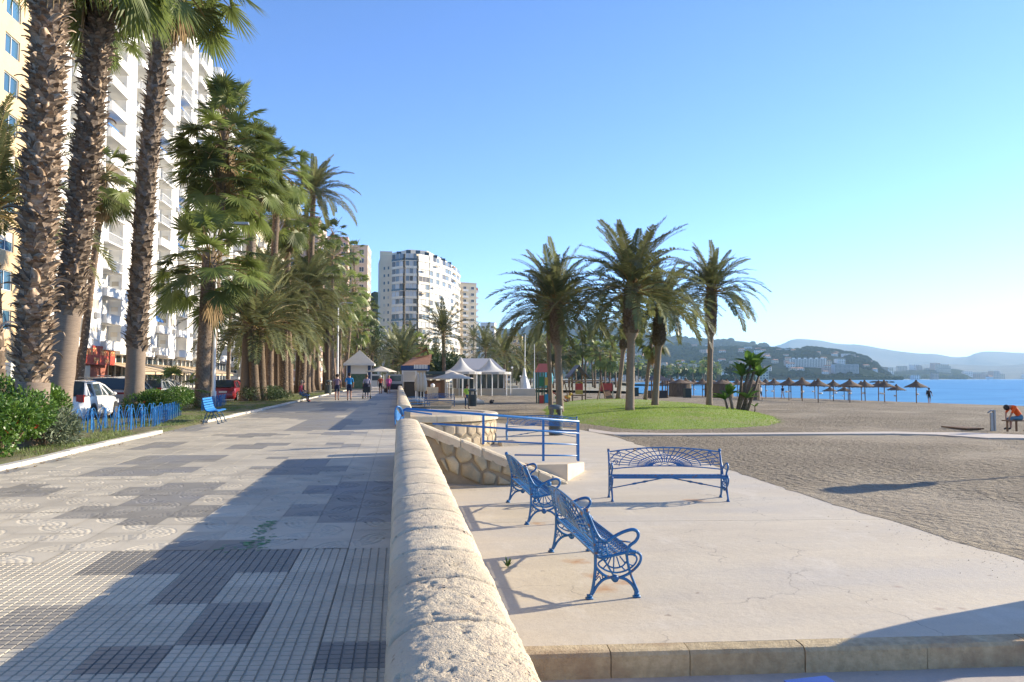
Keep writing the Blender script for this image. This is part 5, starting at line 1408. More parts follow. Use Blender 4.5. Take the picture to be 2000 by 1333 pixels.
def ochre_block():
    X=-29; root=empty('apartment_building',(X,20,0),0,'orange ochre apartment building with white framed windows at the near end of the row','building')
    fl=2.95; g=4.2; holes=[]; 
    for f in range(12):
        for k in range(9): holes.append((2.2+k*4.75,g+f*fl+.9,2.2,1.5))
    mb=MB(); slotted_wall(mb,0,0,44,0,g+12*fl+1,holes); mb.box(-12,.01,0,-.4,43.9,g+12*fl+.9); mb.build('wall',M['ochre'],root)
    for i,(y,z,w,h) in enumerate(holes): window(root,-.12,y,z,w,h,1,random.choice((0,0,.5)),glass='glass_blue')
    root2=empty('apartment_building',(X-4.5,64.3,0),0,'grey recessed building between the ochre block and the white tower block','building')
    b=MB(); b.box(-10,0,0,0,1.5,50); b.build('wall',M['grey_wall'],root2)
    for f in range(15): MB().box(0,-.3,4.4+f*2.95,1.6,1.4,5.3+f*2.95).build('balcony',M['grey_wall'],root2)
ochre_block()
def generic_block(name,p,wid,dep,floors,fl,matl,label,face='-y',nx=4,ny=4,rz=0,balc=False,shut=0,glass='glass',ww=1.5,wh=1.3,group=None):
    root=empty(name,p,rz,label,'building',group); g=1.0; H=g+floors*fl+.8
    MB().box(0,0,0,wid,dep,H).build('wall',matl,root)
    MB().box(-.1,-.1,H,wid+.1,dep+.1,H+.3).build('roof_parapet',matl,root)
    for f in range(floors):
        z=g+f*fl+.9
        for i in range(nx):
            x=wid*(i+.5)/nx-ww/2; window(root,x,-.06,z,ww,wh,1,shut,face='y',pane=False).scale=(1,1,1)
            MB_pane(root,x,-.02,z,ww,wh,'y',glass)
            if balc and i%2==0: bal(root,x-.6,-1.2,z-1.0,ww+1.2,1.2)
        for j in range(ny):
            y=dep*(j+.5)/ny-ww/2; window(root,wid+.06,y,z,ww,wh,1,shut,pane=False); MB_pane(root,wid+.02,y,z,ww,wh,'x',glass)
            if balc and j%2==0: bal(root,wid,y-.6,z-1.0,1.3,ww+1.2)
    return root
_pm={}
def MB_pane(root,x,y,z,w,h,face,glass):
    k=(w,h,face,glass)
    if k not in _pm:
        m=MB()
        if face=='y': m.box(.06,0,.06,w-.06,.01,h-.06)
        else: m.box(0,.06,.06,.01,w-.06,h-.06)
        _pm[k]=m.mesh('pane',M[glass])
    inst('pane',_pm[k],root,(x,y-.015 if face=='y' else y,z))
_bm={}
def bal(root,x,y,z,w,d):
    k=(w,d)
    if k not in _bm:
        m=MB(); m.box(0,0,-.1,w,d,.05); m.box(0,0,.05,w,.06,.9); m.box(w-.06,.06,.05,w,d,.9); m.box(0,.06,.05,.06,d,.9); _bm[k]=m.mesh('balcony',M['white'])
    inst('balcony',_bm[k],root,(x,y,z))
generic_block('apartment_building',(-46,163,0),15,60,11,3.0,M['cream'],'cream apartment block beyond the white one, mostly behind palms',nx=3,ny=12,balc=True)
generic_block('apartment_building',(-44,232,0),20,26,16,3.0,M['pink'],'pinkish apartment block glimpsed over the palm row',nx=4,ny=5,balc=True)
pA=A(668,740,262); pA.z=0
generic_block('apartment_building',(pA.x,pA.y,0),8.3,14,15,3.05,M['cream'],'tall cream block with four rows of windows showing above the palms, left of the tower',nx=2,ny=3,balc=False,rz=-.05,ww=1.6,wh=1.7)
pA=A(622,740,250); pA.z=0
generic_block('apartment_building',(pA.x,pA.y,0),9,10,15,3.1,M['pink'],'pink and white block just showing between palm crowns',nx=3,ny=2,ww=1.4)
# ---------------------------------------------------------------- curved tower
def tower():
    V=[A(737,740,318),A(741,740,300),A(768,740,296),A(790,740,292),A(812,740,293),A(833,740,298),A(852,740,306),A(870,740,316),A(884,740,328),A(893,740,341)]
    base=Vector((V[4].x,V[4].y,-.5)); TC=mat('tower_cream_render',(.72,.60,.43),.85,(.64,.53,.38),.25); root=empty('curved_tower',base,0,'tall curved white and cream apartment tower with wrapping glazed balconies','building')
    H=50.5; fl=2.92; n=17; P=[Vector((p.x-base.x,p.y-base.y,0)) for p in V]; back=P[-1]+Vector((-14,14,0)); back0=P[0]+Vector((4,16,0))
    MB().prism([(p.x,p.y) for p in P+[back,back0]],0,H-.2).build('wall',TC,root)
    WB=mat('tower_white_band',(.76,.69,.56),.8,(.68,.61,.49),.3)
    # parapet bands and glazed strips, a bay per facet per floor, from facet 2 on
    def facet(a,b,off0,off1,z0,z1):
        d=(b-a).normalized(); nn=Vector((d.y,-d.x,0)); mb=MB(); q=[a+nn*off0,b+nn*off0,b+nn*off1,a+nn*off1]
        mb.prism([(v.x,v.y) for v in q],z0,z1); return mb
    rr=random.Random(9)
    gl=[mat('bronze_glass',(.10,.085,.07),.15,rand=.5),M['glass'],mat('pale_curtained_glass',(.45,.46,.46),.3),mat('mirror_grey_glass',(.16,.19,.21),.15)]
    for f in range(n):
        z=.6+f*fl
        for i in range(2,len(P)-1):
            a,b=P[i],P[i+1]; d=(b-a).normalized(); nn=Vector((d.y,-d.x,0))
            facet(a,b,.0,1.35,z,z+.22).build('balcony_slab',WB,root)
            facet(a,b,1.15,1.3,z+.22,z+1.0).build('parapet',WB if i>=4 or f%4 else M['glass'],root)
            L=(b-a).length; nb=3 if L>4 else 2
            for k in range(nb):
                p0=a.lerp(b,k/nb+.02); p1=a.lerp(b,(k+1)/nb-.02); w_=gl[rr.choice((0,2,3,2) if i<4 else (2,2,2,3,2,0))]
                facet(p0,p1,1.02 if rr.random()<.7 else .1,1.10,z+1.0,z+fl-.02).build('glazing',w_,root)
                for t in (k/nb,): 
                    q=a.lerp(b,t); qq=q+d*.14; facet(q,qq,1.05,1.18,z+1.0,z+fl).build('mullion',WB,root)
    for q_ in range(26):
        f=rr.randrange(1,n); i=rr.randrange(3,len(P)-1); t=rr.uniform(.05,.6); a,b=P[i],P[i+1]; L=(b-a).length; facet(a.lerp(b,t),a.lerp(b,min(.98,t+2.4/L)),1.36,2.0,.6+f*fl+2.0,.6+f*fl+2.35).build('awning',[M['awn_beige'],M['awn_blue'],mat('ochre_awning',(.5,.25,.08),.8),WB][rr.choice((0,0,0,1,2,3))],root)
    for f in range(15):        # small windows of the shaded flank
        for k,t in enumerate((.25,.55,.85)):
            a,b=P[1],P[2]; d=(b-a).normalized(); q=a.lerp(b,t); facet(q,q+d*.75,.01,.05,4+f*fl,5.1+f*fl).build('window',M['glass'] if rr.random()<.6 else M['shutter'],root)
    MB().prism([(p.x,p.y) for p in [P[3].lerp(back,.15),P[5].lerp(back,.12),P[8].lerp(back,.2),back,back0,P[1].lerp(back,.2)]],H-.3,H+2.9).build('penthouse',WB,root)
    for i in range(2,9):
        q=P[i].lerp(back,.13); MB().box(q.x-.9,q.y-.9,H,q.x+.9,q.y-.6,H+2.3).build('window',M['glass'],root)
    a=P[1].lerp(P[2],.15); MB().box(a.x-1,a.y+.5,H-.3,a.x+3.8,a.y+4,H+2.0).build('lift_house',TC,root)
    for i in range(6):
        q=P[4].lerp(P[8],i/5).lerp(back,.3); MB().box(q.x-1.0,q.y-.5,H+2.9,q.x+1.0,q.y+.5,H+3.5+rr.random()).build('roof_unit',M['grey_metal'],root)
    # neighbour wings stepping behind
    for (px,D,w_,hh,ml,lab,wd) in [(868,345,16,47,TC,'yellowish wing with stacked balconies behind the curved tower',4),(900,368,7,36,TC,'narrow ochre wing with an orange awning at the seaward end of the tower',3)]:
        p=A(px,740,D); generic_block('apartment_building',(p.x,p.y,-.5),w_,14,int(hh/3.0),2.95,ml,lab,nx=4,ny=4,balc=True,rz=.35)
    p=A(921,562,370); o=MB().add([(0,0,0),(3,0,0),(3,-2,-1.6),(0,-2,-1.6),(0,0,-.1),(3,0,-.1),(3,-2,-1.7),(0,-2,-1.7)],[(0,1,2,3),(7,6,5,4),(3,2,6,7),(0,3,7,4),(1,5,6,2)]).build('awning',mat('orange_awning',(.6,.12,.03),.7),None,p); tag(o,'orange awning high on the narrow wing beside the tower','awning')
tower()
for (px,D,top,w_,ml,lab) in [(938,420,623,7.5,M['white'],'small white stepped block on the slope beyond the tower'),(990,400,652,8,M['ochre'],'ochre house with balconies above the tent roofs'),(1003,330,700,4,M['cream'],'low cream house with sunlit gable above the tent roofs'),
     (1046,460,655,9,M['red_wall'],'dark red building behind the feather palm'),(1182,720,688,11,M['white'],'white block with stacked balconies by the distant beach'),(1199,740,690,8,M['pink'],'rosy block beside the white one by the distant beach'),(1215,760,706,8,M['white'],'low white house beyond the rosy block')]:
    p=A(px,740,D); h=(740-top)*D/1486; fl=max(2,int(h/3.1)); generic_block('apartment_building',(p.x,p.y,-.3),w_*D/400,12,fl,h/fl*.93,ml,lab,nx=3,ny=2,balc=D>700 or px==990,rz=-.2)
# =================================================================== HOOP FENCE
def hoops():
    root0=None
    def panel():
        root=empty('hoop_fence_panel'); w_=.62; h=.62; bl=M['blue_rail']
        for x in (0,w_): MB().box(x-.014,-.008,-.05,x+.014,.008,h-.02).build('post',bl,root)
        for (x0,x1,zz) in ((-.2,w_*.55,h*.98),(w_*.45,w_+.2,h*.98)):
            mb=MB(); pts=[(x0+(x1-x0)*i/12,.014,-.03+ (zz+.03)*sin(pi*i/12)**.75) for i in range(13)]; mb.tube(pts,.0085,5); mb.build('hoop',bl,root)
        return root
    pr=panel(); used=[False]
    def put(a,b,label):
        d=b-a; n=max(1,round(d.length/.64)); 
        for i in range(n):
            p=a+d*(i/n); o=pr if not used[0] else copy_tree(pr); used[0]=True
            o.location=(p.x,p.y,.02+.02*noise.noise((p.x,p.y,0))); o.rotation_euler=(0,0,atan2(d.y,d.x)+random.uniform(-.05,.05)); tag(o,label,'fence','blue hoop fence round the palm')
    lab='blue painted iron hoop fence panel round the palms at the bed edge'
    put(G(128,851),G(212,848),'blue iron hoop panel in the front row of the fence round the palms'); put(G(150,846),G(232,836),'blue iron hoop panel in the second row of the fence round the palms'); put(G(230,846),G(305,836),'blue iron hoop panel in the middle run of the fence round the palms'); put(G(232,832),G(318,822),'blue iron hoop panel in the rear run of the fence round the palms'); put(G(300,838),G(352,815),'blue iron hoop panel in the end run of the fence round the palms')
    put(G(395,806),G(440,793),'blue iron hoop panel in the small separate run of the fence round the palms')
hoops()
# lamp posts
def lamp(p,h,label,r=.09,double=False,kind='lamp_post',matl=None):
    root=empty(kind,p,0,label,'lamp post'); matl=matl or M['rail_white']
    MB().tube([(0,0,-.1),(0,0,.8),(0,0,.82),(0,0,h)],[r*1.5,r*1.5,r,r*.6],10).build('pole',matl,root,smooth=True)
    mb=MB(); mb.tube(bez([(0,0,h),(.25,0,h+.5),(1.2,0,h+.6)],4),r*.4,6); mb.build('arm',matl,root)
    mb=MB(); mb.box(.9,-.14,h+.5,1.6,.14,h+.62); mb.build('lamp_head',M['grey_metal'],root)
b=bedpt(414,-9.4); lamp((b.x,b.y+.4,0),9.0,'white lamp post against the rough trunk of the short stout palm')
b=bedpt(659,-6.8); lamp((b.x,b.y,0),9.5,'white lamp post among palms near the walking pair',.13)
for i,px in enumerate((1262,1285)): pass

# =================================================================== CARS
def car(p,rz,L,W,H,col,label,kind='hatch',plate=False,dark_roof=False):
    root=empty('parked_car',p,rz,label,'car','cars parked beyond the planting bed'); pm=mat('car_paint_'+label.split()[0],col,.28); b=pm.node_tree.nodes['Principled BSDF']; b.inputs['Coat Weight'].default_value=.6; b.inputs['Coat Roughness'].default_value=.08
    # y runs forward, x across
    hb=.62*H; 
    if kind=='hatch': low=[(0,.30,.50,.66),(.03,.22,.62,.80),(.10,.2,.66,.86),(.3,.2,.66,.90),(.55,.2,.655,.9),(.72,.2,.64,.9),(.86,.2,.60,.86),(.96,.22,.52,.78),(1,.30,.42,.62)]; gh=[(.03,.66,.66,.74),(.10,.92,.99,.66),(.25,.985,.985,.66),(.45,1.0,1.0,.66),(.60,.93,.93,.68),(.78,.65,.66,.80)]
    else: low=[(0,.30,.58,.70),(.03,.24,.66,.84),(.12,.22,.67,.88),(.3,.22,.67,.9),(.6,.22,.66,.9),(.74,.22,.65,.9),(.88,.22,.60,.88),(.97,.24,.52,.8),(1,.32,.42,.66)]; gh=[(.02,.66,.67,.80),(.07,.90,.96,.70),(.25,.985,.985,.70),(.5,1.0,1.0,.70),(.63,.94,.94,.70),(.80,.65,.66,.82)]
    mb=MB(); vs=[];fs=[]
    for (t,zb,zt,hw) in low:
        y=(t-.5)*L; w_=hw*W/1.8; z0=zb*.9*(H/1.5); z1=zt*H
        vs+=[(-w_*.88,y,z0),(-w_,y,z0+.12),(-w_*1.01,y,(z0+z1)/2),(-w_*.96,y,z1-.05),(-w_*.86,y,z1),(0,y,z1+.03),(w_*.86,y,z1),(w_*.96,y,z1-.05),(w_*1.01,y,(z0+z1)/2),(w_,y,z0+.12),(w_*.88,y,z0)]
    m=11; n=len(low)
    for i in range(n-1):
        for q in range(m): fs.append((i*m+q,(i+1)*m+q,(i+1)*m+(q+1)%m,i*m+(q+1)%m))
    fs+=[tuple(range(m)),tuple(range((n-1)*m,n*m))[::-1]]; o=mb.add(vs,fs).build('body',pm,root); smooth_by_angle(o,35)
    # greenhouse: glass shell and painted roof with pillars
    gm=MB(); vs=[];fs=[]
    for (t,z_,zz,hw) in gh:
        y=(t-.5)*L; w_=hw*W/1.8; zr=zz*H; zb=.645*H; wb=min(.82*W/1.8,w_+ (.82*W/1.8-w_)*1.0)
        vs+=[(-wb,y,zb),(-w_-.02,y,max(zb,zr-.10)),(-w_*.86,y,zr),(0,y,zr+.025),(w_*.86,y,zr),(w_+.02,y,max(zb,zr-.10)),(wb,y,zb)]
    m=7;n=len(gh)
    for i in range(n-1):
        for q in range(m-1): fs.append((i*m+q,(i+1)*m+q,(i+1)*m+q+1,i*m+q+1))
    mi=[1 if (q in (2,3) and 0<i<n-2) else 0 for i in range(n-1) for q in range(m-1)]
    b0=len(gm.v); gm.v=vs; gm.f=fs; gm.m=mi; o=gm.build('cabin_glass',[M['glass'],pm],root); smooth_by_angle(o,30)
    pl=MB()
    for sgn in (-1,1):
        for i,wd in ((1,.05),(2,.05),(3,.05),(0,.06),(4,.05)):
            a=Vector(vs[i*m+(0 if sgn<0 else 6)]); c=Vector(vs[i*m+(1 if sgn<0 else 5)]); nx_=min(i+1,n-1)
            if i in(0,4): c=Vector(vs[(i+ (1 if i==0 else -1))*m+(1 if sgn<0 else 5)])
            pl.tube([a+Vector((sgn*.012,0,0)),c+Vector((sgn*.012,0,0))],wd*.8,4)
        pts=[Vector(vs[i*m+(1 if sgn<0 else 5)])+Vector((sgn*.01,0,.03)) for i in range(0,n)]; pl.tube(pts,.035,4)
    pl.build('pillars',pm,root)
    wm=MB(); wm.lathe([(.20,-.10),(.31,-.10),(.325,-.07),(.325,.07),(.31,.10),(.20,.10)],(0,0,0),18)
    W1=wm.mesh('wheel',M['rubber']); rm=MB(); rm.lathe([(.0,.085),(.05,.09),(.19,.06),(.205,.10)],(0,0,0),15); RM=rm.mesh('rim',M['rim'])
    for sx in (-1,1):
        for fy in (-.32,.31):
            mb=MB(); mb.lathe([(.37,0),(.37,.012),(.0001,.013)],(0,0,0),16); inst('wheel_arch',mb.mesh('wheel_arch',M['plastic_black']),root,(sx*(W/2*.985+.005),fy*L,.34),(0,sx*pi/2,0))
            o=inst('wheel',W1,root,(sx*(W/2-.08),fy*L,.32),(0,sx*pi/2,0)); inst('rim',RM,o)
        MB().box(sx*W*.36-.12,-L/2-.015+.03,.50*H,sx*W*.36+.12,-L/2+.09,.50*H+(.26 if kind=='hatch' else .14)).build('tail_light',M['lamp_red'],root)
        MB().box(sx*W*.34-.17,L/2-.12,.42*H,sx*W*.34+.17,L/2-.0,.42*H+.15).build('headlight',M['lamp_clear'],root)
        MB().ball((sx*(W/2+.07),L*.19,.64*H+.05),.095,8,sz=.7).build('mirror',pm,root)
    MB().box(-W*.42,-L/2-.04,.27,W*.42,-L/2+.1,.40).build('rear_bumper',M['plastic_black'] if kind!='hatch' else pm,root)
    MB().box(-.26,-L/2-.02,.62,.26,-L/2+.02,.73).build('number_plate',M['frame'],root)
    if kind!='hatch':
        MB().box(-W*.40,-L/2-.01+.01,.90,W*.40,-L/2+.04,.98).build('light_bar',M['lamp_red'],root)
        for sx in(-1,1): MB().tube([(sx*W*.36,-L*.3,H+.05),(sx*W*.37,L*.12,H+.05)],.02,5).build('roof_rail',M['grey_metal'],root)
    return root
def carat(px,D,rz,L,W,H,c,label,kind='hatch'):
    p=A(px,740,D); p.z=-.13; return car(p,rz,L,W,H,c,label,kind)
carat(158,28.5,radians(3),4.0,1.75,1.50,(.75,.75,.73),'white small hatchback parked behind the hoop fence')
carat(240,35.5,radians(2),4.5,1.88,1.66,(.33,.30,.27),'silver beige tall car seen from the rear beside the fenced palm trunk','suv')
carat(168,38,radians(60),4.4,1.8,1.45,(.03,.035,.05),'dark blue car between the white hatchback and the restaurant')
carat(186,43,radians(80),4.5,1.85,1.6,(.42,.44,.48),'light silver car with dark rear window parked across the lane','suv')
carat(308,50,radians(2),4.4,1.8,1.5,(.40,.42,.44),'grey car partly hidden by the rounded bush')
carat(322,60,radians(2),4.4,1.8,1.55,(.7,.7,.7),'white roofed car beyond the rounded bush')
carat(446,54,radians(2),3.9,1.72,1.5,(.22,.015,.02),'dark red car parked behind the blue hoops by the lamp post')
carat(470,66,radians(2),4.3,1.78,1.5,(.05,.055,.06),'black car just behind the dark red one')
carat(520,84,radians(2),4.3,1.78,1.5,(.65,.65,.65),'white car between palm trunks beyond the red one')
carat(100,30,radians(2),4.3,1.78,1.5,(.10,.11,.13),'charcoal car mostly hidden by the smooth palm trunk')
def small_kiosk():
    p=A(8,740,40); p.z=-.1; r=empty('ticket_machine',p,0,'blue and white street cabinet with green sloping top behind the big bush','cabinet')
    MB().box(-.6,-.4,0,.6,.4,1.25).build('body',M['blue_dark'],r); MB().box(-.5,-.41,1.252,.5,.3,2.4).build('upper_panel',M['frame'],r)
    mb=MB(); mb.add([(-.2,-.8,1.5),(1.1,-.8,1.2),(1.1,.4,1.45),(-.2,.4,1.75),(-.2,-.8,1.42),(1.1,-.8,1.12),(1.1,.4,1.37),(-.2,.4,1.67)],[(0,1,2,3),(7,6,5,4),(0,4,5,1),(1,5,6,2),(2,6,7,3),(3,7,4,0)]); mb.build('sloping_top',mat('lime_paint',(.20,.45,.10),.5),r)
small_kiosk()

# =================================================================== THINGS ON THE PROMENADE AND BEACH
def kiosk():
    p=G(701,763,0); s=p.y/1486*1.0; D=p.y; w_=1.0; r=empty('kiosk',p,0,'small kiosk with white pyramid roof, blue corner columns and green panel','kiosk')
    k=D/1486.; W=46*k/2; h=(763-712)*k
    b=M['blue_dark']
    for sx in (-1,1):
        for sy in (0,1): MB().box(sx*W-.22*(sx>0)*2,sy*2.6-.0,0,sx*W+.22*(sx<0)*2,sy*2.6+.4,h).build('column',b,r); 
        MB().box(sx*W-.06,-.06,0,sx*W+.06,-.005,h).build('column_trim',M['frame'],r)
    MB().box(-W+.5,.3,0,W-.5,2.5,h).build('body',M['rail_white'],r); MB().box(-W+.5,.20,.2,W-.5,.295,h*.62).build('green_panel',mat('green_poster_board',(.03,.10,.06),.5,(.10,.16,.12),3),r)
    MB().box(-W+.46,.14,h*.62,W-.46,.295,h*.95).build('fascia',M['frame'],r)
    mb=MB(); e=W+.40; mb.add([(-e,-.9,h),(e,-.9,h),(e,3.9,h),(-e,3.9,h),(0,1.5,h+1.75)],[(0,1,4),(1,2,4),(2,3,4),(3,0,4),(3,2,1,0)]); mb.build('pyramid_roof',mat('white_roof_panels',(.52,.48,.41),.7,(.46,.42,.36),1),r)
    mb=MB(); mb.box(-e,-.92,h-.22,e,-.82,h-.01); mb.box(-e,3.82,h-.22,e,3.92,h-.01); mb.box(-e,-.818,h-.22,-e+.1,3.818,h-.01); mb.box(e-.1,-.818,h-.22,e,3.818,h-.01); mb.build('gutter',M['frame'],r)
kiosk()
def parasol(p,h,r,matl,label,name='parasol',group=None,closed=False,cat='parasol'):
    o=empty(name,p,0,label,cat,group); MB().tube([(0,0,-.2),(0,0,h)],.04,6).build('pole',M['rail_white'],o)
    if closed: MB().lathe([(.08,h*.38),(.26,h*.42),(.30,h*.62),(.16,h*.88),(.04,h)],(0,0,0),8).build('folded_canopy',matl,o,smooth=True)
    else: MB().lathe([(r,h*.78),(r*.98,h*.80),(.03,h)],(0,0,0),6).build('canopy',matl,o)
    return o
pa=mat('pale_canvas',(.55,.49,.40),.85)
parasol(G(744,766,0),2.8,1.7,pa,'open cream parasol beyond the white kiosk')
def van():
    p=G(770,767,0); r=empty('service_cart',p,.1,'small pale grey service cart standing on the promenade near the pink shirted walker','cart')
    MB().box(-.9,0,.45,.9,2.2,1.9).build('body',mat('cart_panels',(.42,.40,.37),.6),r); MB().box(-.8,-.3,.3,.8,0,.9).build('front_ledge',M['plastic_black'],r)
    MB().box(-.7,-.02,1.2,.7,-.005,1.75).build('window',M['glass'],r)
    for sx in (-1,1):
        for y in (.3,1.8): MB().tube([(sx*.75,y,.25),(sx*.9,y,.25)],.25,12).build('wheel',M['rubber'],r)
    p=G(735,760,0); r=empty('parked_van',p,0,'white van standing behind the kiosk under the cream parasol','van')
    MB().box(-1,0,.35,1,4.2,2.1).build('body',M['rail_white'],r); MB().box(-.85,-.02,1.2,.85,-.005,1.85).build('windscreen',M['glass'],r)
    for sx in (-1,1): 
        MB().tube([(sx*.85,.7,.35),(sx*1.02,.7,.35)],.35,12).build('wheel',M['rubber'],r); MB().box(sx*.75-.15,-.02,.75,sx*.75+.15,-.004,.95).build('headlight',M['lamp_clear'],r)
van()
def beach_bar():
    # terracotta roofed bar, blue and white lower shade, folded parasols
    def Q(px,py,D): return A(px,py,D)
    D=84; a=Q(786,770,D); b=Q(836,770,D); z0=-.7; r=empty('beach_bar',(a.x,a.y,z0),0,'beach bar with terracotta tiled roof, blue and white striped shade and white balustrade','bar')
    W=b.x-a.x; k=D/1486.
    MB().box(0,1.6,0,W,6,3.4).build('wall',M['cream'],r); 
    mb=MB(); mb.add([(-.1,.6,3.6),(W+.2,.6,3.7),(W+.6,4.5,5.0),(1.2,4.5,4.6),(W*.4,9,4.0),(W+.8,9,4.2)],[(0,1,2,3),(3,2,5,4)]); mb.build('tiled_roof',M['tile_red'],r)
    mb=MB(); mb.add([(W*.55,3.5,4.8),(W*1.0,3.6,5.7),(W*1.1,3.7,4.8),(W*1.0,5.7,5.5),(W*.5,5.7,4.7)],[(0,1,3,4),(1,2,3)]); mb.build('gable_roof',M['tile_red'],r)
    MB().box(-.2,.4,3.05,W+.2,1.2,3.6).build('blue_shade',M['blue_dark'],r)
    for i in range(9): MB().box(W*.45+i*W*.061,.36,3.25,W*.45+i*W*.061+.12,.395,3.7).build('white_stripe',M['frame'],r)
    for i in range(14): MB().box(.1+i*W*.035,.38,1.9,.14+i*W*.035,.42,2.95).build('baluster',M['frame'],r)
    MB().box(0,.34,2.95,W*.53,.375,3.02).build('handrail',M['frame'],r); MB().box(0,.34,1.84,W*.53,.375,1.9).build('handrail',M['frame'],r)
    for x in (0,W*.53,W): MB().box(x-.08,.2,0,x+.08,.33,3.05).build('post',M['frame'],r)
    MB().box(.2,1.3,.0,W-.2,1.59,1.8).build('dark_opening',M['dark'],r)
    for i,px in enumerate((816,822,828)): parasol(Q(px,768,66)*1.0+Vector((0,0,0)) if 0 else Vector((A(px,740,66).x,A(px,740,66).y,-.7)),2.7,.3,pa,'folded cream parasol in front of the beach bar','folded_parasol','folded cream parasols',closed=True)
    # wooden bar with flat roof
    D=72; a=A(833,740,D); b=A(868,740,D); W=b.x-a.x; r=empty('wooden_bar',(a.x,a.y,-.7),0,'low wooden beach bar with dark flat roof and brown shutters','bar')
    MB().box(0,.4,0,W,3.5,2.0).build('wall',M['wood'],r); MB().box(-.3,0,2.25,W+.6,4,2.5).build('flat_roof',mat('dark_roof_felt',(.07,.075,.08),.8),r); MB().box(-.3,-.03,2.05,W+.6,.12,2.245).build('fascia',M['cream'],r)
    MB().box(.3,.33,.9,W*.8,.39,1.75).build('shutter',M['tile_red'],r); MB().box(0,.1,2.55,W+.1,3,2.85).build('tarpaulin',mat('green_tarpaulin',(.06,.09,.09),.8),r)
    for x in (0,W*.5,W): MB().box(x-.07,.05,0,x+.07,.2,2.04).build('post',M['wood'],r)
    parasol(Vector((A(884,740,68).x,A(884,740,68).y,-.7)),2.75,1.9,pa,'open cream parasol beside the wooden bar'); parasol(Vector((A(877,740,74).x,A(877,740,74).y,-.7)),3.0,1.8,pa,'second cream parasol partly hidden behind the wooden bar')
beach_bar()
def stone_pier():
    p=SG(845,779); p=Vector((A(845,740,58).x,A(845,740,58).y,-.7)); r=empty('stone_pier',p,0,'square stone pier with a ball on top near the far blue bench','pillar')
    for i in range(5): MB().box(-.42+.02*(i%2),-.42,i*.3,.42-.02*(i%2),.42,i*.3+.292).build('stone',STONE,r)
    MB().ball((0,0,1.62),.17,10).build('ball',M['frame'],r,smooth=True)
    for k,(px,D,h) in enumerate(((857,58,.5),(852,52,.28))):
        q=A(px,740,D); MB_=MB(); MB_.box(0,0,0,1.9,.8,h); o=MB_.build('stone_block',STONE,None,(q.x-.9,q.y,-.7)); tag(o,'low pale stone block beside the stone pier' if k else 'pale stone plinth next to the pier base','block')
    # low step platform with blue bench on it
    D=56; a=G(826,792,-.7); b=G(946,790,-.7); o=empty('low_platform',(0,0,0),0,'low grey stone kerbed platform under the far blue bench','platform')
    MB().prism([(a.x,a.y),(b.x,b.y),(b.x+.2,b.y+9),(a.x,a.y+9)],-.9,-.42).build('slab',PAV_L,o); MB().prism([(a.x,a.y-.35),(b.x,b.y-.35),(b.x,b.y-.01),(a.x,a.y-.01)],-.9,-.56).build('step',mat('step_stone',(.25,.23,.19),.9),o)
stone_pier()
p1=A(889,740,50.5); q=copy_tree(B0); place_bench(q,Vector((p1.x,p1.y+1,-.42)),radians(180),'far blue iron bench on the low platform beyond the round platform')
p1=A(834,740,54); q=copy_tree(B0); place_bench(q,Vector((p1.x,p1.y,-.7)),radians(205),'blue iron bench half hidden behind the grey pot by the far wall')
def pot():
    p=A(821,740,38); r=MB().lathe([(.38,0),(.52,.65),(.55,.72),(.50,.72),(.44,.6)],(0,0,0),14).build('grey_tub',M['bin'],None,(p.x,p.y,-.68),smooth=False); smooth_by_angle(r,40); tag(r,'dark grey tapered tub standing by the wall beyond the round platform','tub')
    q=A(842,740,34); r=MB().ball((0,0,.15),.45,9,sz=.5).build('boulder',STONE,None,(q.x,q.y,-.66),smooth=True); r.scale=(1.6,.8,.9); tag(r,'pale boulder lying next to the grey tub','rock')
pot()
def bin_(p,s,label,bench=False,m=None,sq=False):
    m=m or M['bin']; r=empty('litter_bin',p,0,label,'litter bin')
    if sq:
        MB().box(-.35,-.35,0,.35,.35,1.0).build('body',m,r); MB().box(-.38,-.38,1.0,.38,.38,1.08).build('lid',m,r); r.scale=(s,s,s); return r
    o=MB().lathe([(.30,0),(.31,.03),(.33,.80),(.345,.84),(.345,.88),(.30,.885)],(0,0,0),24).build('body',m,r); smooth_by_angle(o,35)
    for a in (0,pi/2,pi,3*pi/2): MB().box(-.05,-.05,.87,.05,.05,1.17).build('post',m,r,(cos(a+.78)*.27,sin(a+.78)*.27,0),a+.78)
    o=MB().lathe([(.345,1.13),(.355,1.16),(.33,1.25),(.22,1.31),(.05,1.335),(.0001,1.336)],(0,0,0),24).build('hood',m,r); smooth_by_angle(o,35)
    MB().lathe([(.325,.30),(.345,.305),(.345,.33),(.33,.335)],(0,0,0),24).build('band',m,r); MB().lathe([(.29,.86),(.10,.80),(.0001,.8)],(0,0,0),16).build('liner',M['dark'],r)
    r.scale=(s,s,s); return r
q=A(1085,740,28.5); _b=bin_(Vector((q.x,q.y,-.66)),1.16,'grey hooded litter bin behind the blue bench at the grass edge'); _b.scale=(.80,.80,.86)
q=A(923,740,52); bin_(Vector((q.x,q.y,-.42)),.88,'far dark litter bin standing alone on the low platform end')
q=A(641,740,70); bin_(Vector((q.x,q.y,0)),1.0,'dark green litter bin at the kerb behind the walking pair')
for px,D,lab in ((1240,105,'dark square bin on the beach left of the leaning mound palms'),(1342,100,'dark square bin standing before the wicker hut')):
    q=A(px,740,D); z=float(sand_z(np.array([q.x]),np.array([q.y]))[0]); bin_(Vector((q.x,q.y,z)),1.15,lab,sq=True,m=mat('dark_green_bin',(.02,.035,.03),.6))
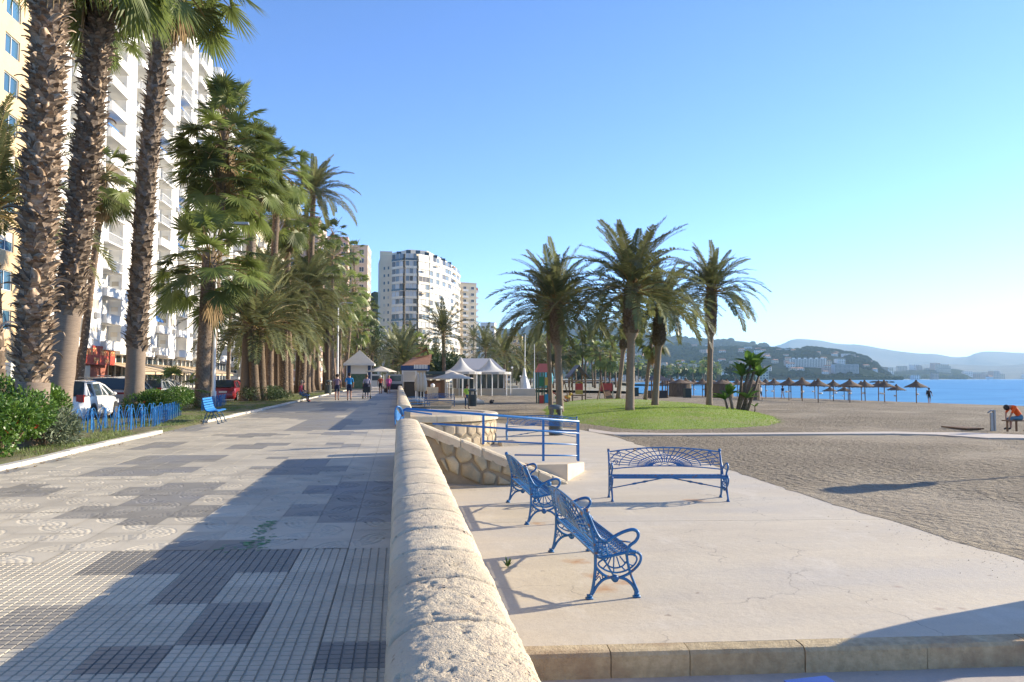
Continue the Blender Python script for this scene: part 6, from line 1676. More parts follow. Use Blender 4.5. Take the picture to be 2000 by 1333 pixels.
def tents():
    D=95; tm=mat('white_tent_membrane',(.50,.48,.44),.7,(.43,.41,.37),.4); 
    for k,(px,py,w_) in enumerate(((900,697,5.2),(956,700,5.6))):
        p=A(px,py,D+k*3); r=empty('peaked_tent',(p.x,p.y,-.7),0,['white peaked membrane tent with grey valley, the first from the tower','white peaked membrane tent whose peak rises behind the small feather palm'][k],'tent')
        H=p.z+.7; mb=MB(); pr=[(w_*.5*t,  3.0+(H-3.0)*(1-t)**2.4) for t in [i/9 for i in range(10)]]; mb.lathe(pr[::-1],(0,0,0),20); mb.build('membrane',tm,r,smooth=True)
        MB().lathe([(w_*.5,2.7),(w_*.505,3.0)],(0,0,0),20).build('valance',tm,r)
        for i in range(8): a=i*pi/4; MB().tube([(cos(a)*w_*.49,sin(a)*w_*.49,0),(cos(a)*w_*.49,sin(a)*w_*.49,3)],.06,6).build('post',M['frame'],r)
    a=A(893,740,D+4); b=A(986,740,D+4); r=empty('beach_restaurant',(a.x,a.y,-.7),0,'low glazed white beach restaurant under the peaked tents','building'); W=b.x-a.x
    MB().box(0,0,0,W,8,.9).build('plinth',M['grey_wall'],r); MB().box(0,.2,.9,W,8,2.9).build('interior',M['dark'],r); MB().box(-.2,-.2,2.9,W+.2,8.2,3.35).build('fascia',M['frame'],r)
    mb=MB(); mb.add([(0,0,3.36),(W,0,3.36),(W*.82,4,4.9),(W*.12,4,4.9),(0,8,3.36),(W,8,3.36)],[(0,1,2,3),(3,2,5,4),(0,3,4),(1,5,2)]); mb.build('grey_roof',mat('grey_roof_sheet',(.33,.33,.35),.7),r)
    for i in range(9): MB().box(W*i/8-.07,-.05,.9,W*i/8+.07,.15,2.9).build('mullion',M['frame'],r)
    for i in range(8): MB().box(W*i/8+.1,.06,.92,W*(i+1)/8-.1,.09,2.88).build('window',M['glass'],r)
    MB().box(-6,-1.2,-.1,W+4,-.9,.8).build('low_wall',M['cream'],r)
tents()
def monument():
    D=118; p=A(1024,740,D); r=empty('sail_monument',(p.x,p.y,-.7),0,'white boat shaped sculpture with a tall thin mast by the playground','sculpture')
    MB().tube([(0,0,0),(.15,0,9.0)],[.14,.05],8).build('mast',M['frame'],r); MB().tube([(1.6,0,0),(1.6,0,7.5)],[.07,.04],6).build('mast',M['frame'],r)
    MB().lathe([(1.0,0),(.8,.9),(.35,2.0),(.15,3.2)],(0,0,.6),10).build('hull',M['frame'],r)
    mb=MB(); mb.ball((0,0,1.3),1.35,12); o=mb.build('turquoise_disc',mat('turquoise_glass',(.12,.38,.42),.2),r,(4.0,2,.6)); o.scale=(.75,.5,1.15)
    MB().box(0,0,0,2.4,.4,2.7).build('turquoise_panel',mat('turquoise_panel',(.10,.25,.28),.4),r,(1.9,2.5,.6))
    p=A(1003,740,100); b=A(1044,740,100); o=MB().box(0,0,0,b.x-p.x,2.5,1.15).build('pale_container',mat('pale_grey_panel',(.52,.52,.53),.6,(.46,.46,.48),1),None,(p.x,p.y,-1.0)); tag(o,'long low pale grey box on the sand below the white mast','box')
    for px,py,h,lab in ((1000,770,3.6,'slim dark post with a small white lamp right of the white tent roofs'),(1016,768,2.4,'thin dark beach post in front of the long grey box')):
        q=G(px,py,-.72); rr_=empty('beach_post',q,0,lab,'post'); MB().tube([(0,0,0),(0,0,h)],.05,6).build('pole',M['iron'],rr_); MB().ball((0,0,h+.12),.16,8).build('globe',M['frame'],rr_)
monument()
def playground():
    C=lambda n,c:mat('play_'+n,c,.5)
    G_,Y_,R_,B_=C('green',(.03,.16,.07)),C('yellow',(.48,.32,.06)),C('red',(.42,.04,.03)),C('blue',(.03,.25,.42))
    D=66; p=A(1052,740,D); k=D/1486.; p.z=-.74; r=empty('play_tower',p,0,'climbing tower with red pitched roof and green, yellow, red and blue panels','play tower')
    W=22*k
    for x in (0,W/2,W): 
        for y in (0,W): MB().box(x-.05,y-.05,0,x+.05,y+.05,2.9).build('post',mat('play_post',(.08,.13,.08),.6),r)
    MB().box(.05,-.03,1.55,W/2-.05,.0,2.35).build('panel',G_,r); MB().box(W/2+.05,-.03,1.6,W-.05,0,2.3).build('panel',Y_,r); MB().box(.05,-.03,.05,W/2-.05,0,.75).build('panel',R_,r); MB().box(W/2+.05,-.03,.1,W-.05,0,.85).build('panel',B_,r)
    MB().box(0,0,1.3,W,W,1.38).build('floor_deck',M['wood'],r)
    mb=MB(); mb.add([(-.15,-.2,2.75),(W+.15,-.2,2.75),(W+.15,W+.2,2.75),(-.15,W+.2,2.75),(.1,W/2,3.5),(W-.1,W/2,3.5)],[(0,1,5,4),(2,3,4,5),(1,2,5),(3,0,4)]); mb.build('roof',mat('faded_red_roof',(.45,.12,.09),.7),r)
    mb=MB(); mb.box(-.35,0,-.02,.35,2.2,.02); o=mb.build('slide',R_,r,(W+.1,.6,1.2)); o.rotation_euler=(-.6,0,-pi/2)
    D=70; p=A(1118,740,D); p.z=-.74; r=empty('play_house',p,0,'open wooden play house with dark gable, red bowed panel and yellow board','play house'); k=D/1486.; W=26*k
    for x in (0,W):
        for y in (0,1.3): MB().box(x-.05,y-.05,0,x+.05,y+.05,2.6).build('post',M['wood'],r)
    mb=MB(); 
    for s in (0,1):
        a=(-.35,2.35) if s==0 else (W+.35,2.35); mb.add([(a[0],-.2,a[1]),(W/2,-.2,3.45),(W/2,1.6,3.45),(a[0],1.6,a[1]),(a[0],-.2,a[1]-.1),(W/2,-.2,3.35),(W/2,1.6,3.35),(a[0],1.6,a[1]-.1)],[(0,1,2,3),(7,6,5,4),(0,4,5,1),(3,2,6,7)])
    mb.build('gable_roof',mat('slate_blue_roof',(.10,.12,.16),.7),r); MB().box(W*.2,-.03,1.15,W*.8,.0,1.75).build('panel',R_,r); MB().box(W*.2,-.03,.75,W*.8,.0,1.145).build('panel',Y_,r); MB().tube([(W*.2,-.06,1.75),(W*.5,-.06,1.95),(W*.8,-.06,1.75)],.05,5).build('arched_rail',Y_,r)
    MB().box(.0,0,.6,W,1.3,.68).build('floor_deck',M['wood'],r)
    p=A(1102,740,68); p.z=-.74; r=empty('swing_frame',p,0,'timber swing frame standing left of the play house','swing')
    for x in (0,3.4):
        for s in (-1,1): MB().tube([(x+s*.55,s*.4,0),(x,0,2.0)],.05,6).build('leg',M['wood'],r)
    MB().tube([(-.2,0,2.0),(3.6,0,2.0)],.05,6).build('beam',M['wood'],r)
    for x in (1.0,2.3):
        MB().box(x-.22,-.1,.5,x+.22,.1,.54).build('seat',M['plastic_black'],r); MB().tube([(x,0,2),(x,0,.54)],.012,4).build('chain',M['grey_metal'],r)
    p=A(1184,740,72); p.z=-.74; r=empty('play_slide',p,0,'small red arched play panel with brown slide near the grass mound','slide')
    MB().box(-.65,0,1.0,.65,.08,1.75).build('panel',R_,r); MB().lathe([(.65,0),(.66,.08)],(0,0,0),16,a0=0,a1=pi).build('arch',R_,r,(0,.08,1.75)).rotation_euler=(pi/2,0,0)
    mb=MB(); mb.add([(-.32,-1.6,.1),(.32,-1.6,.1),(.32,0,1.1),(-.32,0,1.1),(-.32,-1.6,.02),(.32,-1.6,.02),(.32,0,1.0),(-.32,0,1.0)],[(0,1,2,3),(7,6,5,4),(0,4,5,1),(1,5,6,2),(3,7,4,0)]); mb.build('slide_chute',M['wood'],r)
    for s in (-.65,.65): MB().box(s-.05,0,0,s+.05,.1,1.9).build('post',M['cream'],r)
    for (px,D,c,lab) in ((1108,67,Y_,'orange spring rider beside the swing frame'),(1090,64,G_,'small green spring rider by the play tower')):
        p=A(px,740,D); p.z=-.74; r=empty('spring_rider',p,0,lab,'spring rider'); MB().tube([(0,0,0),(0,0,.4)],.08,6).build('spring',M['iron'],r); MB().ball((0,0,.6),.3,8,sz=.6).build('body',c,r); MB().ball((.3,0,.85),.14,7).build('head',c,r)
playground()
def beach_things():
    # wicker changing huts and a dark booth
    for k,(px,D,w_,lab) in enumerate(((1328,108,3.2,'round woven beach hut between two mound palm trunks'),(1410,104,3.0,'second woven beach hut right of the last mound palm'),(1392,112,2.4,'woven hut partly hidden by the last palm trunk'),(1466,92,2.2,'narrow woven hut behind the banana like plants'))):
        q=A(px,740,D); z=float(sand_z(np.array([q.x]),np.array([q.y]))[0]); r=empty('woven_hut',(q.x,q.y,z),0,lab,'hut'); o=MB().lathe([(w_/2,0),(w_/2*.98,1.9),(w_/2*.9,1.95)],(0,0,0),14).build('woven_wall',mat('woven_cane',(.13,.10,.075),.95,(.07,.055,.04),9,stretch=(1,1,.2)),r); MB().lathe([(w_/2*1.05,1.9),(.05,2.5)],(0,0,0),14).build('thatch_roof',M['thatch'],r)
    q=A(1288,740,92); r=empty('beach_booth',(q.x,q.y,-.9),0,'small dark booth with peaked roof behind the mound palms','booth'); 
    for x in (-1,1):
        for y in (0,1.8): MB().box(x-.06,y-.06,0,x+.06,y+.06,2.2).build('post',M['wood'],r)
    MB().box(-1,.05,0,1,1.75,.9).build('counter',M['dark'],r); MB().lathe([(1.9,2.1),(.05,3.0)],(0,0,0),4).build('roof',mat('booth_roof',(.05,.05,.07),.8),r,(0,.9,0),pi/4)
    # thatched parasols
    um=MB(); 
    def thatch():
        root=empty('thatched_parasol'); MB().tube([(0,0,-.3),(0,0,2.15)],.055,7).build('pole',M['wood'],root)
        o=MB().lathe([(1.16,1.76),(1.22,1.80),(.80,2.0),(.38,2.22),(.12,2.44),(.06,2.52)],(0,0,0),18).build('thatched_cap',M['thatch'],root)
        mb=MB(); rr=random.Random(3)
        for i in range(80):
            a=rr.uniform(0,6.28); r_=1.16+rr.uniform(0,.05); mb.add([(cos(a)*r_,sin(a)*r_,1.80),(cos(a+.06)*r_,sin(a+.06)*r_,1.80),(cos(a+.03)*(r_+.08),sin(a+.03)*(r_+.08),1.66+rr.uniform(-.04,.06))],[(0,1,2)])
        mb.build('thatch_fringe',M['thatch'],root); MB().lathe([(.14,2.40),(.10,2.56),(.0001,2.6)],(0,0,0),8).build('cap_knot',M['thatch'],root)
        return root
    T=thatch(); first=True; S=[(1790,788),(1751,784),(1728,786),(1716,784),(1690,784),(1683,783),(1660,787),(1657,783),(1649,780),(1628,784),(1621,779),(1598,787),(1592,779),(1567,784),(1565,779),(1541,783),(1545,779),(1512,780),(1496,778),(1482,779),(1470,777),(1460,776),(1440,776),(1420,776),(1405,775),(1390,775),(1372,775),(1355,774),(1340,775),(1326,774),(1312,774),(1300,774)]
    for i,(px,py) in enumerate(S):
        p=SG(px,py); 
        o=T if first else copy_tree(T); first=False; o.location=p; s=random.uniform(.95,1.05)*1.03; o.scale=(s,s,s); o.rotation_euler=(random.uniform(-.02,.02),random.uniform(-.02,.02),random.uniform(0,6))
        _o=('','','third','fourth','fifth','sixth','seventh','eighth','ninth','tenth','eleventh','twelfth')
        lab={0:'thatched parasol at the seaward end of the row, beside the standing beach walker',1:'thatched parasol next to the last one of the row, small pink bag on its pole'}.get(i,('thatched parasol, %s from the seaward end of the waterline row'%_o[i]) if i<12 else 'brown thatched parasol at the crowded inland end of the waterline row')
        tag(o,lab,'parasol','thatched parasols along the waterline'); 
        if i in (0,1): MB().ball((.25,0,1.0),.2,7,sz=.5).build('hanging_bag',M['frame'] if i==0 else M['pink'],o)
    # shower with duckboard
    p=G(1943,842,-.70); r=empty('beach_shower',p,0,'grey metal foot shower column on the sand near the resting person','shower'); MB().box(.0,0,0,.07,.12,.86).build('column',M['steel'],r); MB().box(-.15,.02,0,-.03,.08,.74).build('column',M['grey_metal'],r)
    MB().tube([(-.24,.06,.74),(-.1,.06,.84),(.06,.06,.82)],.03,6).build('head',M['grey_metal'],r)
    mb=MB(); a=G(1888,841,-.7);b=G(1985,846,-.7); o=empty('duckboard',(a.x,a.y,-.7),0,'weathered wooden duckboard at the foot of the beach shower','duckboard')
    n=9
    for i in range(n): MB().box(i*(b.x-a.x)/n,0,.03,(i+1)*(b.x-a.x)/n-.03,1.5,.09).build('board',M['wood'],o)
    MB().box(0,.2,0,b.x-a.x,.35,.029).build('bearer',M['wood'],o)
    # stool under the seated person
    p=G(1980,843,-.62); r=empty('wooden_stool',(p.x,p.y,-.62),0,'low slatted wooden seat under the resting person in orange','stool')
    MB().box(-.35,-.18,.40,.75,.2,.44).build('seat',M['wood'],r)
    for x in(-.30,.1): MB().box(x,-.04,0,x+.04,.03,.40).build('leg',M['wood'],r)
    MB().tube([(.75,.0,.42),(.45,0,0)],.03,4).build('leg',M['wood'],r)
    # unseen seaward casters: globe topped post and round pillar, shaped for their shadows
    tip=G(1745,951,-.7); hgt=3.0; ln=1/tan(SUN_EL); sd=Vector((cos(SUN_AZ),sin(SUN_AZ),0))
    base=tip+sd*(ln*(hgt-.0)); r=empty('shadow_post',(base.x,base.y,-.95),0,'broad globe topped post added out of view to throw the long shadow','lamp post')  # unseen post put in for the shadow across the sand
    MB().tube([(0,0,0),(0,0,hgt+.2)],.04,8).build('pole',M['grey_metal'],r); MB().lathe([(.0001,0),(.2,.0),(.40,.35),(.38,.75),(.0001,.80)],(0,0,hgt-.05),12).build('shadow_globe',M['frame'],r)
    tp=G(1645,1262,ZP); base=tp+sd*(ln*1.55); r=empty('shadow_pillar',(base.x,base.y-.12,ZL),0,'round topped pale pillar added beyond the frame to throw the corner shadow','pillar')  # added out of frame, its form chosen for the rounded corner shadow
    MB().lathe([(.36,0),(.34,1.35),(.28,1.6),(.16,1.74),(.0001,1.78)],(0,0,0),16).build('shaft',STONE,r,smooth=True)
    # blue box at the lower edge
    p=G(1572,1322,-.55); o=MB().prism([(p.x-.16,p.y-.34),(p.x+.16,p.y-.30),(p.x+.15,p.y+.0),(p.x-.17,p.y-.035)],-.6,-.55).build('lidded_box',M['blue_dark'],None); 
    o.data.materials[0]=mat('deep_blue_lid',(.01,.05,.28),.5); r=o; tag(r,'corner of a blue lidded box standing below the step edge','box'); MB().box(p.x-.13,p.y-.3,ZL,p.x+.12,p.y-.06,-.602).build('box_body',M['blue_dark'],o)
    # little weed at the wall foot, dark bag on the sand
    p=G(992,1108,ZP); mb=MB(); rr=random.Random(2)
    for i in range(26):
        a=rr.uniform(0,6.28); e=rr.uniform(.5,1.3); L=rr.uniform(.05,.13); d=Vector((cos(a)*cos(e),sin(a)*cos(e),sin(e)))*L; s=Vector((-sin(a),cos(a),0))*.011; mb.add([(0,0,0),tuple(d*.6+s),tuple(d),tuple(d*.6-s)],[(0,1,2,3)])
    o=mb.build('weed',M['leaf_bush'],None,(p.x-.0,p.y,ZP)); tag(o,'small green weed growing at the foot of the wall','weed')
    p=G(960,789,-.72); mb=MB(); mb.ball((0,0,.17),.19,10,sz=.95); mb.ball((.17,-.02,.26),.08,7); o=mb.build('dark_bag',M['dark'],None,p); tag(o,'small round dark bag lying on the sand beyond the round platform','bag')
    p=G(935,768,-.72); o=MB().box(-.2,-.2,0,.2,.2,.7).build('small_post',M['wood'],None,p); tag(o,'short dark stump on the sand right of the far litter bin','stump')
    # yellow pennants and boats' absence: low breakwater far out
    mb=MB(); rr=random.Random(8)
    a=A(1700,742.5,640);b=A(1745,742.5,640)
    for i in range(26):
        q=a.lerp(b,rr.random()); s=rr.uniform(1,2.2); mb.ball((q.x,q.y,ZSEA+.3),s,5,sz=.6)
    o=mb.build('rocks',M['asphalt']); tag(o,'dark low rocks of a breakwater in the bay','rocks',kind='stuff')
beach_things()
# loose stones and dry leaves on bed and paving edge
def litter():
    rr=random.Random(31); mb=MB()
    for i in range(420):
        y=8+rr.random()**1.5*30; x=kerb_x(y)+rr.choice((rr.uniform(-2.8,-.2),rr.uniform(.02,.25))); z=.06 if x<KX else .002; s=rr.uniform(.012,.045); a=rr.uniform(0,6)
        mb.add([(x,y,z),(x+cos(a)*s,y+sin(a)*s,z+s*.5),(x+cos(a+.6)*s*1.3,y+sin(a+.6)*s*1.3,z+.004),(x+cos(a+1.3)*s,y+sin(a+1.3)*s,z+s*.3)],[(0,1,2,3)])
    o=mb.build('dry_leaves',M['frond_dry']); tag(o,'scattered dry leaf litter along the kerb and bed','litter',kind='stuff')
litter()
# =================================================================== PEOPLE
def person(p,rz,J,clothes,label,hair=(.03,.02,.015),h=1.72,name='person',bag=None,hat=None):
    """J: joints (x,y,z) in a frame facing +y; one continuous skinned body"""
    root=empty(name,p,rz,label,'person'); s=h/1.72
    names=['pelvis','chest','neck','head','head2','lsh','lel','lwr','lha','rsh','rel','rwr','rha','lhip','lkn','lan','lto','rhip','rkn','ran','rto']
    rad={'pelvis':.145,'chest':.155,'neck':.055,'head':.092,'head2':.08,'lsh':.07,'lel':.042,'lwr':.028,'lha':.034,'lhip':.095,'lkn':.058,'lan':.038,'lto':.036}
    for k in list(rad): 
        if k[0]=='l': rad['r'+k[1:]]=rad[k]
    ed=[('pelvis','chest'),('chest','neck'),('neck','head'),('head','head2')]
    for q in 'lr': ed+=[('chest',q+'sh'),(q+'sh',q+'el'),(q+'el',q+'wr'),(q+'wr',q+'ha'),('pelvis',q+'hip'),(q+'hip',q+'kn'),(q+'kn',q+'an'),(q+'an',q+'to')]
    me=bpy.data.meshes.new('body'); me.from_pydata([J[k] for k in names],[(names.index(a),names.index(b)) for a,b in ed],[])
    o=bpy.data.objects.new('body',me); COL.objects.link(o)
    sk=o.modifiers.new('s','SKIN'); 
    for i,k in enumerate(names): me.skin_vertices[0].data[i].radius=(rad[k],rad[k]*(.72 if k in('chest','pelvis') else 1))
    me.skin_vertices[0].data[0].use_root=True
    o.modifiers.new('d','SUBSURF').levels=1
    bpy.context.view_layer.update(); dg=bpy.context.evaluated_depsgraph_get(); nm=bpy.data.meshes.new_from_object(o.evaluated_get(dg)); bpy.data.objects.remove(o)
    segs=[(Vector(J[a]),Vector(J[b]),a,b) for a,b in ed]
    nm.materials.clear(); ms=[M['skin'],clothes['top'],clothes['bottom'],clothes['shoes']]
    for m in ms: nm.materials.append(m)
    sl=clothes.get('sleeve',.5); ll=clothes.get('leg',.5)
    for f in nm.polygons:
        c=f.center; best=None
        for a,b,na,nb in segs:
            d=b-a; t=max(0,min(1,(c-a).dot(d)/d.length_squared)); q=(c-a-d*t).length
            if best is None or q<best[0]: best=(q,t,na,nb)
        _,t,na,nb=best; k=0
        if na=='pelvis' and nb=='chest': k=2 if t<.22 else 1
        elif na=='chest' and nb=='neck': k=1 if t<.8 else 0
        elif nb[1:]=='sh': k=1
        elif nb[1:]=='el': k=1 if t<sl*2 else 0
        elif nb[1:]=='wr': k=1 if sl>.5 and t<(sl-.5)*2 else 0
        elif nb[1:]=='hip': k=2
        elif nb[1:]=='kn': k=2 if t<ll*2 else 0
        elif nb[1:]=='an': k=2 if ll>.5 and t<(ll-.5)*2 else 0
        elif nb[1:]=='to': k=3
        f.material_index=k; f.use_smooth=True
    b=inst('body',nm,root,scale=s); hp=Vector(J['head2']); hd=Vector(J['head'])
    hm=MB(); hm.ball(tuple((hp*.6+hd*.4)+Vector((0,-.02,.035))),.112,10,sz=1.05); inst('hair',hm.mesh('hair',hat or mat('hair_'+label.split()[0],hair,.8),True),root,scale=s)
    fm=MB(); c=hd; fm.ball(tuple(c+Vector((0,.10,.0))),.018,6); inst('nose',fm.mesh('nose',M['skin']),root,scale=s)
    if bag:
        m=MB(); m.box(-.16,-.30,-.02,.16,-.14,.42); oo=inst('backpack',m.mesh('backpack',bag),root,tuple(Vector(J['chest'])*s+Vector((0,0,-.25))),scale=s)
    return root
def walk(ph=0.25,arm=.2,lean=.02):
    return dict(pelvis=(0,0,.93),chest=(0,lean,1.30),neck=(0,lean+.01,1.47),head=(0,lean+.02,1.58),head2=(0,lean+.02,1.65),lsh=(-.19,lean,1.40),lel=(-.25,-arm*.5,1.13),lwr=(-.24,-arm*.6+.06,.90),lha=(-.235,-arm*.6+.09,.80),
     rsh=(.19,lean,1.40),rel=(.25,arm*.4,1.13),rwr=(.24,arm*.9+.06,.92),rha=(.235,arm+.1,.82),lhip=(-.10,0,.88),lkn=(-.10,ph*.5+.02,.49),lan=(-.10,ph,.09),lto=(-.11,ph+.15,.035),rhip=(.10,0,.88),rkn=(.10,-ph*.25+.02,.49),ran=(.10,-ph,.13),rto=(.11,-ph+.13,.04))
def sit(lean=.12,h=.44):
    return dict(pelvis=(0,0,h+.08),chest=(0,lean,h+.45),neck=(0,lean+.03,h+.62),head=(0,lean+.06,h+.73),head2=(0,lean+.06,h+.80),lsh=(-.19,lean,h+.55),lel=(-.24,lean+.05,h+.28),lwr=(-.15,lean+.25,h+.22),lha=(-.12,lean+.33,h+.20),
     rsh=(.19,lean,h+.55),rel=(.24,lean+.05,h+.28),rwr=(.15,lean+.25,h+.22),rha=(.12,lean+.33,h+.20),lhip=(-.10,.05,h+.06),lkn=(-.12,.45,h+.05),lan=(-.12,.46,.09),lto=(-.12,.60,.035),rhip=(.10,.05,h+.06),rkn=(.12,.45,h+.05),ran=(.12,.46,.09),rto=(.12,.60,.035))
c_=cloth
W_=lambda t,b,s,sl=.3,ll=.35:dict(top=t,bottom=b,shoes=s,sleeve=sl,leg=ll)
navy=c_('navy',(.015,.02,.05)); blk=c_('black',(.015,.015,.018)); grey=c_('grey',(.15,.15,.16)); wht=c_('white',(.6,.6,.6))
person(G(658,783),0,walk(.12),W_(c_('mauve',(.25,.17,.22)),navy,blk),'walker in mauve vest and dark shorts, outermost of the pair near the kerb')
person(G(682,783),radians(3),walk(.10),W_(c_('bright_blue',(.02,.22,.50)),navy,blk,.45),'walker in bright blue shirt and navy shorts near the kerb',h=1.8)
person(G(716,778),0,walk(.2),W_(c_('lilac',(.30,.28,.38)),navy,blk,.5,.9),'person in pale lilac top pushing a black stroller',hair=(.1,.06,.03))
person(G(743,770),radians(-4),walk(.2),W_(c_('rust_red',(.40,.09,.05)),blk,blk,.45),'walker in rust red top and pale cap on the promenade',hat=M['frame'])
person(G(759,770),radians(4),walk(.22),W_(c_('pink',(.62,.10,.28)),c_('pink2',(.45,.07,.2)),grey,.9,.2),'walker wrapped in bright pink top beside the one in rust red',hair=(.35,.22,.1))
def stroller():
    p=G(716,776)+Vector((0,.15,0)); r=empty('stroller',G(716,779),0,'black baby stroller pushed along the promenade','stroller'); b=M['plastic_black']
    MB().prism([(-.24,-.1),(.24,-.1),(.24,.45),(-.24,.45)],.45,lambda x,y:.75+.3*(.45-y)).build('seat',b,r); o=MB().lathe([(.27,0),(.25,.15),(.12,.27),(.0001,.3)],(0,0,0),12).build('hood',c_('navy',(.015,.02,.05)),r,(0,.05,.85))
    for x in (-.27,.27):
        MB().tube([(x,-.35,1.02),(x,.1,.5),(x,.45,.12)],.018,5).build('frame',b,r); MB().tube([(x,-.25,.12),(x,.25,.6)],.018,5).build('frame',b,r)
        for y in (-.25,.45): MB().tube([(x-.03,y,.12),(x+.03,y,.12)],.12,10).build('wheel',M['rubber'],r)
    MB().tube([(-.27,-.35,1.02),(.27,-.35,1.02)],.02,5).build('handle',b,r)
stroller()
pb=G(597,786,0)
person(Vector((pb.x-.42,pb.y+.35,.0)),radians(-88),sit(.08),W_(c_('red_pattern',(.35,.05,.08)),grey,blk,.6,.8),'seated person in red patterned top on the far slatted bench',hair=(.25,.2,.15))
person(Vector((pb.x-.42,pb.y+1.05,.0)),radians(-80),sit(.1),W_(blk,blk,c_('coral',(.5,.12,.08)),.9,.9),'seated person dressed in black on the far slatted bench')
# hi-vis worker and others
q=A(912,740,54); person(Vector((q.x,q.y,-.7)),radians(200),walk(.05),W_(c_('hivis',(.45,.65,.08)),c_('denim',(.03,.08,.16)),blk,.5,.9),'worker in yellow high visibility top standing behind the far blue bench')
q=SG(1815,789); person(q,radians(-60),walk(.08),W_(c_('navy_top',(.02,.03,.06)),blk,M['skin'],.4,.35),'beach walker in dark shorts with backpack standing at the waterline',bag=blk)
q=SG(1486,781); person(q,radians(20),walk(.2),W_(wht,blk,blk,.5,.5),'beach visitor in white shirt and dark shorts beside the banana like plants')
q=SG(1529,779); person(q,radians(10),walk(.2),W_(navy,wht,blk,.5,.35),'beach visitor in dark top and white shorts under the thatched parasols')
# resting person in orange, bent forward
J=sit(.30,.42); J['head']=(0,.52,.86); J['head2']=(0,.58,.86); J['neck']=(0,.42,.95); J['chest']=(0,.28,.86); J['lsh']=(-.19,.3,.92); J['rsh']=(.19,.3,.92); J['lel']=(-.22,.45,.68); J['rel']=(.22,.45,.68); J['lwr']=(-.12,.5,.48); J['rwr']=(.12,.5,.48); J['lha']=(-.1,.52,.4); J['rha']=(.1,.52,.4)
p=G(1980,843,-.62); person(Vector((p.x+.35,p.y,-.58)),radians(75),J,W_(c_('orange',(.75,.10,.01)),c_('grey_blue',(.10,.20,.27)),blk,.5,.6),'person in bright orange shirt bending forward on a low seat by the beach shower')
HAZE_D=.00008
# =================================================================== HILLS, TOWN, HAZE
def hill(name,pts,D0,D1,matl,amp,nd=26,sub=5,back=1.25,seed=0,zb=0.0,fs=1.0,stand=None):
    """pts: (photo column, photo row) of the skyline at distance D1; foot at D0"""
    L=bez([(x,y,0) for x,y in pts],sub); X=[];Y=[];Z=[]; 
    dist=[D0+(D1-D0)*i/(nd-1) for i in range(nd)]+[D1+(D1*back-D1)*k/4 for k in range(1,5)]
    for i,D in enumerate(dist):
        rx=[];ry=[];rz=[]
        for q in L:
            d=ray(q.x,740); t=D/(d.x*_sy+d.y*_cy); x,y=d.x*t,d.y*t; zc=max(0,A(q.x,q.y,D1).z)
            if i<nd: s=(i/(nd-1)); z=zc*(s**.85*.55+.45*(s*s*(3-2*s)))
            else: s=(i-nd+1)/4; z=zc*(1-s)
            f=3.0/(D1-D0); nn=noise.fractal((x*f*fs+seed,y*f*fs,seed),1.0,2.0,5)
            z+= amp*zc*nn*min(1,4*s if i<nd else 1)*(1-.75*(s**4) if i<nd else 1)*.55
            rx.append(x);ry.append(y);rz.append(max(z,zb-3) if i else zb-3)
        X.append(rx);Y.append(ry);Z.append(rz)
    me=ngrid(name,np.array(X),np.array(Y),np.array(Z),matl); return tag(inst(name,me),kind='structure')
HM=mat('wooded_hill',(.008,.020,.008),.95,(.036,.046,.022),.02,detail=12,lo=.45,hi=.72,bump=.8,bscale=.03,bdist=12,coord='Object',spec=0.0,col3=(.05,.05,.03),s3=.004)
HM2=mat('bare_mountain',(.03,.038,.035),.95,(.07,.068,.055),.002,detail=10,bump=.8,bscale=.004,bdist=60)
hill('mountain',[(1330,700),(1400,690),(1460,685),(1520,676),(1545,666),(1565,663),(1600,665),(1640,672),(1690,675),(1740,684),(1790,690),(1830,692),(1860,697),(1890,696),(1910,689),(1940,687),(2000,690),(2100,686),(2220,695),(2350,690)],7500,11500,HM2,.22,seed=3,nd=22)
hill('hill',[(690,600),(730,578),(780,590),(860,625),(950,640),(1010,642),(1045,632),(1085,640),(1150,628),(1190,632),(1230,640),(1280,652),(1330,662),(1400,668),(1440,668),(1480,674),(1540,690),(1600,715),(1660,735)],2600,5200,HM,.25,seed=11)
hill('hill',[(1120,735),(1180,722),(1230,700),(1290,680),(1330,674),(1400,679),(1470,682),(1530,681),(1580,682),(1640,689),(1690,701),(1720,722),(1742,737)],1900,3300,HM,.22,seed=23)
hill('hill',[(1700,738),(1740,727),(1800,722),(1850,721),(1880,724),(1900,736)],3800,4500,HM,.3,seed=31,nd=10)
hill('hill',[(1690,737),(1760,715),(1850,712),(1950,715),(2050,708),(2200,712),(2320,730)],5200,7400,HM2,.3,seed=41,nd=14)
hill('hill',[(600,700),(700,600),(738,572),(790,640),(900,700)],500,900,HM,.2,seed=51,nd=12)
from mathutils.bvhtree import BVHTree
_BV=[(o.name,BVHTree.FromPolygons([v.co for v in o.data.vertices],[tuple(p.vertices) for p in o.data.polygons])) for o in SC.objects if o.type=='MESH' and o.name.split('.')[0] in ('hill','mountain','far_coast')]
def ground_hit(x,y):
    b=(False,0,'')
    for nm_,t in _BV:
        l=t.ray_cast(Vector((x,y,3000)),Vector((0,0,-1)))[0]
        if l is not None and (not b[0] or l.z>b[1]): b=(True,l.z,nm_)
    return b
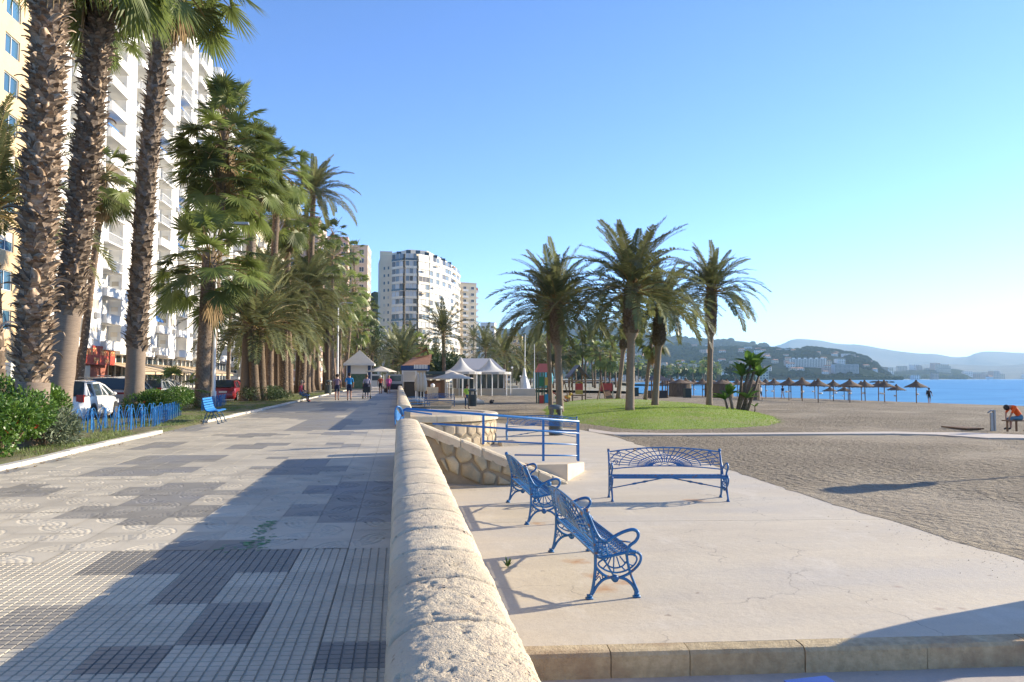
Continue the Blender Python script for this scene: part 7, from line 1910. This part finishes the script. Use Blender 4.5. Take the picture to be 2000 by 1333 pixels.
# houses: one mesh family, many individuals
def house_mesh(w,d,h,nw,nf,roof,wm,rm):
    mb=MB(); mb.box(-w/2,0,-3,w/2,d,h,0)
    if roof: mb.add([(-w/2-.3,-.3,h),(w/2+.3,-.3,h),(w/2+.3,d+.3,h),(-w/2-.3,d+.3,h),(-w/2,d/2,h+w*.18),(w/2,d/2,h+w*.18)],[(0,1,5,4),(2,3,4,5),(1,2,5),(3,0,4)],1)
    for f in range(nf):
        for i in range(nw):
            x=-w/2+w*(i+.5)/nw; z=1+f*h/nf; mb.box(x-w/nw*.26,-.08,z,x+w/nw*.26,-.01,z+h/nf*.5,2)
    return mb.mesh('house',[wm,rm,M['glass']])
HMs=[house_mesh(12,9,6,3,2,True,M['white'],M['tile_red']),house_mesh(16,10,9,4,3,False,M['white'],M['white']),house_mesh(10,8,6,3,2,True,M['cream'],M['tile_red']),house_mesh(22,10,12,6,4,False,M['cream'],M['white']),house_mesh(14,9,12,4,4,False,M['pink'],M['white'])]
def town():
    rr=random.Random(77)
    def put(px,D,me,s,label,group,zoff=0,name='house'):
        p=A(px,740,D); hit,z,_nm=ground_hit(p.x,p.y)
        o=inst(name,me,None,(p.x,p.y,max(z,-.5)+zoff),(0,0,rr.uniform(-.5,.3)),s); tag(o,label,'house' if name=='house' else 'building',group)
    for i in range(60): put(rr.gauss(1650,120) if i%2 else rr.uniform(1180,1720),rr.uniform(2100,3000),HMs[rr.choice((0,0,1,2,2,4))],rr.uniform(1.2,1.9),'small pale house scattered on the wooded hill across the bay','houses scattered on the wooded hill')
    for i in range(75): put(rr.uniform(1180,1500),rr.uniform(1050,2300),HMs[rr.choice((0,1,1,2,3,4))],rr.uniform(1.0,1.5),'pale seafront house at the foot of the hills','seafront houses at the foot of the hills')
    for i in range(80): put(rr.gauss(1715,22) if i%3==0 else rr.uniform(1690,2060),rr.uniform(3900,5600),HMs[rr.choice((0,1,1,3,3,4))],rr.uniform(2.0,3.4),'far pale building of the town along the bay','far buildings of the town along the bay')
    for i in range(45): put(rr.uniform(1080,1420),rr.uniform(2900,4300),HMs[rr.choice((0,1,2,4))],rr.uniform(1.6,2.6),'tiny pale house high on the hazy hillside','houses high on the hazy hillside')
    hw=MB(); hw.box(-52,0,-6,52,16,26,0)
    for f in range(7):
        hw.box(-51,-1.4,1+f*3.5,51,-.02,1.6+f*3.5,1); 
        for i in range(22): hw.box(-50+i*4.6,-.3,1.7+f*3.5,-47.4+i*4.6,-.03,4.1+f*3.5,2)
    for i in range(6): hw.box(-45+i*17,3,26.02,-38+i*17,10,29.5,0)
    put(1579,2350,hw.mesh('long_hotel',[M['white'],M['frame'],M['glass']]),(1,1,1),'long pale hotel with rows of balconies on the wooded hill across the bay',None,name='long_hotel')
    put(1612,2380,HMs[3],(2.0,1.5,1.4),'short beige wing standing beside the long hotel across the bay',None,name='hotel_wing')
    bm=MB(); bm.box(-38,0,-4,38,16,27,0)
    for f in range(7):
        for i in range(18): bm.box(-37+i*4.1,-.3,1+f*3.7,-34+i*4.1,-.03,3.6+f*3.7,1)
    put(1654,2150,bm.mesh('blue_grey_block',[mat('blue_grey_cladding',(.42,.47,.52),.6),M['glass']]),(1,1,1),'broad blue grey block at the water across the bay',None,name='blue_grey_block')
    put(1310,980,HMs[3],(2.0,1.5,1.1),'wide white building with grey roof near the bay between the mound palms',None,name='seafront_block')
    put(1327,930,HMs[1],(1.2,1,1.1),'small bright white house beside the wide white seafront building',None)
town()
# clumps of far trees on the near shore of the bay, one mass
def far_woods():
    rr=random.Random(15); mb=MB()
    for i in range(900):
        px=rr.uniform(1215,1470) if i%3 else rr.uniform(1480,1760); D=rr.uniform(1050,1900) if i%3 else rr.uniform(2000,2300); p=A(px,740,D); s=rr.uniform(4,9)*(1 if i%3 else 1.1); mb.ball((p.x,p.y,s*.3),s,6,sz=rr.uniform(.6,1.0))
    o=mb.build('far_woods',M['far_tree']); tag(o,'dark wooded strip along the far shore of the bay','woods',kind='stuff')
    mb=MB()
    for i in range(520):
        px=rr.uniform(1735,1885); p=A(px,740,rr.uniform(3600,3850)); s=rr.uniform(10,20); mb.ball((p.x,p.y,s*.4),s,6,sz=.8)
    o=mb.build('headland_woods',M['far_tree']); tag(o,'wooded low headland beyond the bay','woods',kind='stuff')
far_woods()
def hill_trees():
    rr=random.Random(91); mb=MB(); n=0
    while n<3600:
        D=rr.uniform(1950,3400) if n%4 else rr.uniform(3000,5000); px=rr.uniform(1150,1735) if n%4 else rr.uniform(1040,1500)
        if noise.noise((px*.012,D*.0015,3))<-.18: continue
        p=A(px,740,D); hit,z,nm_=ground_hit(p.x,p.y); n+=1
        if not hit or nm_[:4]!='hill' or z<4: continue
        s=rr.uniform(8,17)*(D/2800); mb.ball((p.x,p.y,z+s*.15),s,6,sz=rr.uniform(.45,.75))
    o=mb.build('hill_trees',FT); tag(o,'dark pine woods covering the hills across the bay','woods',kind='stuff')
FT=mat('pine_woods',(.012,.028,.010),.95,(.03,.05,.018),.02,spec=0.0)
hill_trees()
# haze
HZ=bpy.data.materials.new('sea_haze'); HZ.use_nodes=True; n=HZ.node_tree; n.nodes.clear(); v=n.nodes.new('ShaderNodeVolumePrincipled'); v.inputs['Color'].default_value=(.48,.74,1,1); v.inputs['Density'].default_value=HAZE_D; v.inputs['Anisotropy'].default_value=.1
ou=n.nodes.new('ShaderNodeOutputMaterial'); n.links.new(v.outputs[0],ou.inputs['Volume'])
HZ.cycles.homogeneous_volume=True if hasattr(HZ.cycles,'homogeneous_volume') else None
o=MB().box(-16500,-3500,-6.2,16500,16500,640).build('haze',HZ); tag(o,'thin pale sea haze over the whole bay','haze',kind='stuff')
